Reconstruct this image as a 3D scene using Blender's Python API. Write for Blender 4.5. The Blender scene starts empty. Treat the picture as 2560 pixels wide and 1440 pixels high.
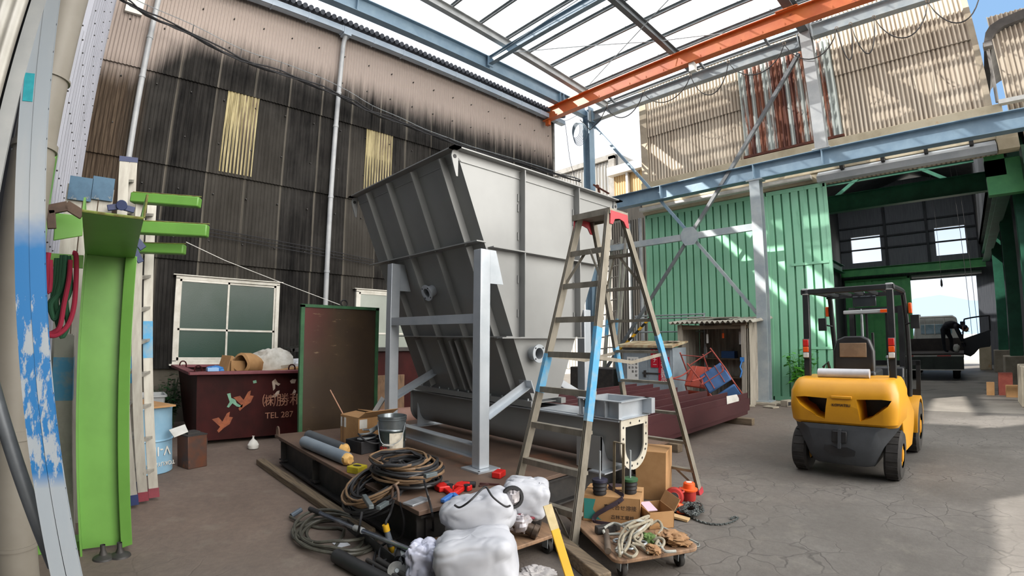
import bpy, math, random
import numpy as np
from mathutils import Vector, Matrix, noise
R = math.radians
PI = math.pi
sc = bpy.context.scene
COL = sc.collection
rnd = random.Random(7)

# ------------------------------------------------------------------ camera (wide action-camera lens with barrel distortion)
F_PX, K_D = 1221.7, .94364e-7          # focal length in pixels, distortion (2560x1440 frame)
PITCH, ROLL, YAW, EYE = .10008655, .00383114, .81946466, 1.6
def _cam():
    cp, sp, cr, sr = math.cos(PITCH), math.sin(PITCH), math.cos(ROLL), math.sin(ROLL)
    rr = np.array([[cr, -sr, 0], [sr, cr, 0], [0, 0, 1]])
    cc = np.array([[1, 0, 0], [0, 0, -1], [0, 1, 0]])
    pp = np.array([[1, 0, 0], [0, cp, -sp], [0, sp, cp]])
    s, c = math.sin(YAW), math.cos(YAW)
    ww = np.array([[c, -s, 0], [s, c, 0], [0, 0, 1]])
    return ww @ pp @ cc @ rr
CM = _cam()
cd = bpy.data.cameras.new('camera')
cam = bpy.data.objects.new('camera', cd); COL.objects.link(cam)
m4 = Matrix([list(CM[i]) + [0] for i in range(3)] + [[0, 0, 0, 1]])
m4.translation = (0, 0, EYE)
cam.matrix_world = m4
sc.camera = cam
cd.type = 'PANO'
cd.sensor_fit = 'HORIZONTAL'
cd.sensor_width = 36; cd.sensor_height = 20.25
cd.clip_start = .02; cd.clip_end = 5000
cd.panorama_type = 'FISHEYE_LENS_POLYNOMIAL'
cd.fisheye_fov = R(170)
rr_ = np.linspace(0, 1500, 80)
th_ = np.arctan(rr_ * (1 + K_D * rr_**2 + 3 * K_D**2 * rr_**4) / F_PX)
mm_ = rr_ * 36 / 2560
A_ = np.stack([mm_, mm_**2, mm_**3, mm_**4], 1)
co_ = np.linalg.lstsq(A_, th_, rcond=None)[0]
cd.fisheye_polynomial_k0 = 0
cd.fisheye_polynomial_k1 = -co_[0]; cd.fisheye_polynomial_k2 = -co_[1]
cd.fisheye_polynomial_k3 = -co_[2]; cd.fisheye_polynomial_k4 = -co_[3]

# ------------------------------------------------------------------ light
sc.view_settings.view_transform = 'Standard'; sc.view_settings.look = 'None'
sc.view_settings.gamma = 1; sc.view_settings.use_curve_mapping = False
sc.view_settings.exposure = 0.92
sun_d = bpy.data.lights.new('sun', 'SUN'); sun = bpy.data.objects.new('sun', sun_d); COL.objects.link(sun)
sun_d.energy = 6.0; sun_d.angle = R(.6); sun_d.color = (1, .95, .88)
sun.rotation_euler = Vector((.94, 1, -1.0)).to_track_quat('-Z', 'Y').to_euler()
wd = bpy.data.worlds.new('world'); sc.world = wd; wd.use_nodes = True
nt = wd.node_tree; nt.nodes.clear()
def wn(t, **k):
    n = nt.nodes.new(t)
    for a, b in k.items(): setattr(n, a, b)
    return n
tc = wn('ShaderNodeTexCoord'); sepx = wn('ShaderNodeSeparateXYZ'); nt.links.new(tc.outputs['Generated'], sepx.inputs[0])
dot = wn('ShaderNodeVectorMath', operation='DOT_PRODUCT'); nt.links.new(tc.outputs['Generated'], dot.inputs[0])
dot.inputs[1].default_value = (.80, .60, .0)     # away from the sun: clear blue; towards it: white haze
mr = wn('ShaderNodeMapRange'); nt.links.new(dot.outputs['Value'], mr.inputs[0])
mr.inputs[1].default_value = .15; mr.inputs[2].default_value = .58
mx = wn('ShaderNodeMix', data_type='RGBA'); nt.links.new(mr.outputs[0], mx.inputs[0])
mx.inputs[6].default_value = (.98, 1.02, 1.10, 1); mx.inputs[7].default_value = (.25, .43, .70, 1)
mh = wn('ShaderNodeMapRange'); nt.links.new(sepx.outputs[2], mh.inputs[0])
mh.inputs[1].default_value = 0; mh.inputs[2].default_value = .35
mx2 = wn('ShaderNodeMix', data_type='RGBA'); nt.links.new(mh.outputs[0], mx2.inputs[0])
mx2.inputs[6].default_value = (.92, .97, 1.05, 1); nt.links.new(mx.outputs[2], mx2.inputs[7])
bg = wn('ShaderNodeBackground'); bg.inputs[1].default_value = .70
dot2 = wn('ShaderNodeVectorMath', operation='DOT_PRODUCT'); nt.links.new(tc.outputs['Generated'], dot2.inputs[0]); dot2.inputs[1].default_value = (.95, .22, .20)   # unseen bright sky area added to light the hopper's end plate
mr2 = wn('ShaderNodeMapRange'); nt.links.new(dot2.outputs['Value'], mr2.inputs[0]); mr2.inputs[1].default_value = .58; mr2.inputs[2].default_value = .92
mx3 = wn('ShaderNodeMix', data_type='RGBA'); nt.links.new(mr2.outputs[0], mx3.inputs[0]); nt.links.new(mx2.outputs[2], mx3.inputs[6]); mx3.inputs[7].default_value = (6.6, 6.35, 6.0, 1)
nt.links.new(mx3.outputs[2], bg.inputs[0]); wo = wn('ShaderNodeOutputWorld'); nt.links.new(bg.outputs[0], wo.inputs[0])

# ------------------------------------------------------------------ pixel -> point on a plane of the yard (survey of the photograph)
def _ray(px, py):
    dx, dy = px - 1280, 720 - py; r2 = dx * dx + dy * dy
    m = 1 + K_D * r2 + 3 * K_D * K_D * r2 * r2
    v = CM @ np.array([dx * m / F_PX, dy * m / F_PX, -1.0])
    return Vector(v / np.linalg.norm(v))
O_ = Vector((0, 0, EYE))
def Zp(px, py, z=0.0): d = _ray(px, py); return O_ + d * ((z - EYE) / d.z)
def Xp(px, py, x): d = _ray(px, py); return O_ + d * (x / d.x)
def Yp(px, py, y): d = _ray(px, py); return O_ + d * (y / d.y)
def Dp(px, py, dist): return O_ + _ray(px, py) * dist

# ------------------------------------------------------------------ materials
def hx(h):
    h = h.lstrip('#'); o = []
    for i in (0, 2, 4):
        c = int(h[i:i + 2], 16) / 255; o.append(c / 12.92 if c <= .04045 else ((c + .055) / 1.055)**2.4)
    return tuple(o) + (1,)
class NT:
    def __init__(s, name):
        s.m = bpy.data.materials.new(name); s.m.use_nodes = True; s.t = s.m.node_tree
        s.b = s.t.nodes['Principled BSDF']; s.out = s.t.nodes['Material Output']
        s.tc = s.n('ShaderNodeTexCoord'); s.obj = s.tc.outputs['Object']
    def n(s, t, **k):
        n = s.t.nodes.new(t)
        for a, b in k.items(): setattr(n, a, b)
        return n
    def l(s, a, b): s.t.links.new(a, b)
    def mapped(s, scale, rot=(0, 0, 0)):
        n = s.n('ShaderNodeMapping'); s.l(s.obj, n.inputs[0]); n.inputs['Scale'].default_value = scale; n.inputs['Rotation'].default_value = rot
        return n.outputs[0]
    def noise(s, scale, stretch=(1, 1, 1), detail=4, rough=.6, dist=0):
        n = s.n('ShaderNodeTexNoise'); s.l(s.mapped(stretch), n.inputs[0])
        n.inputs['Scale'].default_value = scale; n.inputs['Detail'].default_value = detail
        n.inputs['Roughness'].default_value = rough; n.inputs['Distortion'].default_value = dist
        return n.outputs[0]
    def rng(s, v, a, b, c=0, d=1, smooth=False):
        n = s.n('ShaderNodeMapRange'); s.l(v, n.inputs[0])
        if smooth: n.interpolation_type = 'SMOOTHSTEP'
        for i, q in enumerate((a, b, c, d)): n.inputs[i + 1].default_value = q
        return n.outputs[0]
    def mix(s, f, a, b):
        n = s.n('ShaderNodeMix', data_type='RGBA')
        for i, q in ((0, f), (6, a), (7, b)):
            if isinstance(q, (tuple, list)): n.inputs[i].default_value = q
            elif isinstance(q, (int, float)): n.inputs[i].default_value = q
            else: s.l(q, n.inputs[i])
        return n.outputs[2]
    def math(s, op, a, b=0):
        n = s.n('ShaderNodeMath', operation=op)
        for i, q in ((0, a), (1, b)):
            if isinstance(q, (int, float)): n.inputs[i].default_value = q
            else: s.l(q, n.inputs[i])
        return n.outputs[0]
    def sep(s):
        n = s.n('ShaderNodeSeparateXYZ'); s.l(s.obj, n.inputs[0]); return n.outputs
    def col(s, c): s.l(c, s.b.inputs['Base Color'])
    def bump(s, v, st, dist=.02):
        n = s.n('ShaderNodeBump'); n.inputs['Strength'].default_value = st; n.inputs['Distance'].default_value = dist
        s.l(v, n.inputs['Height']); s.l(n.outputs[0], s.b.inputs['Normal'])
def mat(name, c, c2=None, scale=6, rough=.55, metal=0, bump=0, stretch=(1, 1, 1), lo=.4, hi=.65, c3=None, s3=3, lo3=.58, hi3=.66, spec=.5, detail=5, coat=0):
    t = NT(name); c = hx(c) if isinstance(c, str) else c
    t.b.inputs['Roughness'].default_value = rough; t.b.inputs['Metallic'].default_value = metal
    t.b.inputs['Specular IOR Level'].default_value = spec; t.b.inputs['Coat Weight'].default_value = coat
    if c2 is None and not bump:
        t.b.inputs['Base Color'].default_value = c; return t.m
    n = t.noise(scale, stretch, detail)
    o = c
    if c2 is not None: o = t.mix(t.rng(n, lo, hi), c, hx(c2) if isinstance(c2, str) else c2)
    if c3 is not None: o = t.mix(t.rng(t.noise(s3, stretch, 6, .65), lo3, hi3), o, hx(c3) if isinstance(c3, str) else c3)
    if isinstance(o, tuple): t.b.inputs['Base Color'].default_value = o
    else: t.col(o)
    if bump: t.bump(n, bump)
    return t.m

# ------------------------------------------------------------------ mesh builder
def basis(d, up=(0, 0, 1)):
    d = Vector(d).normalized(); up = Vector(up)
    if abs(d.dot(up.normalized())) > .995: up = Vector((0, 1, 0)) if abs(d.y) < .9 else Vector((1, 0, 0))
    s = d.cross(up).normalized(); u = s.cross(d).normalized(); return d, s, u
class MB:
    def __init__(s): s.v = []; s.f = []
    def add(s, vs, fs):
        o = len(s.v); s.v += [Vector(q) for q in vs]; s.f += [tuple(i + o for i in f) for f in fs]; return s
    def hexa(s, p):   # p: 8 corners, bottom ring then top ring
        return s.add(p, [(3, 2, 1, 0), (4, 5, 6, 7), (0, 1, 5, 4), (1, 2, 6, 5), (2, 3, 7, 6), (3, 0, 4, 7)])
    def box(s, x0, x1, y0, y1, z0, z1):
        return s.hexa([(x0, y0, z0), (x1, y0, z0), (x1, y1, z0), (x0, y1, z0), (x0, y0, z1), (x1, y0, z1), (x1, y1, z1), (x0, y1, z1)])
    def obox(s, c, a, b, d):      # centre and three half-axis vectors
        c, a, b, d = Vector(c), Vector(a), Vector(b), Vector(d)
        return s.hexa([c - a - b - d, c + a - b - d, c + a + b - d, c - a + b - d, c - a - b + d, c + a - b + d, c + a + b + d, c - a + b + d])
    def bar(s, p, q, w, h, up=(0, 0, 1), ow=0, oh=0):
        p, q = Vector(p), Vector(q); d, sd, u = basis(q - p, up)
        c = (p + q) / 2 + sd * ow + u * oh
        return s.obox(c, (q - p) / 2, sd * w / 2, u * h / 2)
    def hbeam(s, p, q, w, h, tf=.014, tw=.01, up=(0, 0, 1)):
        s.bar(p, q, w, tf, up, 0, h / 2 - tf / 2); s.bar(p, q, w, tf, up, 0, -h / 2 + tf / 2)
        return s.bar(p, q, tw, h - 2 * tf, up)
    def chan(s, p, q, w, h, t=.008, up=(0, 0, 1), side=1):   # C section, web on the 'side'
        s.bar(p, q, w, t, up, 0, h / 2 - t / 2); s.bar(p, q, w, t, up, 0, -h / 2 + t / 2)
        return s.bar(p, q, t, h - 2 * t, up, side * (w / 2 - t / 2), 0)
    def angle(s, p, q, w, t=.008, up=(0, 0, 1), side=1):
        s.bar(p, q, w, t, up, 0, 0); return s.bar(p, q, t, w, up, side * (w / 2 - t / 2), w / 2)
    def cyl(s, p, q, r, n=16, r2=None, caps=True):
        p, q = Vector(p), Vector(q); r2 = r if r2 is None else r2; d, a, b = basis(q - p)
        vs = [p + (a * math.cos(2 * PI * i / n) + b * math.sin(2 * PI * i / n)) * r for i in range(n)]
        vs += [q + (a * math.cos(2 * PI * i / n) + b * math.sin(2 * PI * i / n)) * r2 for i in range(n)]
        fs = [(i, (i + 1) % n, n + (i + 1) % n, n + i) for i in range(n)]
        if caps: fs += [tuple(range(n - 1, -1, -1)), tuple(range(n, 2 * n))]
        return s.add(vs, fs)
    def tube(s, pts, r, n=8, closed=False):
        pts = [Vector(q) for q in pts]; m = len(pts); vs = []; fs = []
        prev = None
        for i, p in enumerate(pts):
            a = pts[(i - 1) % m] if (i > 0 or closed) else p; b = pts[(i + 1) % m] if (i < m - 1 or closed) else p
            d = (b - a)
            if d.length < 1e-9: d = Vector((0, 0, 1))
            d.normalize()
            if prev is None: _, sx, ux = basis(d)
            else:
                sx = prev - d * prev.dot(d)
                if sx.length < 1e-6: _, sx, ux = basis(d)
                sx.normalize(); ux = sx.cross(d)
            prev = sx; rad = r[i] if isinstance(r, (list, tuple)) else r
            vs += [p + (sx * math.cos(2 * PI * k / n) + ux * math.sin(2 * PI * k / n)) * rad for k in range(n)]
        for i in range(m if closed else m - 1):
            j = (i + 1) % m
            fs += [(i * n + k, i * n + (k + 1) % n, j * n + (k + 1) % n, j * n + k) for k in range(n)]
        if not closed: fs += [tuple(range(n - 1, -1, -1)), tuple((m - 1) * n + k for k in range(n))]
        return s.add(vs, fs)
    def lathe(s, prof, base, n=24, axis=(0, 0, 1), close=False):
        base = Vector(base); d, a, b = basis(axis); vs = []; fs = []
        for (r, z) in prof: vs += [base + d * z + (a * math.cos(2 * PI * k / n) + b * math.sin(2 * PI * k / n)) * max(r, 1e-4) for k in range(n)]
        for i in range(len(prof) - 1): fs += [(i * n + k, i * n + (k + 1) % n, (i + 1) * n + (k + 1) % n, (i + 1) * n + k) for k in range(n)]
        return s.add(vs, fs)
    def prism(s, poly, dv):       # 3D polygon extruded along dv
        n = len(poly); dv = Vector(dv); p = [Vector(q) for q in poly]
        return s.add(p + [q + dv for q in p], [tuple(range(n - 1, -1, -1)), tuple(range(n, 2 * n))] + [(i, (i + 1) % n, n + (i + 1) % n, n + i) for i in range(n)])
    def ring(s, outer, inner, dv):   # plate with a hole: two loops of equal length, extruded
        n = len(outer); dv = Vector(dv); o = [Vector(q) for q in outer]; i_ = [Vector(q) for q in inner]
        vs = o + i_ + [q + dv for q in o] + [q + dv for q in i_]; fs = []
        for k in range(n):
            j = (k + 1) % n
            fs += [(k, j, n + j, n + k), (2 * n + k, 3 * n + k, 3 * n + j, 2 * n + j), (k, 2 * n + k, 2 * n + j, j), (n + k, n + j, 3 * n + j, 3 * n + k)]
        return s.add(vs, fs)
    def quad(s, a, b, c, d): return s.add([a, b, c, d], [(0, 1, 2, 3)])
    def corr(s, o, u, v, nrm, pitch, amp, seg=8, nv=1, trap=False):   # corrugated sheet: waves run along u, ridges along v
        o, u, v, nrm = Vector(o), Vector(u), Vector(v), Vector(nrm); L = u.length; n = max(2, int(L / pitch * seg)); vs = []; fs = []
        for j in range(nv + 1):
            for i in range(n + 1):
                ph = (L * i / n / pitch) % 1.0
                w = (max(-1, min(1, 2.2 * math.cos(2 * PI * ph)))) if trap else math.cos(2 * PI * ph)
                vs.append(o + u * (i / n) + v * (j / nv) + nrm * amp * w)
        for j in range(nv):
            for i in range(n): a = j * (n + 1) + i; fs.append((a, a + 1, a + n + 2, a + n + 1))
        return s.add(vs, fs)
    def blob(s, c, rx, ry, rz, rot=0, amp=.15, freq=3, seed=0, nu=28, nv=18, pw=.8, flat=None, tilt=0):
        c = Vector(c); vs = []; fs = []; q = Matrix.Rotation(rot, 3, 'Z') @ Matrix.Rotation(tilt, 3, 'X')
        sg = lambda x: math.copysign(abs(x)**pw, x)
        for j in range(nv + 1):
            t = -PI / 2 + PI * j / nv
            for i in range(nu):
                a = 2 * PI * i / nu
                p = Vector((sg(math.cos(t)) * sg(math.cos(a)) * rx, sg(math.cos(t)) * sg(math.sin(a)) * ry, sg(math.sin(t)) * rz))
                k = 1 + amp * noise.fractal(p * freq / max(rx, ry, rz) * .5 + Vector((seed, seed * 2.3, 0)), 1.0, 2.0, 3)
                p = c + q @ (p * k)
                if flat is not None: p.z = max(p.z, flat + .001)
                vs.append(p)
        for j in range(nv): fs += [(j * nu + i, j * nu + (i + 1) % nu, (j + 1) * nu + (i + 1) % nu, (j + 1) * nu + i) for i in range(nu)]
        return s.add(vs, fs)
    def sack(s, c, rx, ry, rz, rot=0, roll=0, amp=.12, crease=.10, seed=0, floor=None, pw=.62, corner=.25, nu=72, nv=48):
        # soft filled sack: boxy body, pulled-out corners, sharp V-shaped folds
        c = Vector(c); vs = []; fs = []; q = Matrix.Rotation(rot, 3, 'Z') @ Matrix.Rotation(roll, 3, 'Y'); sd = Vector((seed * 3.1, seed * 1.7, seed * .9))
        sg = lambda x: math.copysign(abs(x)**pw, x)
        for j in range(nv + 1):
            t = -PI / 2 + PI * j / nv
            for i in range(nu):
                a = 2 * PI * i / nu
                u = Vector((sg(math.cos(t)) * sg(math.cos(a)), sg(math.cos(t)) * sg(math.sin(a)), sg(math.sin(t))))
                k = 1 + amp * noise.noise(u * 1.1 + sd) + corner * max(0, abs(u.x) * abs(u.y) * abs(u.z) - .18)
                for f_, w_ in ((1.3, 1), (2.6, .5), (5.0, .15)):
                    n_ = noise.noise(Vector((u.x, u.y, u.z * .7)) * f_ + sd + Vector((f_, 0, 0))); k -= crease * w_ * max(0, .22 - abs(n_)) * 1.6
                p = Vector((u.x * rx, u.y * ry, u.z * rz)) * k
                p = c + q @ p
                if floor is not None: p.z = max(p.z, floor(p) if callable(floor) else floor)
                vs.append(p)
        for j in range(nv): fs += [(j * nu + i, j * nu + (i + 1) % nu, (j + 1) * nu + (i + 1) % nu, (j + 1) * nu + i) for i in range(nu)]
        return s.add(vs, fs)
    def merge(s, o, M=None): return s.add([M @ q for q in o.v] if M is not None else o.v, o.f)
    def build(s, name, m, parent=None, loc=None, bevel=0, sharp=35, local=False):
        me = bpy.data.meshes.new(name); vs = s.v
        if parent is not None and not local:
            inv = WM[parent.name].inverted(); vs = [inv @ q for q in vs]
        elif loc is not None and not local: vs = [q - Vector(loc) for q in vs]
        me.from_pydata([tuple(q) for q in vs], [], s.f); me.validate(); me.update()
        for mm in (m if isinstance(m, (list, tuple)) else [m]): me.materials.append(mm)
        me.polygons.foreach_set('use_smooth', [True] * len(me.polygons))
        me.set_sharp_from_angle(angle=R(sharp))
        o = bpy.data.objects.new(name, me); COL.objects.link(o)
        if parent is not None: o.parent = parent; WM[o.name] = WM[parent.name]
        elif loc is not None: o.location = loc; WM[o.name] = Matrix.Translation(loc)
        else: WM[o.name] = Matrix.Identity(4)
        if bevel:
            b = o.modifiers.new('bevel', 'BEVEL'); b.width = bevel; b.segments = 2; b.limit_method = 'ANGLE'; b.angle_limit = R(40)
        return o
WM = {}
def tag(o, label=None, cat=None, group=None, kind=None):
    if label: o['label'] = label
    if cat: o['category'] = cat
    if group: o['group'] = group
    if kind: o['kind'] = kind
    return o
def thing(name, label, cat, loc=(0, 0, 0), rz=0, group=None, kind=None):
    o = bpy.data.objects.new(name, None); COL.objects.link(o); o.location = loc; o.rotation_euler = (0, 0, rz)
    o.empty_display_size = .1
    WM[o.name] = Matrix.Translation(loc) @ Matrix.Rotation(rz, 4, 'Z')
    return tag(o, label, cat, group, kind)
def one(name, mb, m, label, cat, group=None, kind=None, bevel=0, loc=None, sharp=35):
    if loc is None:
        xs = [q.x for q in mb.v]; ys = [q.y for q in mb.v]; zs = [q.z for q in mb.v]
        loc = ((min(xs) + max(xs)) / 2, (min(ys) + max(ys)) / 2, min(zs))
    return tag(mb.build(name, m, None, loc, bevel, sharp), label, cat, group, kind)
def struct(name, mb, m, label=None, cat=None, parent=None, bevel=0, sharp=35):
    o = mb.build(name, m, parent, None, bevel, sharp)
    if parent is None: o['kind'] = 'structure'
    if label: tag(o, label, cat)
    return o
def dup(root, loc, rz=None, label=None, group=None):
    r = root.copy(); COL.objects.link(r); r.location = loc
    if rz is not None: r.rotation_euler = (0, 0, rz)
    WM[r.name] = Matrix.Translation(loc) @ Matrix.Rotation(r.rotation_euler.z, 4, 'Z')
    if label: r['label'] = label
    if group: r['group'] = group
    for ch in list(root.children):
        c = ch.copy(); COL.objects.link(c); c.parent = r; WM[c.name] = WM[r.name]
        for g in list(ch.children):
            d = g.copy(); COL.objects.link(d); d.parent = c; WM[d.name] = WM[r.name]
    return r
def letters(name, txt, m, parent, o, ux, uy, size, extr=.0015, align='CENTER', sx=1):
    # lettering: flat raised characters lying in the plane of ux (reading direction) and uy (up)
    cu = bpy.data.curves.new(name, 'FONT'); cu.body = txt; cu.size = size; cu.align_x = align; cu.align_y = 'CENTER'; cu.extrude = extr
    t = bpy.data.objects.new('tmp', cu); COL.objects.link(t)
    dg = bpy.context.evaluated_depsgraph_get(); me = bpy.data.meshes.new_from_object(t.evaluated_get(dg))
    bpy.data.objects.remove(t)
    ux, uy = Vector(ux).normalized(), Vector(uy).normalized(); nz = ux.cross(uy); mw = Matrix((ux * sx, uy, nz)).transposed().to_4x4(); mw.translation = Vector(o)
    if parent is not None: mw = WM[parent.name].inverted() @ mw
    me.transform(mw); me.materials.clear(); me.materials.append(m); me.name = name
    ob = bpy.data.objects.new(name, me); COL.objects.link(ob)
    if parent is not None: ob.parent = parent; WM[ob.name] = WM[parent.name]
    return ob
def catmull(pts, n=6, closed=False):
    P = [Vector(p) for p in pts]; out = []; m = len(P)
    for i in range(m if closed else m - 1):
        if closed: a, b, c, d = P[(i - 1) % m], P[i], P[(i + 1) % m], P[(i + 2) % m]
        else: a, b, c, d = P[max(i - 1, 0)], P[i], P[i + 1], P[min(i + 2, m - 1)]
        for k in range(n):
            t = k / n; out.append(.5 * ((2 * b) + (c - a) * t + (2 * a - 5 * b + 4 * c - d) * t * t + (3 * b - a - 3 * c + d) * t**3))
    if not closed: out.append(P[-1])
    return out
# ------------------------------------------------------------------ shared materials
m_blue = mat('blue_grey_paint', '#6d8597', '#7b92a2', 3, .5, bump=.02)
m_blue_d = mat('faded_grey_paint', '#8d979c', '#a3a9aa', 3, .55)
m_orange = mat('orange_paint', '#b8551f', '#c4672c', 2, .5, c3='#97401d', lo3=.66, hi3=.72)
m_grey = mat('light_grey_steel', '#a2a5a6', '#b1b3b2', 4, .5)
m_alu = mat('aluminium', '#a5a299', '#8f8b82', 14, .42, metal=.35, stretch=(1, 1, .2))
m_galv = mat('galvanised', '#aab0b3', '#8f979b', 9, .4, metal=.5)
m_black = mat('black_rubber', '#17171a', '#242427', 20, .6)
m_dark = mat('dark_steel', '#2b2a2a', '#3a3734', 9, .6)
m_white = mat('white_paint', '#d8d6d0', '#c6c3bb', 5, .55)
m_wood = mat('weathered_timber', '#7a6a55', '#54493c', 10, .8, stretch=(.3, 6, 6), bump=.15)
m_ply = mat('plywood', '#937459', '#765d48', 5, .75, stretch=(1, 5, 1), c3='#5f4836', s3=4, bump=.05)
m_card = mat('cardboard', '#a98257', '#9b744a', 5, .85, bump=.03)
m_rustplate = mat('rusted_plate', '#57453a', '#675244', 3, .7, c3='#85543a', s3=1.6, lo3=.6, hi3=.72, bump=.05)
m_red = mat('red_plastic', '#c2211c', None, rough=.4)
m_orange_p = mat('orange_plastic', '#e2571e', None, rough=.45)
m_chain = mat('chain_steel', '#4c5150', '#6b706e', 30, .45, metal=.6)
m_conc = mat('old_concrete', '#a39a89', '#8c8475', 3, .9, c3='#6d675c', s3=1.2, bump=.15)
m_cream = mat('cream_concrete', '#bfb39a', '#a99c82', 2, .9, c3='#b27a45', s3=1.3, lo3=.62, hi3=.7, bump=.1)

# ------------------------------------------------------------------ ground
t = NT('yard_concrete'); sx_, sy_, sz_ = t.sep()
base = t.mix(t.rng(t.noise(.7, detail=7), .38, .66), hx('#58544f'), hx('#6d6964'))
brown = t.mix(t.rng(t.noise(1.1, detail=6), .35, .65), hx('#66574d'), hx('#76665b'))
fx = t.rng(t.math('ADD', sx_, t.math('MULTIPLY', t.noise(.6), 3.0)), -3.2, .4)
c = t.mix(fx, brown, base)
fine = t.noise(14, detail=6, rough=.7)
c = t.mix(t.rng(fine, .35, .75, 0, .4), c, hx('#3f3a36'))
c = t.mix(t.rng(t.noise(3.1, detail=9, rough=.68), .55, .8, 0, .35), c, hx('#908a7e'))
c = t.mix(t.rng(t.noise(.9, detail=3), .62, .74, 0, .5), c, hx('#38342f'))
vor = t.n('ShaderNodeTexVoronoi', feature='DISTANCE_TO_EDGE'); vor.inputs['Scale'].default_value = 3.2
dm = t.n('ShaderNodeVectorMath', operation='ADD'); t.l(t.obj, dm.inputs[0])
nv = t.n('ShaderNodeTexNoise'); nv.inputs['Scale'].default_value = 5; t.l(t.obj, nv.inputs[0])
sv = t.n('ShaderNodeVectorMath', operation='SCALE'); t.l(nv.outputs['Color'], sv.inputs[0]); sv.inputs['Scale'].default_value = .14
t.l(sv.outputs[0], dm.inputs[1]); t.l(dm.outputs[0], vor.inputs['Vector'])
crk = t.math('MULTIPLY', t.rng(vor.outputs['Distance'], .0, .03, 1, 0), t.math('MULTIPLY', t.rng(t.noise(.7, detail=2), .45, .56), fx))
c = t.mix(t.math('MULTIPLY', crk, .5), c, hx('#2d2a27'))
t.col(c); t.b.inputs['Roughness'].default_value = .82; t.bump(t.math('SUBTRACT', fine, crk), .25, .02)
m_floor = t.m
f = MB(); f.box(-18, 12, -8, 12.35, -.2, 0); struct('floor', f, m_floor)
m_hallfloor = mat('hall_concrete', '#6f6a63', '#7f7a72', 1.2, .75, c3='#4b4742', s3=.8, bump=.05)
f = MB(); f.box(-14, 12, 12.37, 31, -.2, .0); struct('floor_hall', f, m_hallfloor)
f = MB(); f.box(-60, 60, 31, 420, -.22, -.02); f.box(-60, -14, 12.4, 31, -.22, -.02); f.box(12, 60, 12.4, 31, -.22, -.02)
struct('ground_outside', f, mat('pale_ground', '#c9c4b8', '#b5b0a3', .2, .9))

# ------------------------------------------------------------------ left wall: dark weathered corrugated slate
WX = -10.0
t = NT('weathered_slate'); sx_, sy_, sz_ = t.sep()
st1 = t.noise(9, (1, 1, .06), 6, .7); st2 = t.noise(38, (1, 1, .05), 3); bl = t.noise(1.3, (1, 1, .8), 5)
c = t.mix(t.rng(st1, .33, .7), hx('#0d0d0d'), hx('#312f2d'))
c = t.mix(t.rng(bl, .42, .75, 0, .5), c, hx('#454340'))
c = t.mix(t.rng(st2, .5, .8, 0, .5), c, hx('#121212'))
cell = t.math('DIVIDE', sy_, .72); fr = t.math('FRACT', cell)
wnz = t.n('ShaderNodeTexWhiteNoise', noise_dimensions='1D'); t.l(t.math('FLOOR', cell), wnz.inputs['W'])
c = t.mix(t.math('MULTIPLY', t.rng(wnz.outputs[0], .5, 1, 0, .30), t.rng(sz_, 6.6, 5.6)), c, hx('#5c574f'))
c = t.mix(t.math('MULTIPLY', t.rng(fr, .03, .07, .75, 0), t.rng(st1, .3, .6, .2, 1)), c, hx('#6b665d'))
lf = t.rng(t.math('ADD', sy_, t.math('MULTIPLY', st1, .5)), .55, .05)
c = t.mix(lf, c, t.mix(t.rng(st2, .4, .62), hx('#3d332a'), hx('#54483c')))
zz = t.math('ADD', sz_, t.math('MULTIPLY', t.math('SUBTRACT', st1, .5), .8))
zz = t.math('ADD', zz, t.rng(sy_, 1.0, .0, 0, 1.0))
c = t.mix(t.rng(zz, 6.85, 7.65, 0, 1, True), c, hx('#9d9189'))
t.col(c); t.b.inputs['Roughness'].default_value = .9; t.b.inputs['Specular IOR Level'].default_value = .12; t.bump(t.noise(60, (1, 1, .3), 3), .2, .005)
m_slate = t.m
w = MB()
rows = [(.95, 2.98), (2.90, 4.66), (4.60, 6.38), (6.33, 8.52)]
for k, (z0, z1) in enumerate(rows):
    y0, y1 = -.80, 11.1
    w.corr((WX + .035, y0, z0), (0, y1 - y0, 0), (-.042, 0, z1 - z0), (1, 0, 0), .068, .0115, 8, 1)
w.box(WX - .35, WX - .06, -.58, 11.1, 0, 8.5)
struct('wall_left', w, m_slate, sharp=60)
b = MB()
for z in (7.92, 7.25, 6.1, 5.2, 4.2, 3.3):      # fixing bolts with rubber caps
    for k in range(19):
        y = -.3 + k * .62 + (0.05 if z < 6.3 else 0)
        b.cyl((WX + .01, y, z), (WX + .05, y, z), .016, 8, .011)
struct('trim_1', b, m_dark)
f = MB(); f.box(WX - .3, WX - .03, -.58, 11.1, 0, .96); struct('baseboard_left', f, mat('foundation', '#5a554b', '#454139', 2, .95, c3='#3c3b36', s3=1.4, bump=.15))
# corner and roof edge
f = MB(); f.box(WX - .1, WX + .05, 11.06, 11.14, 0, 8.6); struct('trim_2', f, mat('corner_grey', '#77746e', '#56534e', 6, .8))
t = NT('translucent_panel'); sx_, sy_, sz_ = t.sep()
c = t.mix(t.rng(t.noise(16, (1, 1, .09), 4), .38, .62), hx('#a89c74'), hx('#756a46'))
ph = t.math('FRACT', t.math('DIVIDE', t.math('ADD', sy_, .58), .068))
val = t.math('ABSOLUTE', t.math('SUBTRACT', ph, .5))
loc_ = t.n('ShaderNodeAttribute', attribute_name='dirt', attribute_type='OBJECT')
dirt = t.math('MULTIPLY', t.rng(val, .05, .3, 1, 0), t.rng(t.noise(5, (1, 1, .3), 5), .30, .50))
side = t.math('FRACT', t.math('MULTIPLY', t.math('SUBTRACT', sy_, loc_.outputs['Fac']), 1.5))
c = t.mix(t.math('MULTIPLY', dirt, t.rng(side, .2, .55)), c, hx('#43302a'))
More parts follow.
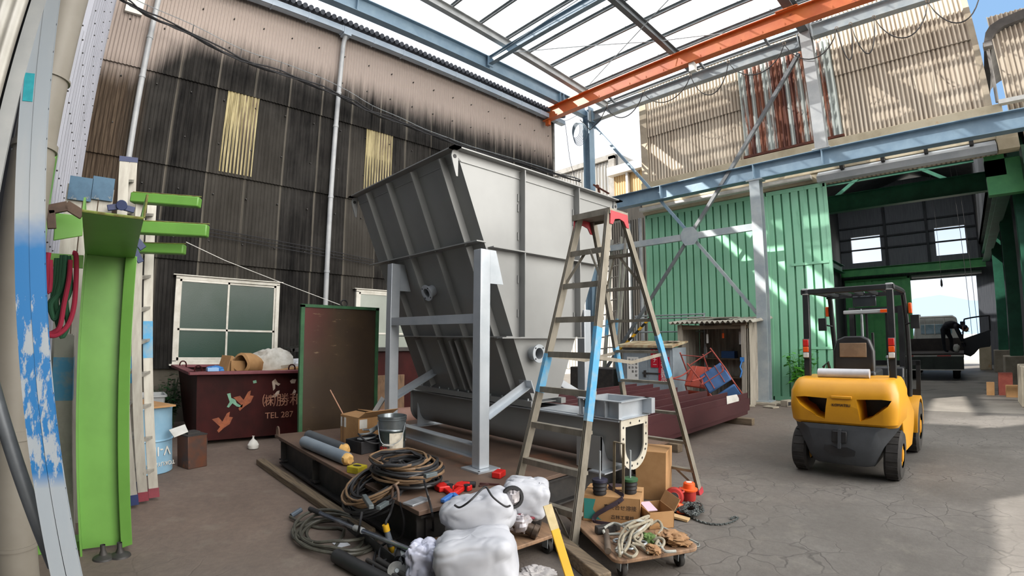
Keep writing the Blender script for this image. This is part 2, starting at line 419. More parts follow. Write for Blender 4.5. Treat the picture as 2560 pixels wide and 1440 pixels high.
t.col(c); t.b.inputs['Roughness'].default_value = .6
m_skyl = t.m
for i, (y0, y1) in enumerate(((1.70, 2.29), (4.79, 5.42))):
    w = MB(); n0 = math.floor((y0 + .58) / .068) * .068 - .58
    w.corr((WX + .036, n0, 4.66), (0, y1 - n0, 0), (-.02, 0, 1.69), (1, 0, 0), .068, .0115, 8, 1)
    o = struct('window_%d' % (3 + i), w, m_skyl, 'yellowed translucent corrugated panel set in the dark wall, %s' % ('the wider left one' if i == 0 else 'behind the hopper top'), 'wall panel', sharp=60); o['dirt'] = n0
# roof over the left wall (large-wave slate) and gutter
w = MB(); w.corr((-9.62, -.9, 8.63), (0, 12.2, 0), (-2.4, 0, .75), (.3, 0, .95), .135, .032, 8, 1); w.corr((-9.62, -.9, 8.60), (0, 12.2, 0), (-2.4, 0, .75), (.3, 0, .95), .135, .032, 8, 1)
for k in range(91): w.cyl((-9.62, -.9 + k * .135, 8.60), (-9.95, -.9 + k * .135, 8.70), .058, 8, .058)
struct('roof_left', w, mat('dark_roof_slate', '#494c54', '#5d6068', 4, .85, bump=.1), sharp=60)
m_gut = mat('gutter_grey', '#a9b5c1', '#97a5b3', 2, .5)
g = thing('gutter', 'pale blue-grey box gutter along the eave of the dark corrugated wall', 'gutter', (-9.75, 5.2, 8.3))
w = MB(); w.box(-9.83, -9.68, -.7, 11.35, 8.36, 8.375); w.box(-9.69, -9.675, -.7, 11.35, 8.36, 8.50); w.box(-9.84, -9.825, -.7, 11.35, 8.36, 8.50); w.box(-9.83, -9.68, 11.34, 11.35, 8.36, 8.5)
w.build('channel', m_gut, g)
for k in range(15):
    w = MB(); w.box(-9.86, -9.668, -.2 + k * .8, -.165 + k * .8, 8.35, 8.505); w.build('bracket', m_gut, g)
m_pipe = mat('grey_pvc', '#a5a7a8', '#94979a', 3, .45)
for i, (y, zt, zb) in enumerate(((.10, 8.3, 0.05), (3.93, 8.36, .05))):
    d = thing('downpipe', ('grey plastic downpipe near the left end of the dark wall', 'grey plastic downpipe down the middle of the dark wall, behind the brown steel door')[i], 'pipe', (-9.9, y, 0), group=None)
    w = MB(); w.tube([(-9.86, y, zb), (-9.86, y, zt - .25), (-9.84, y, zt - .15), (-9.76, y, zt - .03), (-9.76, y, zt + .02)], .052, 14); w.build('pipe', m_pipe, d)
    for z in (1.5, 2.9, 4.5, 6.1, 6.9):
        w = MB(); w.cyl((-9.86, y, z), (-9.86, y, z + .05), .060, 14); w.box(-9.935, -9.86, y - .012, y + .012, z + .01, z + .035); w.build('collar', m_pipe, d)
    if i == 1:
        w = MB(); w.box(-9.86, -9.66, y - .09, y + .09, 8.3, 8.5); w.build('hopper_head', m_gut, d)
# windows
m_frame = mat('window_frame_paint', '#cfccc2', '#bcb8ac', 6, .5)
t = NT('patterned_glass')
t.b.inputs['Base Color'].default_value = hx('#5b6b62'); t.b.inputs['Roughness'].default_value = .3; t.b.inputs['Specular IOR Level'].default_value = .25
sx_, sy_, sz_ = t.sep()
gcol = t.mix(t.rng(sz_, 1.15, 2.5), hx('#234036'), hx('#555e59')); gcol = t.mix(t.rng(t.noise(1.1, detail=2), .45, .68, 0, .6), gcol, hx('#38493d')); t.col(gcol)
t.bump(t.noise(90, detail=2), .35, .004); m_glass = t.m
m_glass2 = mat('cream_curtained_glass', '#8f948c', '#9aa096', 1.2, .25)
def window(n, y0, y1, z0, z1, lab, gl, mid):
    o = MB(); x = WX + .03
    for (a, b_, c_, d_) in ((y0 - .04, y1 + .04, z0 - .05, z0 + .02), (y0 - .04, y1 + .04, z1 - .02, z1 + .05), (y0 - .04, y0 + .03, z0, z1), (y1 - .03, y1 + .04, z0, z1)): o.box(x - .05, x + .06, a, b_, c_, d_)
    root = struct('window_%d' % n, o, m_frame, lab, 'window', bevel=.004)
    o = MB(); o.box(x - .04, x + .1, y0 - .09, y1 + .09, z0 - .07, z0 - .045); o.build('sill', m_frame, root)
    o = MB(); o.box(x - .04, x + .1, y0 - .09, y1 + .09, z1 + .045, z1 + .06); o.build('drip_rail', m_frame, root)
    for (a, b_, dx) in ((y0 + .03, mid + .02, .035), (mid - .02, y1 - .03, .012)):
        o = MB(); zb = z0 + (z1 - z0) * .385
        for (p, q, r_, s_) in ((a, a + .035, z0 + .02, z1 - .02), (b_ - .035, b_, z0 + .02, z1 - .02), (a, b_, z0 + .02, z0 + .075), (a, b_, z1 - .06, z1 - .02), (a, b_, zb - .018, zb + .018)): o.box(x + dx - .01, x + dx + .02, p, q, r_, s_)
        s_ = o.build('sash', m_frame, root)
        o = MB(); o.box(x + dx, x + dx + .006, a + .02, b_ - .02, z0 + .05, z1 - .04); o.build('pane', gl, s_)
window(1, 1.13, 2.95, 1.08, 2.57, 'white framed window with greenish patterned glass above the maroon skip', m_glass, 2.02)
window(2, 4.68, 6.5, 1.08, 2.57, 'white framed window partly hidden behind the hopper leg', m_glass2, 5.6)
# clip-together wall cable bundle
pts = [Xp(x_, y_, -9.5) for x_, y_ in ((240, -40), (310, -2), (365, 32), (480, 85), (600, 147), (700, 180), (800, 217), (870, 248), (930, 280), (1000, 305), (1060, 328), (1120, 350), (1180, 372), (1300, 406), (1384, 432), (1450, 452))]
cab = thing('cable_bundle', 'thick black overhead cable bundle sagging across the dark wall', 'cable', pts[7])
for k, r_ in ((0, .022), (1, .014), (2, .012)):
    w = MB(); w.tube([p + Vector((0, .0, (-.028, .01, -.06)[k])) + Vector((.03 * k, 0, .02 * math.sin(i * 1.7 + k * 2))) for i, p in enumerate(catmull(pts, 3))], r_, 6); w.build('strand', m_black, cab)
pts2 = [p + Vector((0, 0, .06 + .16 * math.sin(PI * min(1, i / 10)))) for i, p in enumerate(pts)]
w = MB(); w.tube(catmull(pts2, 3), .007, 5); w.build('messenger_wire', m_galv, cab)
for k in range(2, 14):
    w = MB(); w.tube([pts[k] + Vector((0, 0, -.05)), pts2[k] + Vector((0, 0, .01))], .009, 5); w.build('hanger', m_dark, cab)
w = MB(); w.tube([Xp(465, 605, -9.7), Xp(560, 650, -9.6), Xp(700, 705, -9.5), Xp(850, 762, -9.0)], .006, 5); one('wire', w, m_white, 'thin white wire running down across the dark wall above the window', 'wire')
w = MB()
for k in range(3): w.tube([Xp(385, 548 + k * 9, -9.9), Xp(600, 585 + k * 9, -9.9), Xp(800, 622 + k * 8, -9.9), Xp(935, 650 + k * 6, -9.9)], .008, 5)
one('wall_wires', w, m_black, 'three thin dark wires stretched along the dark wall at mid height', 'wires')

# ------------------------------------------------------------------ white ribbed siding of the near-left building
t = NT('white_siding'); t.col(t.mix(t.rng(t.noise(6, (1, 1, .1), 4), .4, .7), hx('#888a94'), hx('#74767f'))); t.b.inputs['Roughness'].default_value = .45; m_sid = t.m
w = MB(); y = -.62
for k in range(24):
    x = WX + .05 + k * .30
    zt = 12 if x < -6.3 else 4.6; w.box(x, x + .235, y - .03, y, 0, zt); w.hexa([(x + .235, y - .03, 0), (x + .30, y - .03, 0), (x + .28, y + .04, 0), (x + .25, y + .04, 0), (x + .235, y - .03, zt), (x + .30, y - .03, zt), (x + .28, y + .04, zt), (x + .25, y + .04, zt)])
w.box(WX, -6.2, y - .3, y - .02, 0, 12); w.box(-6.2, -2.6, y - .3, y - .02, 0, 4.6)
struct('wall_near_left', w, m_sid)
w = MB()
for k in range(22):
    for z in (2.4, 3.1, 3.8, 4.5, 5.2, 5.9, 6.6):
        x = WX + .05 + k * .30 + .265; w.cyl((x, y + .03, z), (x, y + .055, z), .008, 6)
struct('trim_3', w, m_dark)
w = MB(); w.box(-16, -6.2, -1.05, -.9, 0, .01); wg = MB(); wg.prism([Vector((x, -1.1, z)) for x, z in ((-16, 0), (-4.6, 0), (-4.6, 5.1), (-5.05, 5.65), (-10.6, 11.5), (-16, 11.5))], (0, .2, 0)); w.box(-6.2, -2.6, -6.5, -.95, 0, 4.6); struct('wall_near_left_block', w, m_sid)  # gable outline shaped so its shadow edge falls along the yard
w = MB(); w.box(-2.6, 8, -6.5, -1.6, 0, 7); w.box(-2.1, 8, -1.6, .55, 4.1, 4.25); struct('unseen_blocker_behind', w, mat('dark_light_blocker', '#3a3734', '#2c2a28', 3, .9)); struct('wall_shading_gable', wg, bpy.data.materials['dark_light_blocker'])  # unseen dark building and roof added to cut light reaching the hopper
w = MB(); w.tube([(-9.85, -.5, 9.4), (-9.7, -.5, 8.1), (-9.75, -.5, 7.98), (-9.9, -.4, 7.95)], .04, 8); w.box(-9.97, -9.9, -.42, -.12, 7.35, 8.3); struct('trim_4', w, m_white)
m_duct = mat('beige_duct', '#8d877c', '#7e786d', 2, .5)
d = thing('vertical_duct', 'thick beige round duct standing against the white siding behind the blue-painted posts', 'duct', (-3.3, -.455, 0))
w = MB(); w.cyl((-3.3, -.455, 0), (-3.3, -.455, 2.52), .112, 28); w.cyl((-3.3, -.455, 2.52), (-3.3, -.455, 6), .107, 28); w.build('pipe', m_duct, d)
for z, h_ in ((2.55, .035), (2.96, .012), (1.02, .05), (.45, .02)):
    w = MB(); w.cyl((-3.3, -.455, z), (-3.3, -.455, z + h_), .119, 28); w.build('collar', m_duct, d)

# ------------------------------------------------------------------ facade of the big workshop
FY = 12.85
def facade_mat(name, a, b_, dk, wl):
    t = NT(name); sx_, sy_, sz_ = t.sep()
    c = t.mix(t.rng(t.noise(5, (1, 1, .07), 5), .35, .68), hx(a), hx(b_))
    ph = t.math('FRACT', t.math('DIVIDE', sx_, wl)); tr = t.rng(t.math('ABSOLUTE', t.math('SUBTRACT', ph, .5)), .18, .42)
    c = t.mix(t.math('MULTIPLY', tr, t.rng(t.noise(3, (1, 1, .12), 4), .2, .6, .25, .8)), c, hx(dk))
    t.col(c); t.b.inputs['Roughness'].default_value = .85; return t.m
PW = .1
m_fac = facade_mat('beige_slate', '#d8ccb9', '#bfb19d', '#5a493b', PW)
n0 = lambda x: math.floor(x / PW) * PW + PW / 2
def facsheet(x0, x1, z0, z1, y):
    a = n0(x0); w.corr((a, y, z0), (n0(x1) - a, 0, 0), (0, .02, z1 - z0), (0, -1, 0), PW, .02, 8, 1)
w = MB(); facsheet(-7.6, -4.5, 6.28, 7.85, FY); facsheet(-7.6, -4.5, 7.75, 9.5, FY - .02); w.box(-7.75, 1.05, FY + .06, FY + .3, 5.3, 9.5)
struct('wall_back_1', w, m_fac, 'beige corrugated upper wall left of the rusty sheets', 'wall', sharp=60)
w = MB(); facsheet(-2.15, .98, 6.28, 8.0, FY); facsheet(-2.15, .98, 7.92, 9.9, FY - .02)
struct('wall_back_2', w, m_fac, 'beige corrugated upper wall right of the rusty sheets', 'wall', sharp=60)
w = MB(); w.box(-7.82, -7.58, FY - .05, FY + .1, 5.5, 9.5); w.box(.95, 1.08, FY - .05, FY + .1, 6.2, 10.5); struct('trim_5', w, mat('pale_corner', '#b5a893', '#a29682', 3, .85))
t = NT('rusty_sheets'); sx_, sy_, sz_ = t.sep()
cell = t.math('FLOOR', t.math('DIVIDE', sx_, .115)); wz = t.n('ShaderNodeTexWhiteNoise', noise_dimensions='1D'); t.l(cell, wz.inputs['W'])
rr2 = t.math('ADD', t.math('MULTIPLY', wz.outputs[0], .55), t.math('MULTIPLY', t.noise(6, (1, 1, .12), 6, .7), .8))
c = t.mix(t.rng(rr2, .62, .74), hx('#a9b0ab'), hx('#7d4a33')); c = t.mix(t.rng(rr2, .8, .95), c, hx('#4c241b'))
t.col(c); t.b.inputs['Roughness'].default_value = .6; t.b.inputs['Metallic'].default_value = .15; m_rust = t.m
w = MB(); w.corr((-4.55, FY - .06, 6.38), (1.95, 0, 0), (0, 0, 2.5), (0, -1, 0), .115, .028, 8, 1); w.corr((-2.62, FY - .07, 6.35), (.5, 0, 0), (0, 0, 2.6), (0, -1, 0), .115, .028, 8, 1)
w.box(-4.55, -2.1, FY - .02, FY + .06, 6.3, 9)
struct('wall_back_3', w, m_rust, 'rust-streaked corrugated steel sheets in the middle of the upper wall', 'wall', sharp=60)
w = MB(); w.box(-4.6, -2.05, FY - .1, FY + .02, 6.31, 6.37); struct('trim_6', w, mat('rust_dark', '#4f2a1f', '#6a3a28', 6, .8))
w = MB(); w.box(-7.8, 1.25, FY - .16, FY + .35, 5.52, 6.27); w.box(-7.8, -.9, FY - .12, FY + .1, 5.28, 5.52); struct('wall_back_ledge', w, m_cream, bevel=.01)
# small roof box and door rail at the head of the opening
w = MB(); w.box(-7.8, -2.9, FY - .32, FY - .1, 5.36, 5.46); struct('trim_7', w, m_white)
rl = thing('door_rail', 'long pale grey metal hood of the sliding door rail above the dark opening', 'rail', (-.8, FY - .3, 5.2), kind='structure')
w = MB(); w.prism([Vector((-2.75, FY - .12, 5.22)), Vector((-2.75, FY - .34, 5.22)), Vector((-2.75, FY - .36, 5.36)), Vector((-2.75, FY - .12, 5.52))], (3.75, 0, 0)); w.build('hood', mat('rail_hood', '#b6bbbf', '#a5abb0', 2, .5), rl)
for k in range(4):
    w = MB(); w.box(-2.2 + k * .9, -2.12 + k * .9, FY - .38, FY - .1, 5.44, 5.56); w.build('bracket', m_dark, rl)
w = MB(); w.box(1.02, 1.42, FY - .36, FY - .05, 5.22, 5.6); w.build('end_block', m_cream, rl)
# green sliding doors
t = NT('green_sheet'); sx_, sy_, sz_ = t.sep()
c = t.mix(t.rng(t.noise(1.4, (1, 1, .4), 5), .38, .68), hx('#86c2a0'), hx('#95cdac')); c = t.mix(t.rng(t.noise(5, (1, 1, .2), 5), .62, .78, 0, .5), c, hx('#5e9a72'))
t.col(c); t.b.inputs['Roughness'].default_value = .5; m_green = t.m
def green_door(n, x0, x1, z0, z1, y, lab, rails, pitch=.217):
    w = MB(); k = 0; x = x0
    while x < x1 - .05:
        e = min(x + pitch * .78, x1); w.box(x, e, y - .05, y + .05, z0, z1)
        if e < x1: w.box(e, min(x + pitch, x1), y + .045, y + .055, z0, z1)
        x += pitch
    o = struct('door_%d' % n, w, m_green, lab, 'sliding door')
    fr = MB()
    for (a, b_, c_, d_) in ((x0 - .03, x0 + .03, z0, z1), (x1 - .05, x1 + .02, z0, z1), (x0, x1, z1 - .1, z1), (x0, x1, z0, z0 + .1)): fr.box(a, b_, y - .06, y + .04, c_, d_)
    fr.build('door_frame', m_green, o)
    for (a, b_, z) in rails:
        fr = MB(); fr.box(a, b_, y - .07, y, z - .03, z + .03); fr.build('rail', m_green, o)
    return o
green_door(1, -7.75, -4.15, 0, 5.27, FY + .02, 'wide ribbed green sheet door behind the steel cross braces', [])
green_door(2, -4.1, -2.62, 0.02, 5.24, FY - .12, 'ribbed green sliding door leaf behind the forklift with light streaks', [(-3.55, -2.66, 3.32), (-3.45, -2.66, 1.3)])
w = MB(); w.box(1.45, 1.6, FY - .2, FY + .25, 0, 5.3); w.box(1.6, 8, FY - .05, FY + .3, 0, 5.6); struct('wall_back_right', w, mat('dark_green_jamb', '#2e4a3a', '#3a5a47', 2, .7))
# next building on the far right with rounded dark roof edge
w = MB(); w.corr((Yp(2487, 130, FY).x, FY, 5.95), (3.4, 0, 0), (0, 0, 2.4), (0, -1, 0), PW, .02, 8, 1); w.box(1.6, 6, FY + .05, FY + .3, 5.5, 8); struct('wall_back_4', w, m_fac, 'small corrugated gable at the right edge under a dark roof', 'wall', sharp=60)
w = MB(); rp = [Yp(a, b, FY - .15) for a, b in ((2459, 106), (2463, 82), (2474, 64), (2498, 48), (2640, -12), (2640, 14), (2510, 64), (2490, 78), (2480, 92), (2478, 106))]
w.prism(rp, (0, 3, 0)); struct('roof_right', w, mat('dark_grey_roof', '#4f4c49', '#605c57', 3, .85))
w = MB(); q1, q2 = Yp(2459, 124, FY - .1), Yp(2478, 108, FY - .1); w.box(q1.x, q2.x, FY - .22, FY, q1.z, q2.z); w.tube([Yp(2469, 124, FY - .1), Yp(2474, 150, FY - .1), Yp(2493, 256, FY - .1)], .035, 10); struct('trim_8', w, mat('weathered_grey', '#8a8680', '#75716b', 4, .8))
w = MB(); q1 = Yp(2497, 262, FY - .2); w.box(q1.x, 5, FY - .26, FY - .1, q1.z, q1.z + .09); struct('trim_14', w, m_white)
# ------------------------------------------------------------------ blue steel frame, crane rail, canopy
def beam(p, q, w_, h_, m, label, name='steel_beam', tf=.016, tw=.012, up=(0, 0, 1), plates=()):
    mid = (Vector(p) + Vector(q)) / 2
    o = thing(name, label, 'beam' if 'column' not in name and 'brace' not in name else name.split('_')[-1], mid, kind='structure')
    w = MB(); w.hbeam(p, q, w_, h_, tf, tw, up); w.build('section', m, o)
    for (c, s) in plates:
        w = MB(); w.box(c[0] - s[0], c[0] + s[0], c[1] - s[1], c[1] + s[1], c[2] - s[2], c[2] + s[2]); w.build('plate', m, o)
    return o
beam((-9.25, 12, 0), (-9.25, 12, 9.0), .26, .26, m_blue, 'blue-grey steel column behind the hopper at the wall corner', 'steel_column', up=(1, 0, 0), plates=(((-9.25, 12, .02), (.2, .2, .02)), ((-9.0, 12, 8.62), (.02, .13, .2))))
beam((-4.08, 12, .06), (-4.08, 12, 5.42), .25, .25, m_blue_d, 'lower blue-grey column standing on a concrete footing beside the shed', 'steel_column', up=(0, 1, 0), plates=(((-4.08, 12, .07), (.19, .19, .012)), ((-4.08, 12, 5.39), (.2, .14, .015))))
w = MB(); w.box(-4.42, -3.74, 11.72, 12.28, 0, .06); struct('footing', w, m_conc, bevel=.01)
beam((-2.45, 12, 5.8), (-2.45, 12, 9.3), .26, .26, m_grey, 'upper pale column standing on the long lower beam', 'steel_column', up=(0, 1, 0), plates=(((-2.45, 12, 5.82), (.2, .14, .015)),))
beam((-9.1, 12, 5.6), (4, 12, 5.6), .26, .39, m_blue, 'long blue-grey beam spanning low across the front of the workshop', plates=(((-2.45, 11.99, 5.6), (.01, .125, .18)), ((-4.08, 11.99, 5.6), (.01, .125, .18)), ((-6.7, 11.99, 5.6), (.01, .125, .18))))
beam((-9.1, 12, 8.63), (-2.6, 12, 8.63), .2, .31, m_blue_d, 'upper blue-grey girt beam with cable loops, left of the pale column', plates=(((-9.05, 11.93, 8.63), (.012, .15, .2)), ((-2.62, 11.95, 8.63), (.012, .12, .18))))
beam((-2.3, 12, 8.81), (4, 12, 8.81), .2, .33, m_blue_d, 'upper grey girt beam right of the pale column', plates=(((-2.28, 11.95, 8.81), (.012, .12, .2)),))
beam((-9.3, -1, 8.87), (-9.3, 11.9, 8.87), .2, .39, m_blue, 'long blue-grey beam running above the gutter of the dark wall', plates=(((-9.29, 7.75, 8.87), (.1, .01, .18)), ((-9.29, 10.6, 8.87), (.1, .01, .18)), ((-9.29, 10.75, 8.87), (.1, .01, .18)), ((-9.29, 3.9, 8.87), (.1, .01, .18))))
beam((-9.2, 7.75, 8.93), (-2.5, 7.75, 8.93), .13, .24, m_blue, 'blue cross beam joining the long eave beam under the canopy', plates=(((-9.18, 7.75, 8.9), (.01, .09, .15)),))
beam((-2.45, -2, 9.0), (-2.45, 12.1, 9.0), .22, .36, mat('dark_grey_steel', '#565b5e', '#666b6d', 3, .55), 'dark steel beam above the orange crane rail near the pale column')
ob = beam((-9.88, 10.6, 8.47), (4, 10.6, 8.47), .2, .40, m_orange, 'long orange crane rail beam hanging under the canopy', 'crane_rail', tf=.024)
for dx in (-.12, 0, .12):
    w = MB(); w.cyl((-2.45 + dx, 10.52, 8.66), (-2.45 + dx, 10.52, 8.72), .018, 8); w.cyl((-2.45 + dx, 10.68, 8.66), (-2.45 + dx, 10.68, 8.72), .018, 8); w.build('bolt', m_dark, ob)
w = MB(); w.box(-2.7, -2.2, 10.46, 10.74, 8.665, 8.69); w.build('plate', m_orange, ob)
w = MB(); w.box(-9.8, -9.66, 10.55, 10.65, 8.12, 8.28); w.build('end_stop', m_orange, ob)
w = MB(); w.box(-9.9, -9.3, 10.76, 10.82, 8.68, 8.7); w.build('stub', m_orange, ob)
w = MB(); w.box(-4.95, -4.8, 10.55, 10.68, 8.05, 8.28); w.build('switch_box', m_white, ob)
# canopy rafters / purlins / sheets, sloping up towards the camera
CZ = lambda y: 8.99 + .06 * (12 - y)
for x, mt, lab in ((-8.66, mat('eave_steel', '#a3a4a3', '#8e9090', 3, .5), 'pale sloping edge rafter of the clear canopy'), (-5.55, bpy.data.materials['dark_grey_steel'], 'dark middle rafter under the clear canopy')):
    beam((x, 2.4, CZ(2.4)), (x, 12.3, CZ(12.3)), .14, .22, mt, lab, 'canopy_rafter')
w = MB(); w.box(-8.72, -8.6, 7.9, 8.0, 9.06, 9.25); w.build('hanger_post', m_grey); o = bpy.data.objects['hanger_post']; tag(o, 'short upright stub between the eave beam and the edge rafter', 'post', kind='structure')
pur = [12.3, 11.98, 11.16, 10.42, 9.58, 8.66, 7.85, 6.95, 6.05, 5.2]
m_pur = mat('purlin_steel', '#6f7578', '#84898b', 3, .5)
ords = ['first', 'second', 'third', 'fourth', 'fifth', 'sixth', 'seventh', 'eighth', 'ninth', 'tenth', 'eleventh', 'twelfth', 'thirteenth', 'fourteenth']
for i, y in enumerate(pur):
    z = CZ(y) + .15
    pl = thing('purlin', 'thin steel channel under the clear canopy, the %s counting from the workshop wall' % ords[i], 'purlin', (-2.4, y, z), group='canopy purlins', kind='structure')
    w = MB(); w.chan((-8.9, y, z), (1.9, y, z), .055, .10, .006, side=-1); w.build('section', m_pur, pl)
    if .2 < i:
        w = MB()
        for k in range(20): w.cyl((-8.7 + k * .52, y, z + .05), (-8.7 + k * .52, y, z + .13), .014, 5)
        w.build('hook_bolts', m_dark, pl)['kind'] = 'stuff'
t = NT('clear_sheet'); t.t.nodes.remove(t.b)
tl = t.n('ShaderNodeBsdfTranslucent'); tl.inputs[0].default_value = (.95, .96, .97, 1)
tp = t.n('ShaderNodeBsdfTransparent'); tp.inputs[0].default_value = (.95, .97, 1, 1)
df = t.n('ShaderNodeBsdfDiffuse'); df.inputs[0].default_value = (.8, .82, .85, 1)
m1 = t.n('ShaderNodeMixShader'); m1.inputs[0].default_value = .12; t.l(tl.outputs[0], m1.inputs[1]); t.l(df.outputs[0], m1.inputs[2])
m2 = t.n('ShaderNodeMixShader'); m2.inputs[0].default_value = .32; t.l(m1.outputs[0], m2.inputs[1]); t.l(tp.outputs[0], m2.inputs[2]); t.l(m2.outputs[0], t.out.inputs[0])
m_clear = t.m
k = 0; x = -8.95
while x < 1.2:
    w = MB(); y0 = 12.2; w.corr((x, y0, CZ(y0) + .22 + .006 * (k % 2)), (.86, 0, 0), (0, -10, 10 * .06), (0, 0, 1), .095, .016, 6, 1)
    struct('canopy_sheet', w, m_clear, 'clear corrugated canopy sheet, strip %d counted from the dark wall' % (k + 1), 'roof sheet', sharp=60)['group'] = 'clear canopy sheets'
    x += .80; k += 1
# tie rods
for a, b_, lab in (((1475, -20), (1222, 150), 'thin steel tie rod rising from the blue beam joint to the canopy'), ((1475, 210), (1680, -10), 'thin steel tie rod crossing above the orange rail')):
    w = MB(); w.tube([Yp(a[0], a[1], 10.0 if a[0] != 1475 or a[1] > 0 else 7.6), Yp(b_[0], b_[1], 7.75)], .011, 6); one('tie_rod', w, m_galv, lab, 'rod', kind='structure')
w = MB(); w.tube([(-8.6, 7.9, 8.96), (-5.6, 10.2, 9.0), (-2.5, 11.9, 9.02)], .011, 6); one('tie_rod', w, m_galv, 'thin steel tie rod lying flat across the canopy bay', 'rod', kind='structure')
# bracing in the plane of the columns
GX, GZ = -5.92, 4.25
bz = lambda p, q, m, lab, w_=.075: one('cross_brace', MB().angle(p, q, w_, .008, (0, 1, 0)), m, lab, 'brace', kind='structure')
bz((-9.12, 12.02, 8.42), (GX - .05, 12.02, GZ + .1), m_blue, 'thin steel brace from the tall blue column down to the gusset plate')
bz((-2.68, 11.95, 8.36), (GX + .08, 11.95, GZ + .12), mat('mid_grey_steel', '#5b5f62', '#6a6e70', 4, .5), 'long dark steel brace rising from the gusset plate to the pale column', .085)
bz((GX - .08, 11.97, GZ - .08), (-9.1, 11.97, .2), bpy.data.materials['mid_grey_steel'], 'dark steel brace from the gusset plate down to the left')
bz((GX + .08, 12.03, GZ - .08), (-4.2, 12.03, 2.08), m_blue_d, 'grey steel brace from the gusset plate down to the lower column')
one('cross_strut', MB().chan((-9.1, 12, GZ), (-4.2, 12, GZ), .10, .17, .008, side=1), m_blue_d, 'horizontal grey strut running behind the gusset plate to the lower column', 'strut', kind='structure')
w = MB(); w.prism([Vector((GX + a, 11.93, GZ + c_)) for a, c_ in ((-.22, -.10), (-.12, -.24), (.14, -.24), (.26, -.1), (.24, .1), (.12, .24), (-.14, .24), (-.24, .1))], (0, .012, 0)); one('gusset_plate', w, m_blue_d, 'eight-sided steel gusset plate where the braces cross', 'plate', kind='structure')
w = MB(); w.bar((-9.1, 12, 8.3), (-8.75, 12, 8.48), .01, .12); one('knee_plate', w, m_blue, 'small triangular knee plate at the tall blue column', 'plate', kind='structure')
for x in (-8.2, -5.2, -3.4, 0.2):     # little cleats between girt and canopy purlin
    w = MB(); w.bar((x, 11.4, 9.06), (x + .05, 11.98, 8.8), .06, .05); one('cleat', w, m_pur, {-8.2: 'short steel cleat under the canopy near the tall blue column', -5.2: 'short steel cleat under the middle rafter', -3.4: 'short steel cleat left of the pale column', .2: 'short steel cleat right of the pale column'}[x], 'cleat', kind='structure')
# festoon cable on the upper girt
hooks = [(1517, 268), (1608, 231), (1726, 190), (1821, 157), (1961, 111), (2092, 73), (2127, 62), (2185, 45), (2319, 6), (2450, -30)]
sag = [(1553, 296), (1662, 256), (1780, 236), (1888, 187), (2022, 150), (2128, 149), (2172, 134), (2265, 94), (2440, 46)]
fc = thing('festoon_cable', 'looped black power cable hanging from rings along the upper girt', 'cable', Yp(1821, 157, 11.82))
w = MB(); pts = []
for i in range(len(sag)):
    a, c_, b_ = Yp(*hooks[i], 11.82), Yp(*sag[i], 11.82), Yp(*hooks[i + 1], 11.82)
    for k in range(12):
        u = k / 12; pp = a.lerp(b_, u); base = a.lerp(b_, .5).z; d_ = base - c_.z; pp.z -= d_ * (1 - (2 * u - 1)**2)**.8; pts.append(pp)
pts = [Yp(1450, 300, 11.82), Yp(1475, 325, 11.82), Yp(1500, 300, 11.82)] + pts + [Yp(*hooks[-1], 11.82)]
w.tube(pts, .014, 6); w.build('cable', m_dark, fc)
for hpx in hooks:
    p = Yp(*hpx, 11.82); w = MB(); w.tube([p + Vector((.035 * math.cos(q), 0, .035 * math.sin(q) + .03)) for q in np.linspace(0, 2 * PI, 12, endpoint=False)], .009, 5, True); w.build('ring', mat('ring_brown', '#8a7a68') if 'ring_brown' not in bpy.data.materials else bpy.data.materials['ring_brown'], fc)
wc = thing('wire_coil', 'coil of thin wire hung on the tall blue column', 'coil', Yp(1443, 325, 11.6))
c0 = Yp(1443, 325, 11.6)
for k in range(7):
    w = MB(); a_ = .16 + .02 * k; w.tube([c0 + Vector((a_ * 1.0 * math.cos(q) - .05 + .012 * k, .02 * k, (a_ + .1) * math.sin(q) - .02 * k)) for q in np.linspace(0, 2 * PI, 22, endpoint=False)], .008, 5, True); w.build('loop', mat('coil_blue', '#5a6c78') if 'coil_blue' not in bpy.data.materials else bpy.data.materials['coil_blue'], wc)
w = MB(); w.tube(catmull([Yp(1395, 305, 11.75), Yp(1420, 300, 11.75), Yp(1450, 284, 11.75)], 5), .007, 5); w.build('tail', m_dark, wc)
w = MB(); w.tube(catmull([Yp(1412, 302, 11.6), Yp(1417, 340, 11.6), Yp(1425, 400, 11.6), Yp(1436, 440, 11.6), Yp(1445, 470, 11.6)], 5), .008, 5); one('hanging_wire', w, m_black, 'dark wire dangling left of the tall blue column', 'wire')
rb_ = thing('rusty_bracket', 'small rusty bracket with a pulley low on the tall blue column above the hopper rim', 'bracket', Yp(1500, 470, 11.85))
w = MB(); w.bar(Yp(1484, 462, 11.85), Yp(1522, 484, 11.8), .05, .05); w.bar(Yp(1496, 470, 11.85), Yp(1500, 495, 11.85), .05, .05); w.build('arm', bpy.data.materials['rust_dark'], rb_)
w = MB(); w.cyl(Yp(1493, 466, 11.75), Yp(1493, 466, 11.85), .06, 14); w.build('pulley', bpy.data.materials['rust_dark'], rb_)
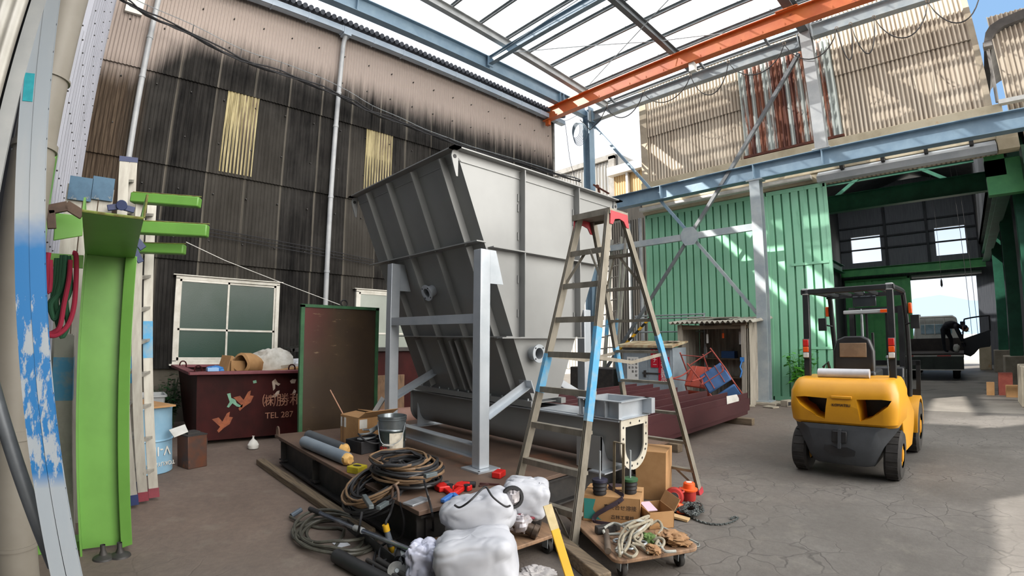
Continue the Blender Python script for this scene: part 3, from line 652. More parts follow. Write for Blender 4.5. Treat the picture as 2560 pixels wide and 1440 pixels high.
# farther buildings seen through the gap
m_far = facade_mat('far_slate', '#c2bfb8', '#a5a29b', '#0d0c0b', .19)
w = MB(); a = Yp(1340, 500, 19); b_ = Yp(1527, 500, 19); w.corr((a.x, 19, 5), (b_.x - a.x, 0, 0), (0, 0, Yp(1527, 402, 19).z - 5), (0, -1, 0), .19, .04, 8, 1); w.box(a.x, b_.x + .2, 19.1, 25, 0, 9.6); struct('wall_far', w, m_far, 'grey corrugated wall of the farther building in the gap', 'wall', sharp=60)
zt = Yp(1527, 393, 19).z
w = MB(); w.box(a.x, b_.x + .35, 18.85, 25, zt - .15, zt + .1); w.box(b_.x + .02, b_.x + .35, 18.85, 19.1, 0, zt); struct('roof_far', w, mat('far_cap', '#8d8a84', '#75726c', 3, .85))
w = MB(); x0 = b_.x + .35
w.prism([Vector((x0, 19, zt + .1)), Vector((x0 + .3, 19, zt)), Vector((x0 + 1.6, 19, zt - 1.0)), Vector((x0 + 1.6, 19, zt - 1.4)), Vector((x0, 19, zt - .6))], (0, 5, 0)); struct('roof_far_side', w, mat('far_roof_slate', '#5e5e5d', '#777672', 5, .85, stretch=(6, 1, 1)))
w = MB(); p = Yp(1535, 440, 16.5); q = Yp(1608, 520, 16.5); w.corr((p.x, 16.5, 4.5), (q.x - p.x + .3, 0, 0), (0, 0, p.z - 4.5), (0, -1, 0), .12, .02, 6, 1); w.box(p.x, q.x + .3, 16.55, 18.8, 0, p.z - .1); struct('wall_far_beige', w, mat('far_beige', '#c9ab7c', '#b6976a', 4, .85, stretch=(8, 1, .3)), 'beige ribbed wall of the farther building beside the workshop', 'wall', sharp=60)
w = MB(); w.box(p.x - .15, q.x + .3, 16.2, 16.6, p.z - .05, p.z + .3); w.box(Yp(1568, 460, 16.4).x - .04, Yp(1568, 460, 16.4).x + .06, 16.35, 16.5, 0, p.z); struct('trim_9', w, m_white)
w = MB(); p2 = Yp(1530, 560, 14.5); w.box(p2.x, -7.75, 14.5, 16.4, 0, Yp(1560, 520, 14.5).z); w.corr((p2.x, 14.48, 0), (-7.75 - p2.x, 0, 0), (0, 0, p2.z), (0, -1, 0), .1, .015, 6, 1); struct('wall_far_dark', w, mat('far_shaded_slate', '#1f1d19', '#35312b', 4, .9, stretch=(1, 1, .15)), 'dark stained wall behind the leaning ladders, shade put into its colour', 'wall')  # slate colour lowered further to stand in for the wall being shaded
w = MB(); p3 = Yp(1605, 600, 12.7); w.tube([Vector((p3.x - .05, 12.7, 0)), Vector((p3.x - .05, 12.7, 5.2))], .05, 10); w.tube([Yp(1573, 560, 13.6), Vector((Yp(1573, 560, 13.6).x, 13.6, 0))], .06, 10); struct('trim_10', w, m_pipe)
# ------------------------------------------------------------------ workshop hall seen through the opening
m_hgreen = mat('hall_green_steel', '#1f5a44', '#2b6d53', 2, .55)
m_hgreen2 = mat('hall_light_green_steel', '#4f9a5c', '#3d8550', 1.5, .55)
m_hsheet = mat('hall_grey_sheet', '#6d7076', '#5c6067', 4, .8, stretch=(6, 6, .3))
m_hdark = mat('hall_dark_sheet', '#3c3f43', '#2e3135', 2, .85)
BY = 30.0
w = MB(); w.box(-5.9, -5.65, 13.2, BY, 0, 4.9); w.box(-5.9, -5.65, 13.2, 20.6, 4.9, 9.5); w.box(-5.9, -5.65, 22.9, BY, 4.9, 9.5); w.box(-5.9, -5.65, 20.6, 22.9, 7.0, 9.5)
struct('wall_hall_left', w, m_hdark)
w = MB(); w.box(1.95, 2.2, 13.2, BY + .3, 0, 5.9); w.box(1.0, 1.06, 13.2, BY, 5.8, 8.9); w.box(1.0, 2.2, 13.2, BY, 5.8, 5.9); struct('wall_hall_right', w, m_hdark)
w = MB()     # back wall around two window openings and the door opening
W1 = (-5.08, -3.59, 5.43, 6.82); W2 = (-.95, .45, 5.44, 6.85); DO = (-2.3, .75, 4.28)
for (a, b_, c_, d_) in ((-5.7, 2, 6.85, 9.6), (-5.7, W1[0], 4.3, 6.85), (W1[1], W2[0], 4.3, 6.85), (W2[1], 2, 4.3, 6.85), (W1[0], W1[1], 4.3, 5.43), (W2[0], W2[1], 4.3, 5.43), (-5.7, DO[0], 0, 4.3), (DO[1], 2, 0, 4.3)): w.box(a, b_, BY, BY + .2, c_, d_)
struct('wall_hall_back', w, m_hsheet)
w = MB()
for k in range(4): w.box(-5.7, 2, BY - .08, BY, 4.95 + k * .62 + .5 * (k > 0), 5.03 + k * .62 + .5 * (k > 0))
for x in (-3.3, -1.3, 1.0): w.box(x - .06, x + .06, BY - .14, BY, 4.8, 9)
struct('trim_11', w, m_hdark)
w = MB()
for (ya, yb) in ((13.0, 18.6), (24.6, 31)):
    for (xa, za, xb, zb) in ((-6, 8.6, -1.8, 9.8), (-1.8, 9.8, 1.0, 8.9)):
        w.hexa([(xa, ya, za), (xb, ya, zb), (xb, yb, zb), (xa, yb, za), (xa, ya, za + .1), (xb, ya, zb + .1), (xb, yb, zb + .1), (xa, yb, za + .1)])
struct('ceiling', w, m_hdark)
w = MB()
for (xa, za, xb, zb) in ((-6, 8.6, -1.8, 9.8), (-1.8, 9.8, 1.0, 8.9)): w.add([(xa, 18.6, za + .05), (xb, 18.6, zb + .05), (xb, 24.6, zb + .05), (xa, 24.6, za + .05)], [(0, 1, 2, 3)])
struct('window_5', w, m_clear, 'translucent strip added in the hall ceiling to brighten the truck', 'roof light')  # roof strip added to let daylight onto the truck cab
bm_ = lambda p, q, w_, h_, m, l: beam(p, q, w_, h_, m, l, 'hall_beam')
bm_((-5.6, 16, 5.45), (1.9, 16, 5.45), .25, .5, m_hgreen, 'dark green crane girder crossing the hall just inside the opening')
bm_((-5.6, 29.4, 4.85), (1.2, 29.4, 4.85), .22, .42, m_hgreen2, 'light green crane beam above the far doorway')
bm_((-5.5, 13.2, 5.05), (-5.5, 29.2, 5.05), .3, .4, m_hgreen, 'green crane runway beam along the left wall of the hall')
bm_((1.2, 13.2, 5.05), (1.2, 29.2, 5.05), .3, .4, m_hgreen, 'green crane runway beam along the right wall of the hall')
for y in (18, 24):
    bm_((-5.6, y, 8.3), (1.0, y, 8.3), .12, .12, m_hgreen, 'dark green roof tie at %s of the hall' % ('mid-depth' if y == 18 else 'the far end'))
    for x, s in ((-5.6, 1), (1.0, -1)):
        w = MB(); w.bar((x, y, 7.0), (x + s * 3.6, y, 9.4), .1, .14); one('roof_brace', w, m_hgreen, 'sloping green roof brace on the %s side at %s of the hall' % ('left' if s > 0 else 'right', 'mid-depth' if y == 18 else 'the far end'), 'brace', kind='structure')
for y, l in ((13.9, 'nearest the opening'), (19, 'beside the truck'), (25, 'near the far doorway')):
    w = MB(); w.hbeam((1.45, y, .85), (1.45, y, 6), .35, .3, .02, .014, (0, 1, 0)); one('hall_column', w, m_hgreen, 'dark green steel column on the right of the hall, %s' % l, 'column', kind='structure')
    w = MB(); w.box(1.1, 1.9, y - .5, y + .5, 0, .85); struct('column_plinth', w, m_conc, bevel=.02)
    w = MB(); w.hbeam((-5.45, y, 0), (-5.45, y, 6), .35, .3, .02, .014, (0, 1, 0)); one('hall_column', w, m_hgreen, 'dark green steel column on the left of the hall, %s' % l, 'column', kind='structure')
w = MB(); w.box(.75, 1.15, 13.1, 13.35, 4.85, 5.3); w.box(.75, 1.9, 13.1, 13.35, 4.45, 5.2); struct('trim_12', w, m_hgreen2)
# far doorway: green door leaf on the left
w = MB(); x = -5.5
while x < -2.35: w.box(x, x + .26, BY - .3, BY - .26, 0, 4.5); w.box(x + .26, x + .36, BY - .26, BY - .25, 0, 4.5); x += .36
w.box(-5.5, -2.3, BY - .34, BY - .25, 3.0, 3.1); w.box(-5.5, -2.3, BY - .34, BY - .25, 4.4, 4.5); w.box(-2.4, -2.3, BY - .34, BY - .25, 0, 4.5)
struct('door_3', w, m_hgreen2, 'ribbed green door leaf at the far end of the hall', 'sliding door')
w = MB(); w.cyl((-2.2, BY - .2, 4.45), (1.0, BY - .2, 4.45), .09, 10); struct('trim_13', w, m_grey)
# hills and hazy distance
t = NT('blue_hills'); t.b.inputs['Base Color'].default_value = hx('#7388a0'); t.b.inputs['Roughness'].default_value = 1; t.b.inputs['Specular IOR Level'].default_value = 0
w = MB(); prof = [(-300, 0), (-160, 12), (-90, 18), (-52, 22), (-30, 27.5), (-14, 29), (-4, 26.5), (6, 23.5), (16, 22.5), (60, 24), (130, 14), (260, 0)]
n_ = len(prof); vs = [(x, 410, -1) for x, z in prof] + [(x, 412 + z, z) for x, z in prof] + [(x, 520, -1) for x, z in prof]
w.add(vs, [(i, i + 1, n_ + i + 1, n_ + i) for i in range(n_ - 1)] + [(n_ + i, n_ + i + 1, 2 * n_ + i + 1, 2 * n_ + i) for i in range(n_ - 1)])
struct('hills', w, t.m, 'hazy blue mountain ridge beyond the far doorway', 'mountain')
# hoist wires hanging in the hall
hw = thing('hoist_cable', 'thin dark crane cables with a small hook hanging in the far doorway', 'cable', (.2, 27, 4.6))
for x in (.28, .52):
    w = MB(); w.tube([(x - .15, 27, 9.0), (x + .0, 27, 3.2), (x + .08, 27, 1.2)], .012, 5); w.build('wire', m_dark, hw)
w = MB(); w.tube([(-.75, 27, 9.3), (-.75, 27, 4.0)], .008, 5); w.lathe([(.0, 3.6), (.05, 3.7), (.04, 3.9), (.012, 4.0)], (-.75, 27, 0), 8); w.build('hook', m_dark, hw)

# ------------------------------------------------------------------ flatbed truck with a person on the bed
m_tw = mat('truck_white', '#d7d8d2', '#c9cac4', 2, .4); m_tb = mat('truck_bed_dark', '#2a2523', '#38312d', 4, .7); m_tg = mat('truck_green_gate', '#26302b', '#323c36', 3, .6)
m_glassd = mat('dark_glass', '#20262a', None, rough=.08, spec=.8)
TX, TY = -.95, 20.3
tr = thing('flatbed_truck', 'white-cabbed flatbed truck standing in the hall with its right door open', 'truck', (TX, TY, 0))
P_ = lambda: MB()
w = P_(); w.box(TX - .95, TX + .95, TY, TY + 3.1, .80, .90); w.box(TX - .95, TX + .95, TY - .02, TY, .76, .84); w.build('bed', m_tb, tr, bevel=.006)
w = P_(); w.box(TX - .94, TX + .94, TY - .05, TY - .01, .36, .79)
for x in (-.6, 0, .6): w.box(TX + x - .02, TX + x + .02, TY - .065, TY - .05, .4, .75)
tg = w.build('tailgate', m_tg, tr, bevel=.005)
w = P_(); w.box(TX - .94, TX + .94, TY - .06, TY - .01, .335, .37); w.build('gate_rail', m_white, tg)
w = P_(); w.box(TX - .95, TX + .95, TY - .03, TY - .018, .80, .84); rr_o = w.build('rear_sill', m_white, tr)
w = P_(); w.box(TX - .85, TX - .62, TY - .036, TY - .03, .805, .835); w.box(TX + .12, TX + .55, TY - .036, TY - .03, .805, .835); w.build('red_reflector', m_red, rr_o)
w = P_(); w.box(TX - .95, TX + .95, TY + 3.05, TY + 3.12, .9, 1.38); w.build('headboard', m_tb, tr, bevel=.01)
w = P_(); w.box(TX - .97, TX - .93, TY + .05, TY + 3.05, .9, 1.28); w.build('side_board', m_tb, tr)
w = P_(); w.box(TX - .35, TX + .35, TY + .2, TY + 5.2, .5, .78); w.box(TX - .8, TX + .8, TY + .6, TY + .75, .42, .7); w.build('chassis', m_dark, tr)
w = P_(); cs = [(-.82, .62), (-.86, 1.35), (-.74, 2.16), (-.6, 2.26), (.6, 2.26), (.74, 2.16), (.86, 1.35), (.82, .62)]
w.prism([Vector((TX + a, TY + 3.25, c_)) for a, c_ in cs], (0, 1.55, 0)); cb = w.build('cab', m_tw, tr, bevel=.04)
w = P_(); w.box(TX - .56, TX + .56, TY + 3.235, TY + 3.26, 1.55, 1.92); w.build('rear_window', mat('bright_rear_window', '#a9c4d2', '#5f7f8a', 1.5, .1), cb, bevel=.03)
w = P_()
for k in range(9): w.box(TX - .7 + k * .175 - .02, TX - .7 + k * .175 + .02, TY + 3.225, TY + 3.25, 1.36, 1.48)
w.build('louvres', m_tw, cb)
w = P_(); w.tube([(TX - .76, TY + 3.15, .9), (TX - .72, TY + 3.15, 2.1), (TX - .6, TY + 3.15, 2.2), (TX + .6, TY + 3.15, 2.2), (TX + .72, TY + 3.15, 2.1), (TX + .76, TY + 3.15, .9)], .025, 8)
for x in (-.4, -.05, .3): w.tube([(TX + x, TY + 3.15, 1.5), (TX + x, TY + 3.15, 2.2)], .02, 6)
w.build('cab_guard', m_white, tr)
for sx, sy in ((-1, .9), (1, .9), (-1, 4.0), (1, 4.0)):
    w = P_(); x = TX + sx * .70; w.lathe([(.2, -.11), (.36, -.12), (.39, -.08), (.39, .08), (.36, .12), (.2, .11)], (x, TY + sy, .39), 24, (1, 0, 0)); ww = w.build('wheel', m_black, tr)
    w = P_(); w.cyl((x - .1, TY + sy, .39), (x + .1, TY + sy, .39), .2, 16); w.build('rim', m_galv, ww)
w = P_(); dx0, dy_ = TX + .90, TY + 3.9     # open door swung outwards
w.prism([Vector((dx0 + a, dy_ + .2, c_)) for a, c_ in ((0, .72), (.28, .62), (.42, .72), (.62, .95), (1.0, 1.0), (1.02, 1.1), (1.02, 1.66), (.02, 1.32))], (0, .07, 0)); dr = w.build('door', mat('door_dark', '#23262a', None, rough=.5), tr, bevel=.015)
w = P_(); w.tube(catmull([(dx0 + .02, dy_ + .24, 1.32), (dx0 + .1, dy_ + .24, 2.0), (dx0 + .22, dy_ + .24, 2.12), (dx0 + .95, dy_ + .24, 2.2), (dx0 + 1.02, dy_ + .24, 2.1), (dx0 + 1.02, dy_ + .24, 1.6)], 4), .03, 6); w.build('window_frame', m_black, dr)
w = P_(); w.tube([(TX + .72, TY + 3.3, 1.5), (TX + .95, TY + 3.2, 1.6), (TX + .95, TY + 3.2, 2.0)], .015, 6); mo = w.build('mirror_arm', m_black, tr)
w = P_(); w.box(TX + .86, TX + 1.04, TY + 3.17, TY + 3.22, 1.7, 2.0); w.build('mirror', m_black, mo, bevel=.015)
w = P_(); w.lathe([(.0, 0), (.04, 0), (.035, .06), (0, .08)], (TX - .6, TY + 3.6, 2.27), 10); w.build('marker_lamp', m_white, tr)

# person bending over on the truck bed
def skin(name, verts, edges, radii, m, parent, root=0, lv=2):
    me = bpy.data.meshes.new(name); inv = WM[parent.name].inverted() if parent else Matrix.Identity(4)
    me.from_pydata([tuple(inv @ Vector(v)) for v in verts], edges, []); o = bpy.data.objects.new(name, me); COL.objects.link(o)
    md = o.modifiers.new('skin', 'SKIN'); md.use_smooth_shade = True
    for i, r_ in enumerate(radii): me.skin_vertices[0].data[i].radius = (r_, r_) if not isinstance(r_, tuple) else r_
    me.skin_vertices[0].data[root].use_root = True
    s_ = o.modifiers.new('sub', 'SUBSURF'); s_.levels = lv; s_.render_levels = lv
    dg = bpy.context.evaluated_depsgraph_get(); me2 = bpy.data.meshes.new_from_object(o.evaluated_get(dg)); bpy.data.objects.remove(o)
    me2.polygons.foreach_set('use_smooth', [True] * len(me2.polygons))
    me2.materials.clear(); me2.materials.append(m); me2.name = name; o = bpy.data.objects.new(name, me2); COL.objects.link(o)
    if parent: o.parent = parent; WM[o.name] = WM[parent.name]
    return o
PX, PY, PZ = -.60, 21.0, .905
pe = thing('person', 'person in dark work clothes and cap bending over on the truck bed', 'person', (PX, PY, PZ))
V = lambda x, y, z: (PX + x, PY + y, PZ + z)
m_cloth = mat('dark_workwear', '#14161d', '#1d2029', 8, .9); m_skin = mat('skin', '#a87a5e', None, rough=.6)
vt = [V(-.05, 0, .84), V(.10, 0, .93), V(.28, 0, .97), V(.42, 0, .93), V(.50, 0, .89),      # pelvis, waist, chest, neck base, neck
      V(-.03, -.12, .80), V(-.03, -.13, .44), V(.0, -.13, .08), V(.12, -.14, .04),           # legs
      V(.06, .12, .80), V(.22, .14, .44), V(.20, .13, .08), V(.33, .13, .04),
      V(.36, -.19, .88), V(.46, -.24, .60), V(.56, -.22, .36),                                # arms
      V(.40, .19, .86), V(.52, .22, .60), V(.62, .18, .36), V(.57, 0, .84), V(.66, 0, .80)]
ed = [(0, 1), (1, 2), (2, 3), (3, 4), (0, 5), (5, 6), (6, 7), (7, 8), (0, 9), (9, 10), (10, 11), (11, 12), (3, 13), (13, 14), (14, 15), (3, 16), (16, 17), (17, 18), (4, 19), (19, 20)]
rd = [.15, .145, .16, .11, .06, .095, .07, .048, .04, .095, .07, .048, .04, .06, .045, .033, .06, .045, .033, .075, .085]
skin('body', vt, ed, rd, m_cloth, pe)
w = MB(); w.lathe([(.02, -.10), (.07, -.09), (.092, -.02), (.098, .04), (.085, .10), (.03, .125)], V(.66, 0, .80), 14, (.75, 0, -.35)); hd = w.build('head', m_skin, pe)
w = MB(); w.lathe([(.105, .0), (.108, .05), (.09, .11), (.03, .14), (0, .142)], V(.62, 0, .82), 14, (.8, 0, .15)); w.box(*[q for ab in zip(V(.7, -.07, .70), V(.80, .07, .72)) for q in ab]); w.build('cap', m_cloth, pe)
for s_, b_ in ((-1, V(.56, -.22, .36)), (1, V(.62, .18, .36))):
    ev, ee, er = [b_, (b_[0] + .03, b_[1], b_[2] - .08)], [(0, 1)], [.032, .04]
    for k in range(4): ev += [(b_[0] + .035 + .004 * k, b_[1] - .03 + .02 * k, b_[2] - .14), (b_[0] + .02, b_[1] - .03 + .02 * k, b_[2] - .19 + .006 * abs(k - 1))]; ee += [(1, 2 + 2 * k), (2 + 2 * k, 3 + 2 * k)]; er += [.01, .009]
    ev += [(b_[0] - .02, b_[1], b_[2] - .11), (b_[0] - .01, b_[1], b_[2] - .16)]; ee += [(0, 10), (10, 11)]; er += [.012, .01]
    skin('hand', ev, ee, er, m_cloth, pe)
w = MB(); w.blob((TX + .72, PY - .05, 1.05), .1, .1, .14, amp=.25, seed=4, flat=.905); one('parcel', w, m_white, 'small pale bundle on the truck bed under the hands of the bending person', 'parcel')
# boxes and lumber by the right column of the hall
for (a, b_, c_, d_, h_, m, l) in ((.78, 15.8, .32, .35, .55, mat('red_box', '#7e3a30', '#93503f', 4, .8), 'dark red box standing by the concrete plinth in the hall'), (.92, 15.35, .42, .25, .28, m_card, 'low brown carton in front of the dark red box in the hall'), (.50, 15.75, .18, .2, .32, m_card, 'narrow brown carton left of the dark red box in the hall')):
    w = MB(); w.box(a, a + c_, b_, b_ + d_, 0, h_); w.box(a + .01, a + c_ - .01, b_ + d_ / 2 - .02, b_ + d_ / 2 + .02, h_, h_ + .002); one('carton', w, m, l, 'box', bevel=.008)
w = MB(); w.bar((1.4, 15.4, .02), (1.65, 15.9, 1.9), .2, .03); w.bar((1.6, 15.3, .02), (1.75, 15.8, 1.6), .1, .1); one('plank_stack', w, m_wood, 'pale broken boards leaning at the right edge of the hall', 'boards')
w = MB(); w.box(.6, 1.05, 26, 27, 0, 1.0); one('crate', w, m_cream, 'pale block standing by the far doorway', 'block', bevel=.02)
w = MB(); w.blob((1.5, 14.85, .25), .26, .3, .28, amp=.35, seed=9, flat=0); one('dark_bag', w, m_black, 'dark sagging bag heaped at the foot of the boards in the hall', 'bag')
# ------------------------------------------------------------------ forklift (local frame: x right, y forward, z up; origin on the ground under the counterweight)
m_yel = mat('forklift_yellow', '#d3951a', '#c68a18', 2.5, .38, c3='#b98a2a', s3=6, lo3=.68, hi3=.74); m_cw = mat('counterweight_grey', '#3a3d41', '#44474b', 5, .5, c3='#77797b', s3=9, lo3=.70, hi3=.74)
m_fb = mat('forklift_black', '#1d1e20', '#292a2c', 5, .4); m_tyre = mat('tyre', '#232120', '#35322f', 7, .8)
fk = thing('forklift', 'yellow and dark grey forklift seen from behind in front of the green door', 'forklift', (-1.20, 6.0, 0), R(-1.5))
FM = WM[fk.name]
def fl(mb, name, m, parent=None, bevel=0, sharp=35):
    return mb.build(name, m, parent or fk, None, bevel, sharp, local=True)
# counterweight body: yellow upper hood lofted from outline rings, with two real vent recesses
def loft(rings, caps=True):
    w = MB(); n = len(rings[0]); vs = [q for r_ in rings for q in r_]; fs = []
    for i in range(len(rings) - 1): fs += [(i * n + k, i * n + (k + 1) % n, (i + 1) * n + (k + 1) % n, (i + 1) * n + k) for k in range(n)]
    if caps: fs += [tuple(range(n - 1, -1, -1)), tuple(range((len(rings) - 1) * n, len(rings) * n))]
    return w.add(vs, fs)
def sect(hw, yb, yf, z, crn, nz=6):   # plan outline with rounded rear corners
    p = [(-hw, yf, z)]
    for k in range(nz + 1): a = PI + PI / 2 * k / nz; p.append((-hw + crn + crn * math.cos(a), yb + crn + crn * math.sin(a), z))
    for k in range(nz + 1): a = 1.5 * PI + PI / 2 * k / nz; p.append((hw - crn + crn * math.cos(a), yb + crn + crn * math.sin(a), z))
    return p + [(hw, yf, z)]
body = loft([sect(.555, .10, .75, .60, .14), sect(.575, .045, .75, .64, .15), sect(.585, .0, .75, .80, .15), sect(.582, .012, .75, .965, .15), sect(.55, .06, .75, 1.06, .15), sect(.52, .11, .75, 1.105, .14), sect(.49, .16, .75, 1.115, .12)])
cwt = fl(body, 'counterweight', m_yel)
import bmesh
def recalc(me):
    b = bmesh.new(); b.from_mesh(me); bmesh.ops.recalc_face_normals(b, faces=b.faces); b.to_mesh(me); b.free()
recalc(cwt.data)
def vent(pts, dep):     # cutter for the vent recess
    c = MB(); f_ = [Vector((x, -.05, z)) for x, z in pts]; cx = sum(x for x, z in pts) / len(pts); cz = sum(z for x, z in pts) / len(pts)
    b_ = [Vector((x + s_ * .03, dep, z + .015 if z < cz else z - .01)) for x, z in pts for s_ in [1 if x < cx else -1]]
    n = len(pts); c.add(f_ + b_, [tuple(range(n)), tuple(range(2 * n - 1, n - 1, -1))] + [(i, n + i, n + (i + 1) % n, (i + 1) % n) for i in range(n)])
    return c
vl = [(-.50, .905), (-.40, .915), (-.14, .905), (-.155, .80), (-.17, .665), (-.27, .70), (-.38, .77), (-.46, .84)]
vr = [(-x + .02, z) for x, z in reversed(vl)]
for vv in (vl, vr):
    c = vent(vv, .34).build('cut', m_fb, None); c.matrix_world = FM; recalc(c.data)
    md = cwt.modifiers.new('cut', 'BOOLEAN'); md.operation = 'DIFFERENCE'; md.object = c; md.solver = 'EXACT'
bpy.context.view_layer.update()
dg = bpy.context.evaluated_depsgraph_get(); nm = bpy.data.meshes.new_from_object(cwt.evaluated_get(dg)); cwt.modifiers.clear(); cwt.data = nm
for o in [o for o in bpy.data.objects if o.name.startswith('cut')]: bpy.data.objects.remove(o)
nm.materials.clear(); nm.materials.append(m_yel); nm.materials.append(m_fb)
for p_ in nm.polygons:
    p_.material_index = 1 if (p_.center.y > .20 and p_.normal.y < -.5 and p_.center.z < .95) else 0
    p_.use_smooth = True
nm.set_sharp_from_angle(angle=R(30))
w = MB(); w.box(-.10, .12, -.012, .03, .905, .935); fl(w, 'bridge_ridge', m_yel, cwt, .006)
letters('lettering', 'KOMATSU', mat('logo_dark', '#3a2a22'), cwt, FM @ Vector((.005, -.003, .835)), FM.to_3x3() @ Vector((1, 0, 0)), (0, 0, 1), .042, .003)
# lower grey ballast
lw = loft([[(-.33, .18, .17), (-.25, .10, .17), (.25, .10, .17), (.33, .18, .17), (.33, .7, .17), (-.33, .7, .17)], [(-.36, .12, .25), (-.27, .055, .25), (.27, .055, .25), (.36, .12, .25), (.36, .7, .25), (-.36, .7, .25)], [(-.43, .12, .40), (-.30, .04, .40), (.30, .04, .40), (.43, .12, .40), (.43, .7, .40), (-.43, .7, .40)], [(-.53, .2, .54), (-.36, .05, .56), (.36, .05, .56), (.53, .2, .54), (.53, .7, .54), (-.53, .7, .54)], [(-.565, .25, .605), (-.44, .06, .61), (.44, .06, .61), (.565, .25, .605), (.55, .7, .605), (-.55, .7, .605)]])
bal = fl(lw, 'ballast', m_cw, bevel=.008)
w = MB(); w.box(-.10, .06, .02, .06, .42, .55); fl(w, 'drawbar_slot', m_fb, bal, .01)
w = MB(); w.prism([Vector((x, .035, z)) for x, z in ((-.18, .38), (-.10, .385), (-.05, .36), (.06, .375), (.15, .34), (.14, .285), (.02, .27), (-.13, .29), (-.19, .33))], (0, .03, 0)); fl(w, 'opening', m_fb, bal)
w = MB(); w.box(-.03, .0, -.0, .06, .36, .57); fl(w, 'drawbar_pin', m_cw, bal)
# chassis, side panels, fenders, floor
w = MB(); w.box(-.5, .5, .7, 2.1, .28, .62); fl(w, 'chassis', m_fb)
w = MB(); w.prism([Vector((.50, y, z)) for y, z in ((.45, .62), (.7, .25), (1.35, .22), (1.55, .45), (1.55, .62), (.75, .95), (.5, 1.0))], (.07, 0, 0)); fl(w, 'side_panel', m_yel, bevel=.01)
w = MB(); w.prism([Vector((-.57, y, z)) for y, z in ((.45, .62), (.7, .25), (1.35, .22), (1.55, .45), (1.55, .62), (.75, .95), (.5, 1.0))], (.07, 0, 0)); fl(w, 'side_panel', m_yel, bevel=.01)
for s_ in (-1, 1):
    w = MB(); a = [Vector((s_ * .40, 2.05 + .40 * math.cos(q), .36 + .40 * math.sin(q))) for q in np.linspace(-.1, PI + .1, 12)]; b_ = [Vector((s_ * .40, 2.05 + .36 * math.cos(q), .36 + .36 * math.sin(q))) for q in np.linspace(PI + .1, -.1, 12)]
    w.prism(a + b_, (s_ * .20, 0, 0)); fl(w, 'fender', m_yel)
w = MB(); w.box(-.5, .5, 1.2, 2.0, .6, .66); fl(w, 'floor_plate', m_fb)
w = MB(); w.hexa([(-.42, 1.75, .66), (.42, 1.75, .66), (.42, 2.05, .66), (-.42, 2.05, .66), (-.42, 1.85, 1.15), (.42, 1.85, 1.15), (.42, 2.0, 1.15), (-.42, 2.0, 1.15)]); fl(w, 'dashboard', m_fb, bevel=.02)
w = MB(); w.tube([(-.12, 1.72, 1.28), (-.12, 1.9, 1.0)], .03, 8); w.tube([Vector((-.12 + .17 * math.cos(q), 1.72 + .09 * math.sin(q), 1.30 + .14 * math.sin(q))) for q in np.linspace(0, 2 * PI, 20, endpoint=False)], .015, 6, True); fl(w, 'steering_wheel', m_fb)
for x in (.24, .32):
    w = MB(); w.tube([(x, 1.75, 1.0), (x, 1.68, 1.28)], .008, 6); w.lathe([(0, 0), (.022, .01), (.022, .035), (0, .045)], (x, 1.68, 1.27), 8); fl(w, 'lever', m_galv)
w = MB(); w.tube([(.06, 1.75, 1.1), (.06, 1.7, 1.62)], .018, 8); fl(w, 'grab_pole', m_fb)
# wheels
for x, y, r_, wd_ in ((-.50, .40, .27, .17), (.50, .40, .27, .17), (-.50, 2.05, .345, .21), (.50, 2.05, .345, .21)):
    w = MB(); h = wd_ / 2; w.lathe([(r_ * .5, -h), (r_ * .9, -h), (r_, -h * .72), (r_, h * .72), (r_ * .9, h), (r_ * .5, h)], (x, y, r_), 30, (1, 0, 0)); wh = fl(w, 'wheel', m_tyre)
    for k in range(18):
        a = 2 * PI * k / 18; w = MB() if k == 0 else w
        c_ = Vector((x, y + r_ * math.cos(a), r_ + r_ * math.sin(a))); d_ = Vector((0, -math.sin(a), math.cos(a))); w.obox(c_, Vector((h * .7, 0, 0)), d_ * .02, Vector((0, math.cos(a), math.sin(a))) * .006)
    w.v = [Vector((q.x, q.y, max(q.z, .002))) for q in w.v]; fl(w, 'tread', m_tyre, wh)
    w = MB(); w.cyl((x - h * .8, y, r_), (x + h * .8, y, r_), r_ * .5, 18); w.cyl((x - h, y, r_), (x + h, y, r_), r_ * .25, 12); fl(w, 'rim', m_yel, wh)
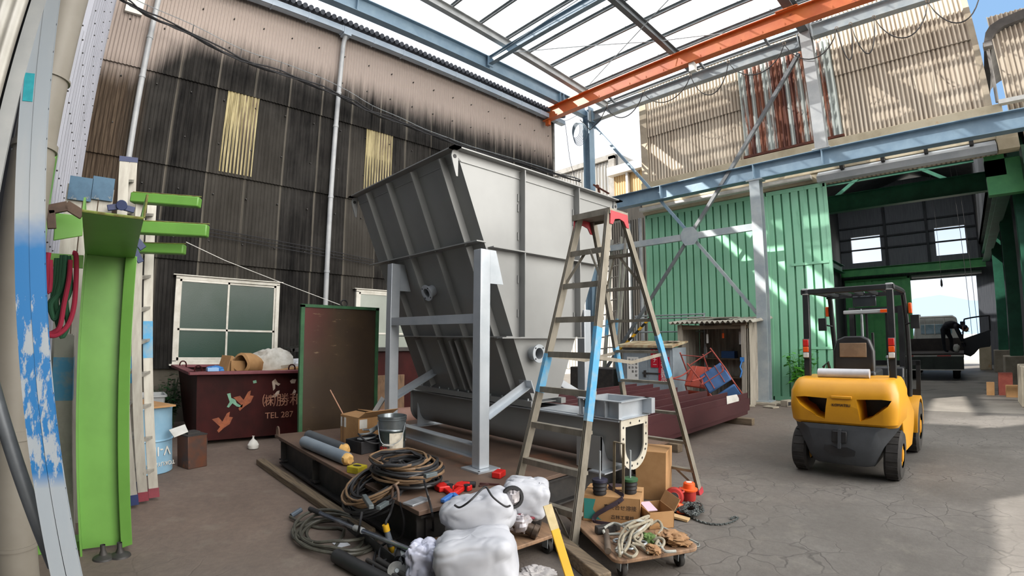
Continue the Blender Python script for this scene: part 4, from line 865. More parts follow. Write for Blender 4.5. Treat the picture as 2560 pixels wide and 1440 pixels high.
# overhead guard
gh = 2.16
for s_ in (-1, 1):
    w = MB(); w.bar((s_ * .475, .45, 1.08), (s_ * .475, .48, gh), .075, .065, (0, 1, 0)); lg = fl(w, 'guard_post', m_fb, bevel=.01)
    w = MB(); w.box(s_ * .475 - .042, s_ * .475 + .042, .44, .52, gh - .07, gh + .01); fl(w, 'corner_cap', m_grey, lg, .01)
    w = MB(); w.box(s_ * .475 - .04, s_ * .475 + .04, .39, .42, 1.32, 1.56); lp = fl(w, 'tail_lamp', m_fb, lg, .01)
    for z0, z1, m, nme in ((1.47, 1.55, m_red, 'stop_lens'), (1.40, 1.465, mat('amber', '#e5561a', None, rough=.25) if 'amber' not in bpy.data.materials else bpy.data.materials['amber'], 'turn_lens'), (1.335, 1.395, m_white, 'reverse_lens')):
        w = MB(); w.box(s_ * .475 - .032, s_ * .475 + .032, .375, .39, z0, z1); fl(w, nme, m, lp, .006)
    w = MB(); w.tube(catmull([(s_ * .475, .5, gh - .02), (s_ * .475, 1.5, gh - .01), (s_ * .475, 1.66, gh - .08), (s_ * .485, 1.78, 1.7), (s_ * .48, 1.95, 1.1), (s_ * .47, 2.0, .7)], 6), .034, 8); fl(w, 'guard_rail', m_fb)
    w = MB(); w.box(s_ * .54 - .02, s_ * .54 + .025, 1.70, 1.76, 1.86, 2.0); fl(w, 'indicator', bpy.data.materials['amber'], bevel=.01)
    w = MB(); w.tube([(s_ * .475, 1.74, 1.72), (s_ * .56, 1.70, 1.74)], .012, 6); w.box(s_ * .60 - .055, s_ * .60 + .055, 1.66, 1.69, 1.66, 1.84); fl(w, 'side_mirror', m_fb, bevel=.01)
w = MB(); w.box(-.53, .53, .44, .52, gh - .065, gh); fl(w, 'guard_crossbar', m_fb, bevel=.01)
w = MB(); w.box(-.5, .5, 1.55, 1.62, gh - .06, gh - .01); fl(w, 'guard_crossbar', m_fb)
for k in range(5):
    w = MB(); x = -.34 + .17 * k; w.box(x - .012, x + .012, .5, 1.58, gh - .045, gh - .005); fl(w, 'roof_bar', m_fb)
w = MB(); w.box(-.06, .22, 1.1, 1.14, 1.95, 2.08); w.tube([(.08, 1.12, 2.05), (.08, 1.12, 2.14)], .01, 6); fl(w, 'rear_view_mirror', mat('mirror_dark', '#565b60', None, rough=.12, metal=.8), bevel=.02)
w = MB(); w.box(-.42, .20, 2.18, 2.26, 1.90, 1.955); wl = fl(w, 'work_lamp_bar', m_grey, bevel=.01)
w = MB(); w.box(.10, .20, 2.16, 2.18, 1.905, 1.95); fl(w, 'lamp_lens', bpy.data.materials['amber'], wl)
# seat
sb = loft([[(x * k + 0, .70 + dy, 1.14 + z) for x, z in ((-.24, 0), (-.24, .26), (-.19, .40), (-.1, .44), (.1, .44), (.19, .40), (.24, .26), (.24, 0))] for k, dy in ((.92, 0.0), (1.0, .03), (1.0, .08), (.9, .13))])
st = fl(sb, 'seat', m_fb, bevel=.015)
w = MB(); w.box(-.25, .25, .68, 1.25, 1.05, 1.17); fl(w, 'cushion', m_fb, st, .03)
w = MB(); w.box(-.155, .155, .688, .70, 1.33, 1.50); fl(w, 'worn_patch', mat('worn_foam', '#7c6854', '#8d7861', 8, .85), st, .01)
w = MB(); w.box(-.36, -.25, .72, 1.1, 1.05, 1.14); w.tube([(-.36, .7, 1.2), (-.30, .7, 1.27), (-.27, .75, 1.1)], .02, 6); fl(w, 'armrest', m_fb, bevel=.01)
w = MB(); w.box(-.5, .5, .5, 1.3, .95, 1.06); fl(w, 'hood', m_fb, bevel=.02)
# mast and carriage
for s_ in (-1, 1):
    w = MB(); w.hbeam((s_ * .34, 2.42, .12), (s_ * .34, 2.42, 2.0), .07, .12, .014, .012, (0, 1, 0)); mst = fl(w, 'mast_rail', m_fb)
    w = MB(); w.cyl((s_ * .20, 2.40, .2), (s_ * .20, 2.40, 1.55), .035, 10); w.cyl((s_ * .20, 2.40, 1.5), (s_ * .20, 2.40, 1.98), .022, 10); fl(w, 'lift_cylinder', m_galv)
    w = MB(); w.box(s_ * .14 - .015, s_ * .14 + .015, 2.41, 2.45, .6, 1.9); fl(w, 'mast_chain', m_fb)
w = MB(); w.box(-.38, .38, 2.38, 2.46, 1.90, 1.99); fl(w, 'mast_crossbar', m_fb)
w = MB()
for z in (.32, .70): w.box(-.56, .56, 2.52, 2.57, z, z + .1)
for x in (-.53, -.18, .18, .53): w.box(x - .03, x + .03, 2.53, 2.56, .3, 1.2)
w.box(-.56, .56, 2.53, 2.56, 1.14, 1.21); fl(w, 'backrest_carriage', m_fb)
for s_ in (-1, 1):
    w = MB(); w.box(s_ * .3 - .06, s_ * .3 + .06, 2.57, 2.61, .06, .8); w.box(s_ * .3 - .06, s_ * .3 + .06, 2.57, 3.6, .05, .09); fl(w, 'fork', m_fb)
w = MB(); p_ = FM @ Vector((-.02, .30, 1.165)); w.cyl(FM @ Vector((-.30, .26, 1.165)), FM @ Vector((.26, .26, 1.165)), .052, 18); one('plastic_roll', w, mat('roll_film', '#c9c9cc', '#b5b5ba', 5, .3), 'roll of silvery plastic film lying behind the forklift seat', 'roll')
# ------------------------------------------------------------------ steel surface plate (low platform)
PZ0 = .38
pt = thing('surface_plate', 'wide low rusty steel work platform carrying the grey hopper', 'platform', (-4.6, 3.5, 0))
w = MB(); w.box(-6.22, -2.93, 1.86, 5.3, PZ0 - .035, PZ0); w.build('top_plate', m_rustplate, pt, bevel=.004)
for p, q in (((-6.15, 1.97, .19), (-3.0, 1.97, .19)), ((-6.15, 5.2, .19), (-3.0, 5.2, .19))):
    w = MB(); w.hbeam(p, q, .15, .31, .02, .014); w.build('edge_beam', m_dark, pt)
for x in (-6.1, -5.05, -4.05, -3.03):
    w = MB(); w.hbeam((x, 1.9, .20), (x, 5.25, .20), .13, .25, .016, .012); w.build('cross_beam', m_dark, pt)
for x, y in ((-6.2, 1.88), (-3.32, 1.87)):
    w = MB(); w.tube([(x, y, PZ0)] + [(x + .045 - .045 * math.cos(q), y, PZ0 + .05 + .05 * math.sin(q)) for q in np.linspace(0, PI, 7)] + [(x + .09, y, PZ0)], .011, 7); w.build('lifting_lug', m_rustplate, pt)
w = MB(); w.bar((-6.35, 1.72, .035), (-3.55, 1.80, .035), .10, .07); one('timber', w, m_wood, 'long grey timber lying along the near-left foot of the platform', 'timber', bevel=.006)

# ------------------------------------------------------------------ hopper on its frame
t = NT('silver_grey_paint'); t.b.inputs['Roughness'].default_value = .5; t.b.inputs['Metallic'].default_value = .3
t.col(t.mix(t.rng(t.noise(1.3, detail=4), .35, .7), hx('#868786'), hx('#909190'))); m_silver = t.m
m_silver_f = mat('silver_frame_paint', '#b4bac0', '#a8afb6', 4, .38, metal=.5)
hp = thing('hopper', 'large grey steel hopper on a four-post frame standing on the rusty platform', 'hopper', (-4.65, 3.9, PZ0))
XA, XB = -5.72, -3.6; ZT, ZB = 3.36, .94; YF, YBk = 2.63, 5.17; BF, BB = 3.66, 4.06
def fy(z): return BF + (YF - BF) * (z - ZB) / (ZT - ZB)        # front (dark) sloping face
def by(z): return BB + (YBk - BB) * (z - ZB) / (ZT - ZB)
w = MB(); A = [(XA, YF, ZT), (XB, YF, ZT), (XB, YBk, ZT), (XA, YBk, ZT)]; B_ = [(XA, BF, ZB), (XB, BF, ZB), (XB, BB, ZB), (XA, BB, ZB)]
tt = .01; A2 = [(XA + tt, YF + tt, ZT), (XB - tt, YF + tt, ZT), (XB - tt, YBk - tt, ZT), (XA + tt, YBk - tt, ZT)]; B2 = [(XA + tt, BF + tt, ZB), (XB - tt, BF + tt, ZB), (XB - tt, BB - tt, ZB), (XA + tt, BB - tt, ZB)]
w.add(A + B_ + A2 + B2, [(0, 4, 5, 1), (1, 5, 6, 2), (2, 6, 7, 3), (3, 7, 4, 0), (8, 9, 13, 12), (9, 10, 14, 13), (10, 11, 15, 14), (11, 8, 12, 15), (0, 1, 9, 8), (1, 2, 10, 9), (2, 3, 11, 10), (3, 0, 8, 11), (4, 12, 13, 5), (5, 13, 14, 6), (6, 14, 15, 7), (7, 15, 12, 4)])
w.build('shell', m_silver, hp)
# rim angle around the top
w = MB(); r0 = .085
for (p, q) in (((XA - r0, YF - r0 / 2, ZT), (XB + r0, YF - r0 / 2, ZT)), ((XB + r0 / 2, YF - r0, ZT), (XB + r0 / 2, YBk + r0, ZT)), ((XB + r0, YBk + r0 / 2, ZT), (XA - r0, YBk + r0 / 2, ZT)), ((XA - r0 / 2, YBk + r0, ZT), (XA - r0 / 2, YF - r0, ZT))): w.bar(p, q, r0, .012)
w.build('rim', m_silver, hp)
w = MB(); d_ = fy(ZT - .1) - YF
w.bar((XA, YF + d_ - .004, ZT - .09), (XB, YF + d_ - .004, ZT - .09), .012, .012); w.bar((XB + .004, YF + .05, ZT - .10), (XB + .004, YBk - .05, ZT - .10), .012, .012); w.build('rim_seam', m_silver, hp)
nrm = Vector((0, -(ZT - ZB), -(BF - YF))).normalized()
for i, x in enumerate((-5.34, -4.84, -4.32, -3.80)):        # flat-bar ribs on the dark sloping face
    for z1, z0 in ((ZT - .02, 2.53), (2.51, 1.61), (1.59, ZB + .05)):
        w = MB(); p, q = Vector((x, fy(z1), z1)) + nrm * .04, Vector((x, fy(z0), z0)) + nrm * .04
        w.bar(p, q, .012, .08, nrm); w.build('rib', m_silver, hp)
        w = None
for x in (-4.62, -4.50):                                      # extra pair of ribs on the lower part
    w = MB(); w.bar(Vector((x, fy(1.58), 1.58)) + nrm * .04, Vector((x, fy(1.0), 1.0)) + nrm * .04, .012, .08, nrm); w.build('rib', m_silver, hp)
for z in (2.52, 1.60):
    w = MB(); w.box(XA - .09, XB + .01, fy(z) - .10, fy(z) + .02, z - .006, z + .006); w.build('stiffener', m_silver, hp)
for y in (3.47, 4.36):                                        # ribs on the bright end plate
    for z1, z0 in ((ZT - .02, 2.48), (2.46, 1.60)):
        w = MB(); w.box(XB, XB + .085, y - .006, y + .006, z0, z1); w.build('rib', m_silver, hp)
        w = MB()
for z in (2.47, 1.59):
    w = MB(); ya = fy(z) + .03 if z > 2 else 3.16; yb_ = by(z) - .02 if z > 2 else 4.42; w.box(XB, XB + .085, ya, yb_, z - .006, z + .006); w.build('stiffener', m_silver, hp)
for z in (ZT - .35, 2.9, 2.6, 2.15, 1.8):                     # short stitch welds beside the ribs
    for y in (3.44, 4.33):
        w = MB(); w.box(XB, XB + .014, y - .008, y + .008, z, z + .08); w.build('weld_tab', m_silver, hp)
def flange(c, n_, r_o, r_i, lab):
    c, n_ = Vector(c), Vector(n_).normalized()
    w = MB(); w.lathe([(r_i, -.03), (r_i, .10), (r_o, .10), (r_o, .085), (r_i + .012, .085), (r_i + .012, -.03)], c, 28, n_); f_ = w.build('pipe_flange', m_silver_f, hp)
    _, a, b_ = basis(n_)
    for k in range(4):
        q = PI / 4 + k * PI / 2; w = MB(); p = c + (a * math.cos(q) + b_ * math.sin(q)) * (r_o * .82); w.cyl(p + n_ * .099, p + n_ * .103, .009, 8); w.build('bolt_hole', m_black, f_)
    w = MB(); w.cyl(c + n_ * -.01, c + n_ * .0, r_i, 20); w.build('bore', m_black, f_)
flange((-4.71, fy(2.13), 2.13), nrm, .095, .055, 0)
flange((XB, 3.66, 1.43), (1, 0, 0), .095, .058, 0)
for (x, y, dx, dy_) in ((XB + .01, YF - .09, 0, 0), (XA - .02, YF - .09, 0, 0), (XB + .01, YBk + .02, 0, 0)):   # lifting ears at the corners
    s_ = -1 if y < 3 else 1; y0 = YF + .02 if s_ < 0 else YBk - .02
    w = MB(); pl = [(0, 0), (.0, -.26), (s_ * .02, -.26), (s_ * .06, -.14), (s_ * .08, -.07), (s_ * .07, -.02), (s_ * .04, 0)]
    w.prism([Vector((x - .015, y0 + a, ZT + b_)) for a, b_ in pl], (.016, 0, 0)); e = w.build('lifting_ear', m_silver, hp)
    w = MB(); w.cyl((x - .018, y0 + s_ * .042, ZT - .07), (x + .004, y0 + s_ * .042, ZT - .07), .020, 14); w.build('hole', m_black, e)
# frame posts
FPX, LPX = -3.52, -5.18
def post(x, y, zt, nm='post'):
    w = MB(); w.box(x - .055, x + .055, y - .06, y + .06, PZ0 + .016, zt); p_ = w.build(nm, m_silver_f, hp, bevel=.006)
    w = MB(); w.box(x - .13, x + .13, y - .13, y + .13, PZ0, PZ0 + .016); b_ = w.build('base_plate', m_silver_f, p_)
    for dx in (-.1, .1):
        w = MB(); w.cyl((x + dx, y - dx, PZ0 + .016), (x + dx, y - dx, PZ0 + .018), .012, 8); w.build('bolt_hole', m_black, b_)
    return p_
for x, zt in ((FPX, 2.42), (LPX, 2.46)):
    post(x, 2.9, zt)
    w = MB(); w.prism([Vector((x + .05, 2.95, zt)), Vector((x + .05, 2.95, zt - .32)), Vector((x + .05, fy(zt - .32) - .04, zt - .32)), Vector((x + .05, fy(zt), zt))], (-.012, 0, 0)); w.build('gusset', m_silver_f, hp)
post(-3.63, 4.56, 1.92); post(LPX, 4.75, 2.2)
w = MB(); w.chan((LPX + .06, 2.88, 1.77), (FPX - .055, 2.88, 1.77), .06, .09, .008, side=1); w.build('crossbar', m_silver_f, hp)
w = MB(); w.hbeam((LPX + .06, 2.9, .54), (FPX - .055, 2.9, .54), .10, .125, .009, .008); w.build('crossbar', m_silver_f, hp)
w = MB(); w.hbeam((LPX + .06, 4.66, .54), (-3.69, 4.58, .54), .10, .125, .009, .008); w.build('crossbar', m_silver_f, hp)
def brace(p, q):
    w = MB(); w.angle(p, q, .07, .007, (0, 0, 1), -1); w.build('brace', m_silver_f, hp)
w = MB(); w.angle((LPX - .30, 2.66, PZ0), (LPX - .07, 2.86, .86), .05, .006, (0, 0, 1), 1); one('angle_bar', w, m_silver_f, 'short pale angle bar leaning on the left post of the hopper beside the cardboard box', 'angle bar')
brace((FPX + .03, 2.95, .84), (FPX - .08, fy(1.08) + .0, 1.08)); brace((LPX + .02, 2.95, .86), (LPX - .1, fy(1.1), 1.12)); brace((-3.60, 4.52, .86), (-3.64, by(1.08), 1.06))
w = MB(); w.obox((FPX - .10, fy(1.09), 1.09), (.09, 0, 0), Vector((0, .34, -.84)).normalized() * .07, nrm * .006); w.build('pad_plate', m_silver_f, hp)
# bolted bottom flange of the hopper
w = MB(); w.box(XA - .05, XB + .05, BF - .07, BF + .005, ZB - .06, ZB + .0); w.box(XA - .05, XB + .05, BB - .005, BB + .07, ZB - .06, ZB); w.build('bottom_flange', m_silver, hp)
w = MB(); w.box(XA + .02, XB - .02, BF + .01, BB - .01, ZB - .04, ZB - .03); w.build('light_stop_plate', m_silver, hp)  # unseen plate added to keep the trough interior dark
for k in range(11):
    x = XA + .1 + k * .2; w = MB(); w.cyl((x, BF - .045, ZB), (x, BF - .045, ZB + .022), .011, 6); w.build('bolt', m_galv, hp)

# ------------------------------------------------------------------ screw-conveyor trough
tg_ = thing('screw_trough', 'long grey U-shaped conveyor trough running under the hopper to an open bolted flange', 'trough', (-4.2, 3.86, PZ0))
XE, XL, yc, zt_, rt = -2.50, -5.95, 3.855, .86, .185
def upro(r_, zt, n=14): return [(-r_, zt)] + [(-r_ * math.cos(q), .62 - (.62 - .62) - r_ * math.sin(q)) for q in np.linspace(0, PI, n)] + [(r_, zt)]
def utro(r_): return [Vector((0, yc + a, b_)) for a, b_ in upro(r_, zt_)]
zc = .62
w = MB(); o_, i_ = utro(rt), utro(rt - .008); n = len(o_)
vs = [q + Vector((XL, 0, 0)) for q in o_] + [q + Vector((XE, 0, 0)) for q in o_] + [q + Vector((XL, 0, 0)) for q in i_] + [q + Vector((XE, 0, 0)) for q in i_]
fs = [(k, k + 1, n + k + 1, n + k) for k in range(n - 1)] + [(2 * n + k, 3 * n + k, 3 * n + k + 1, 2 * n + k + 1) for k in range(n - 1)] + [(k, 2 * n + k, 2 * n + k + 1, k + 1) for k in range(n - 1)] + [(n + k, n + k + 1, 3 * n + k + 1, 3 * n + k) for k in range(n - 1)]
w.add(vs, fs); w.build('channel', m_silver, tg_)
w = MB(); w.box(XL, XE, yc - rt - .055, yc - rt + .008, zt_ - .008, zt_ + .006); w.box(XL, XE, yc + rt - .008, yc + rt + .055, zt_ - .008, zt_ + .006); w.build('top_flange', m_silver_f, tg_)
w = MB(); w.box(-3.52, XE + .0, yc - rt, yc + rt, zt_ + .006, zt_ + .012); w.build('cover_plate', m_silver_f, tg_)
w = MB(); w.prism([Vector((XL, yc + a, b_)) for a, b_ in upro(rt + .03, zt_)], (-.012, 0, 0)); w.build('end_plate', m_silver, tg_)
po, pi_ = [(-.222, zt_ + .004)], [(-.150, zt_ - .06)]
for q in np.linspace(0, PI, 18): po.append((-.222 * math.cos(q), zc - .222 * math.sin(q))); pi_.append((-.150 * math.cos(q), zc - .150 * math.sin(q)))
po.append((.222, zt_ + .004)); pi_.append((.150, zt_ - .06))
w = MB(); w.ring([Vector((XE, yc + a, b_)) for a, b_ in po], [Vector((XE, yc + a, b_)) for a, b_ in pi_], (.014, 0, 0)); ef = w.build('end_flange', mat('bare_flange', '#b9b4a6', '#a39c8c', 6, .5, c3='#8a6a4e', lo3=.66, hi3=.74), tg_)
for a, b_ in [(-.186, .80), (-.186, .70), (-.186, .60), (.186, .80), (.186, .70), (.186, .60), (-.075, .83), (.075, .83)] + [(-.186 * math.cos(q), zc - .186 * math.sin(q)) for q in np.linspace(.35, PI - .35, 6)]:
    w = MB(); w.cyl((XE + .013, yc + a, b_), (XE + .016, yc + a, b_), .011, 8); w.build('bolt_hole', m_black, ef)
def saddle(x, w2):
    w = MB(); pl = [Vector((x, yc - rt - w2, PZ0 + .012)), Vector((x, yc - rt - w2, .70))] + [Vector((x, yc - (rt + .001) * math.cos(q), min(.70, zc - (rt + .001) * math.sin(q) + .0))) for q in np.linspace(0, PI, 12)] + [Vector((x, yc + rt + w2, .70)), Vector((x, yc + rt + w2, PZ0 + .012))]
    w.prism(pl, (.01, 0, 0)); s_ = w.build('saddle', m_silver_f, tg_)
    w = MB(); w.box(x - .09, x + .09, yc - rt - w2 - .06, yc + rt + w2 + .06, PZ0, PZ0 + .012); w.build('foot', m_silver_f, s_)
    return s_
s_ = saddle(-2.70, .045); saddle(-5.78, .03)
w = MB(); w.box(-2.98, -2.69, yc - rt - .045, yc - rt - .036, PZ0 + .012, .70); w.build('side_plate', m_silver, s_)
# rectangular inlet spout bolted on the cover
ib = thing('inlet_frame', 'open rectangular grey inlet frame bolted on the end of the trough', 'frame', (-2.6, 3.86, zt_ + .012))
x0, x1, y0, y1, z0, z1 = -2.92, -2.52, yc - .19, yc + .19, zt_ + .012, zt_ + .172
for (a, b_, c_, d_) in ((x0, x1, y0, y0 + .008), (x0, x1, y1 - .008, y1), (x0, x0 + .008, y0, y1), (x1 - .008, x1, y0, y1)):
    w = MB(); w.box(a, b_, c_, d_, z0, z1); w.build('side', m_silver_f, ib)
for z in (z0, z1 - .007):
    w = MB(); q = .05
    w.ring([Vector((x0 - q, y0 - q, z)), Vector((x1 + q, y0 - q, z)), Vector((x1 + q, y1 + q, z)), Vector((x0 - q, y1 + q, z))], [Vector((x0 + .002, y0 + .002, z)), Vector((x1 - .002, y0 + .002, z)), Vector((x1 - .002, y1 - .002, z)), Vector((x0 + .002, y1 - .002, z))], (0, 0, .007)); w.build('flange', m_silver_f, ib)
for k in range(4):
    x = x0 - .02 + k * (x1 - x0 + .04) / 3; w = MB(); w.box(x - .004, x + .004, y0 - .05, y0, z0 + .007, z1 - .007); w.build('rib', m_silver_f, ib)
w = MB(); w.box(x1, x1 + .10, y1 - .01, y1 + .05, z0 + .02, z1); w.build('rib', m_silver_f, ib)

# ------------------------------------------------------------------ big aluminium stepladder
m_ladalu = mat('worn_aluminium', '#8a8478', '#716b5f', 9, .5, metal=.3, stretch=(1, 1, .4)); m_ladb = mat('ladder_blue_mark', '#4a93bd', '#8a9a9e', 9, .6, lo=.46, hi=.72); m_ladred = mat('ladder_red_cap', '#b5373f', '#9d2b35', 5, .5)
ld = thing('stepladder', 'tall worn aluminium stepladder with blue bands standing in front of the hopper', 'ladder', (-2.7, 3.75, 0))
ZL = 2.70
feet = {'fr': Vector((-2.335, 2.80, 0)), 'fl': Vector((-3.08, 2.84, 0)), 'br': Vector((-2.27, 4.74, 0)), 'bl': Vector((-3.02, 4.74, 0))}
tops = {'fr': Vector((-2.46, 3.46, ZL)), 'fl': Vector((-2.82, 3.49, ZL)), 'br': Vector((-2.46, 3.66, ZL)), 'bl': Vector((-2.81, 3.69, ZL))}
L_ = lambda k, z: feet[k].lerp(tops[k], z / ZL)
for k in feet:
    side = 1 if k[1] == 'r' else -1
    w = MB(); a, b_ = L_(k, .03), L_(k, ZL); w.chan(a, b_, .075 if k[0] == 'f' else .06, .032, .004, (1, 0, 0), side=1); w.bar(a, b_, .07 if k[0] == 'f' else .055, .012, (1, 0, 0)); rl_ = w.build('rail', m_ladalu, ld)
    w = MB(); z0_, z1_ = {'fr': (.95, 1.68), 'fl': (1.12, 1.45), 'br': (1.22, 1.62), 'bl': (1.15, 1.5)}[k]; w.bar(L_(k, z0_), L_(k, z1_), .078 if k[0] == 'f' else .064, .036, (1, 0, 0)); w.build('blue_band', m_ladb, rl_)
    w = MB(); w.bar(L_(k, 0), L_(k, .06), .085, .045, (1, 0, 0)); w.build('foot', m_ladred if k[0] == 'b' else m_ladalu, rl_)
for i in range(8):
    z = .27 + i * .30
    w = MB(); a, b_ = L_('fl', z), L_('fr', z); w.box(a.x, b_.x, a.y - .03, a.y + .035, z - .028, z + .0); w.box(a.x, b_.x, a.y - .032, a.y - .026, z - .045, z + .004)
    w.build('step', m_ladalu, ld)
    w = MB(); a, b_ = L_('bl', z), L_('br', z); w.box(a.x, b_.x, a.y - .03, a.y + .025, z - .026, z); w.build('step', m_ladalu, ld)
w = MB(); w.box(-2.86, -2.43, 3.44, 3.70, ZL - .005, ZL + .02); w.box(-2.86, -2.43, 3.43, 3.44, ZL - .03, ZL + .025); w.box(-2.86, -2.43, 3.70, 3.71, ZL - .03, ZL + .025); w.build('top_tread', m_ladalu, ld)
for x in (-2.845, -2.44):
    w = MB(); w.prism([Vector((x, y, z)) for y, z in ((3.44, ZL), (3.70, ZL), (3.72, ZL - .12), (3.68, ZL - .12), (3.64, ZL - .07), (3.57, ZL - .055), (3.50, ZL - .07), (3.47, ZL - .12), (3.43, ZL - .12))], (.012, 0, 0)); w.build('end_cap', m_ladred, ld)
for x, k in ((.0, 'l'), (.0, 'r')):     # folding spreader bars
    w = MB(); a, b_ = L_('f' + k, 1.44), L_('b' + k, 1.44); m_ = (a + b_) / 2 + Vector((0, 0, -.06)); w.bar(a, m_, .008, .03); w.bar(m_, b_, .008, .03); w.build('spreader', m_ladalu, ld)
for k in ('f', 'b'):
    for s_, e in ((k + 'l', 1), (k + 'r', -1)):
        w = MB(); a = L_(s_, 2.05); b_ = L_(s_, 2.36); b_.x += e * .17; w.bar(a, b_, .006, .025); w.build('corner_brace', m_ladalu, ld)
        w = MB(); a = L_(s_, .02 + .02); b_ = L_(s_, .26); b_.x += e * .22; w.bar(a, b_, .006, .022); w.build('corner_brace', m_ladalu, ld)
# ------------------------------------------------------------------ lime green rack and stored stock at the left
m_lime = mat('lime_green_paint', '#659743', '#5c8c3c', 2, .45, c3='#5d9138', s3=30, lo3=.70, hi3=.76); m_lime_d = mat('lime_rust_edge', '#5b4a2a', '#7a8a3e', 14, .7)
rk = thing('storage_rack', 'lime green steel rack with a tall channel upright and jutting arms at the left', 'rack', (-4.3, 0, 0))
w = MB(); w.box(-4.30, -4.285, -.165, .105, .03, 2.14); w.box(-4.285, -4.22, -.172, -.158, 0, 2.14); up = w.build('upright', m_lime, rk)
w = MB(); w.hexa([(-4.29, .10, .02), (-4.22, .10, .02), (-4.19, .178, .05), (-4.26, .178, .05), (-4.29, .10, 2.14), (-4.22, .10, 2.14), (-4.19, .178, 2.14), (-4.26, .178, 2.14)]); w.build('upright_flange', m_lime, rk, bevel=.004)
w = MB(); w.hexa([(-4.3, -.172, 2.13), (-2.72, -.142, 2.13), (-2.72, .128, 2.13), (-4.3, .165, 2.13), (-4.3, -.172, 2.142), (-2.72, -.142, 2.142), (-2.72, .128, 2.142), (-4.3, .165, 2.142)])
w.hexa([(-4.3, .155, 2.142), (-2.72, .118, 2.142), (-2.72, .128, 2.142), (-4.3, .165, 2.142), (-4.3, .155, 2.30), (-2.76, .128, 2.26), (-2.76, .136, 2.26), (-4.3, .165, 2.30)])
w.hexa([(-4.3, -.172, 2.142), (-2.72, -.142, 2.142), (-2.72, -.132, 2.142), (-4.3, -.162, 2.142), (-4.3, -.172, 2.20), (-2.72, -.142, 2.20), (-2.72, -.132, 2.20), (-4.3, -.162, 2.20)]); ar = w.build('top_arm', m_lime, rk)
w = MB(); w.tube([(-2.719, -.142, 2.136), (-2.719, .0, 2.134), (-2.719, .128, 2.136)], .007, 6); w.tube([(-2.72, .128, 2.14), (-2.755, .134, 2.262)], .006, 6); w.build('worn_edge', m_lime_d, ar)
for a, b_, x0, x1, h in (((330, 495), (500, 507), -5.3, -5.0, .095), ((320, 568), (520, 578), -5.0, -4.72, .11), ((330, 620), (462, 624), -5.15, -4.95, .09)):
    w = MB(); p, q = Xp(*a, x0), Xp(*b_, x1); w.bar(p, q, .10, h); am = w.build('arm', m_lime, rk, bevel=.012)
    w = MB(); u_ = Vector((0, 0, h / 2)); w.tube([p + u_ + Vector((.05, 0, 0)), q + u_ + Vector((.05, 0, 0))], .005, 5); w.build('worn_edge', m_lime_d, am)
w = MB(); w.hexa([Xp(133, 602, -3.95), Xp(206, 590, -3.95), Xp(206, 590, -4.15), Xp(133, 602, -4.15), Xp(138, 532, -3.95), Xp(208, 540, -3.95), Xp(208, 540, -4.15), Xp(138, 532, -4.15)]); w.build('side_arm', m_lime, rk, bevel=.006)
w = MB(); w.bar(Xp(126, 650, -4.0), Xp(208, 655, -4.0), .04, .085); w.build('rope_bar', m_lime, rk)
w = MB(); w.box(-4.55, -4.42, -.56, -.46, .0, 2.9); w.box(-4.5, -4.35, -.56, -.15, 0, .07); w.build('rear_post', m_lime, rk, bevel=.005)
w = MB(); w.bar(Xp(120, 525, -3.7), Xp(170, 515, -3.7), .03, .06); w.bar(Xp(165, 512, -3.7), Xp(207, 538, -3.7), .03, .06); w.bar(Xp(127, 525, -3.7), Xp(130, 572, -3.7), .05, .03, (1, 0, 0)); w.build('rusty_bracket', mat('rusty_brown', '#4a3a31', '#5d4a3d', 9, .75), rk, bevel=.004)
for y in (-.02, .09):
    w = MB(); w.lathe([(.075, 0), (.07, .012), (.03, .03), (.018, .06), (.018, .1)], (-4.13, y, .0), 18); w.build('foot_cup', m_dark, rk)
# pale boards with blue-painted plates behind the rack
for i, (px, w_, l) in enumerate(((186, .13, 'leftmost of the pale boards standing behind the green rack'), (228, .11, 'middle one of the pale boards standing behind the green rack'), (266, .11, 'rightmost of the pale boards standing behind the green rack'))):
    p = Xp(px, 490, -5.0); w = MB(); w.box(-5.03, -4.99, p.y - w_ / 2, p.y + w_ / 2, .0, 2.80); one('pale_board', w, m_alu, l, 'board', 'boards behind the green rack', loc=(-5, p.y, 0))
for i, (x0, x1) in enumerate(((172, 230), (230, 284))):
    p, q = Xp(x0, 468, -4.96), Xp(x1, 476, -4.96); w = MB(); w.obox((p + q) / 2, (q - p) / 2, (.008, 0, 0), (0, 0, .10)); one('blue_plate', w, mat('blue_worn_plate', '#44647c', '#35536b', 8, .6, c3='#8f8a7a', lo3=.6, hi3=.68, s3=12) if i == 0 else bpy.data.materials['blue_worn_plate'], ('scratched blue plate fixed across the left boards above the green rack', 'scratched blue plate fixed across the right boards beside the ladder top')[i], 'plate')
# small dark stock seen below
w = MB(); w.box(-4.85, -4.7, -.36, -.22, 0, 1.55); w.box(-4.84, -4.71, -.35, -.23, 1.55, 1.56); one('tall_pale_post', w, mat('post_half_blue', '#a5a39a', '#8f8d84', 5, .6), 'pale square post standing behind the hanging ropes', 'post')
w = MB(); w.box(-4.852, -4.698, -.362, -.218, 1.05, 1.38); w.build('blue_band', m_ladb, bpy.data.objects['tall_pale_post'])
w = MB(); w.box(-4.7, -4.55, -.17, -.08, .35, 1.5); one('dark_red_post', w, mat('dark_red_post', '#4a2522', '#3a1d1b', 5, .7), 'dark red steel piece standing in the shade left of the green channel', 'post', loc=(-4.62, -.12, .35))
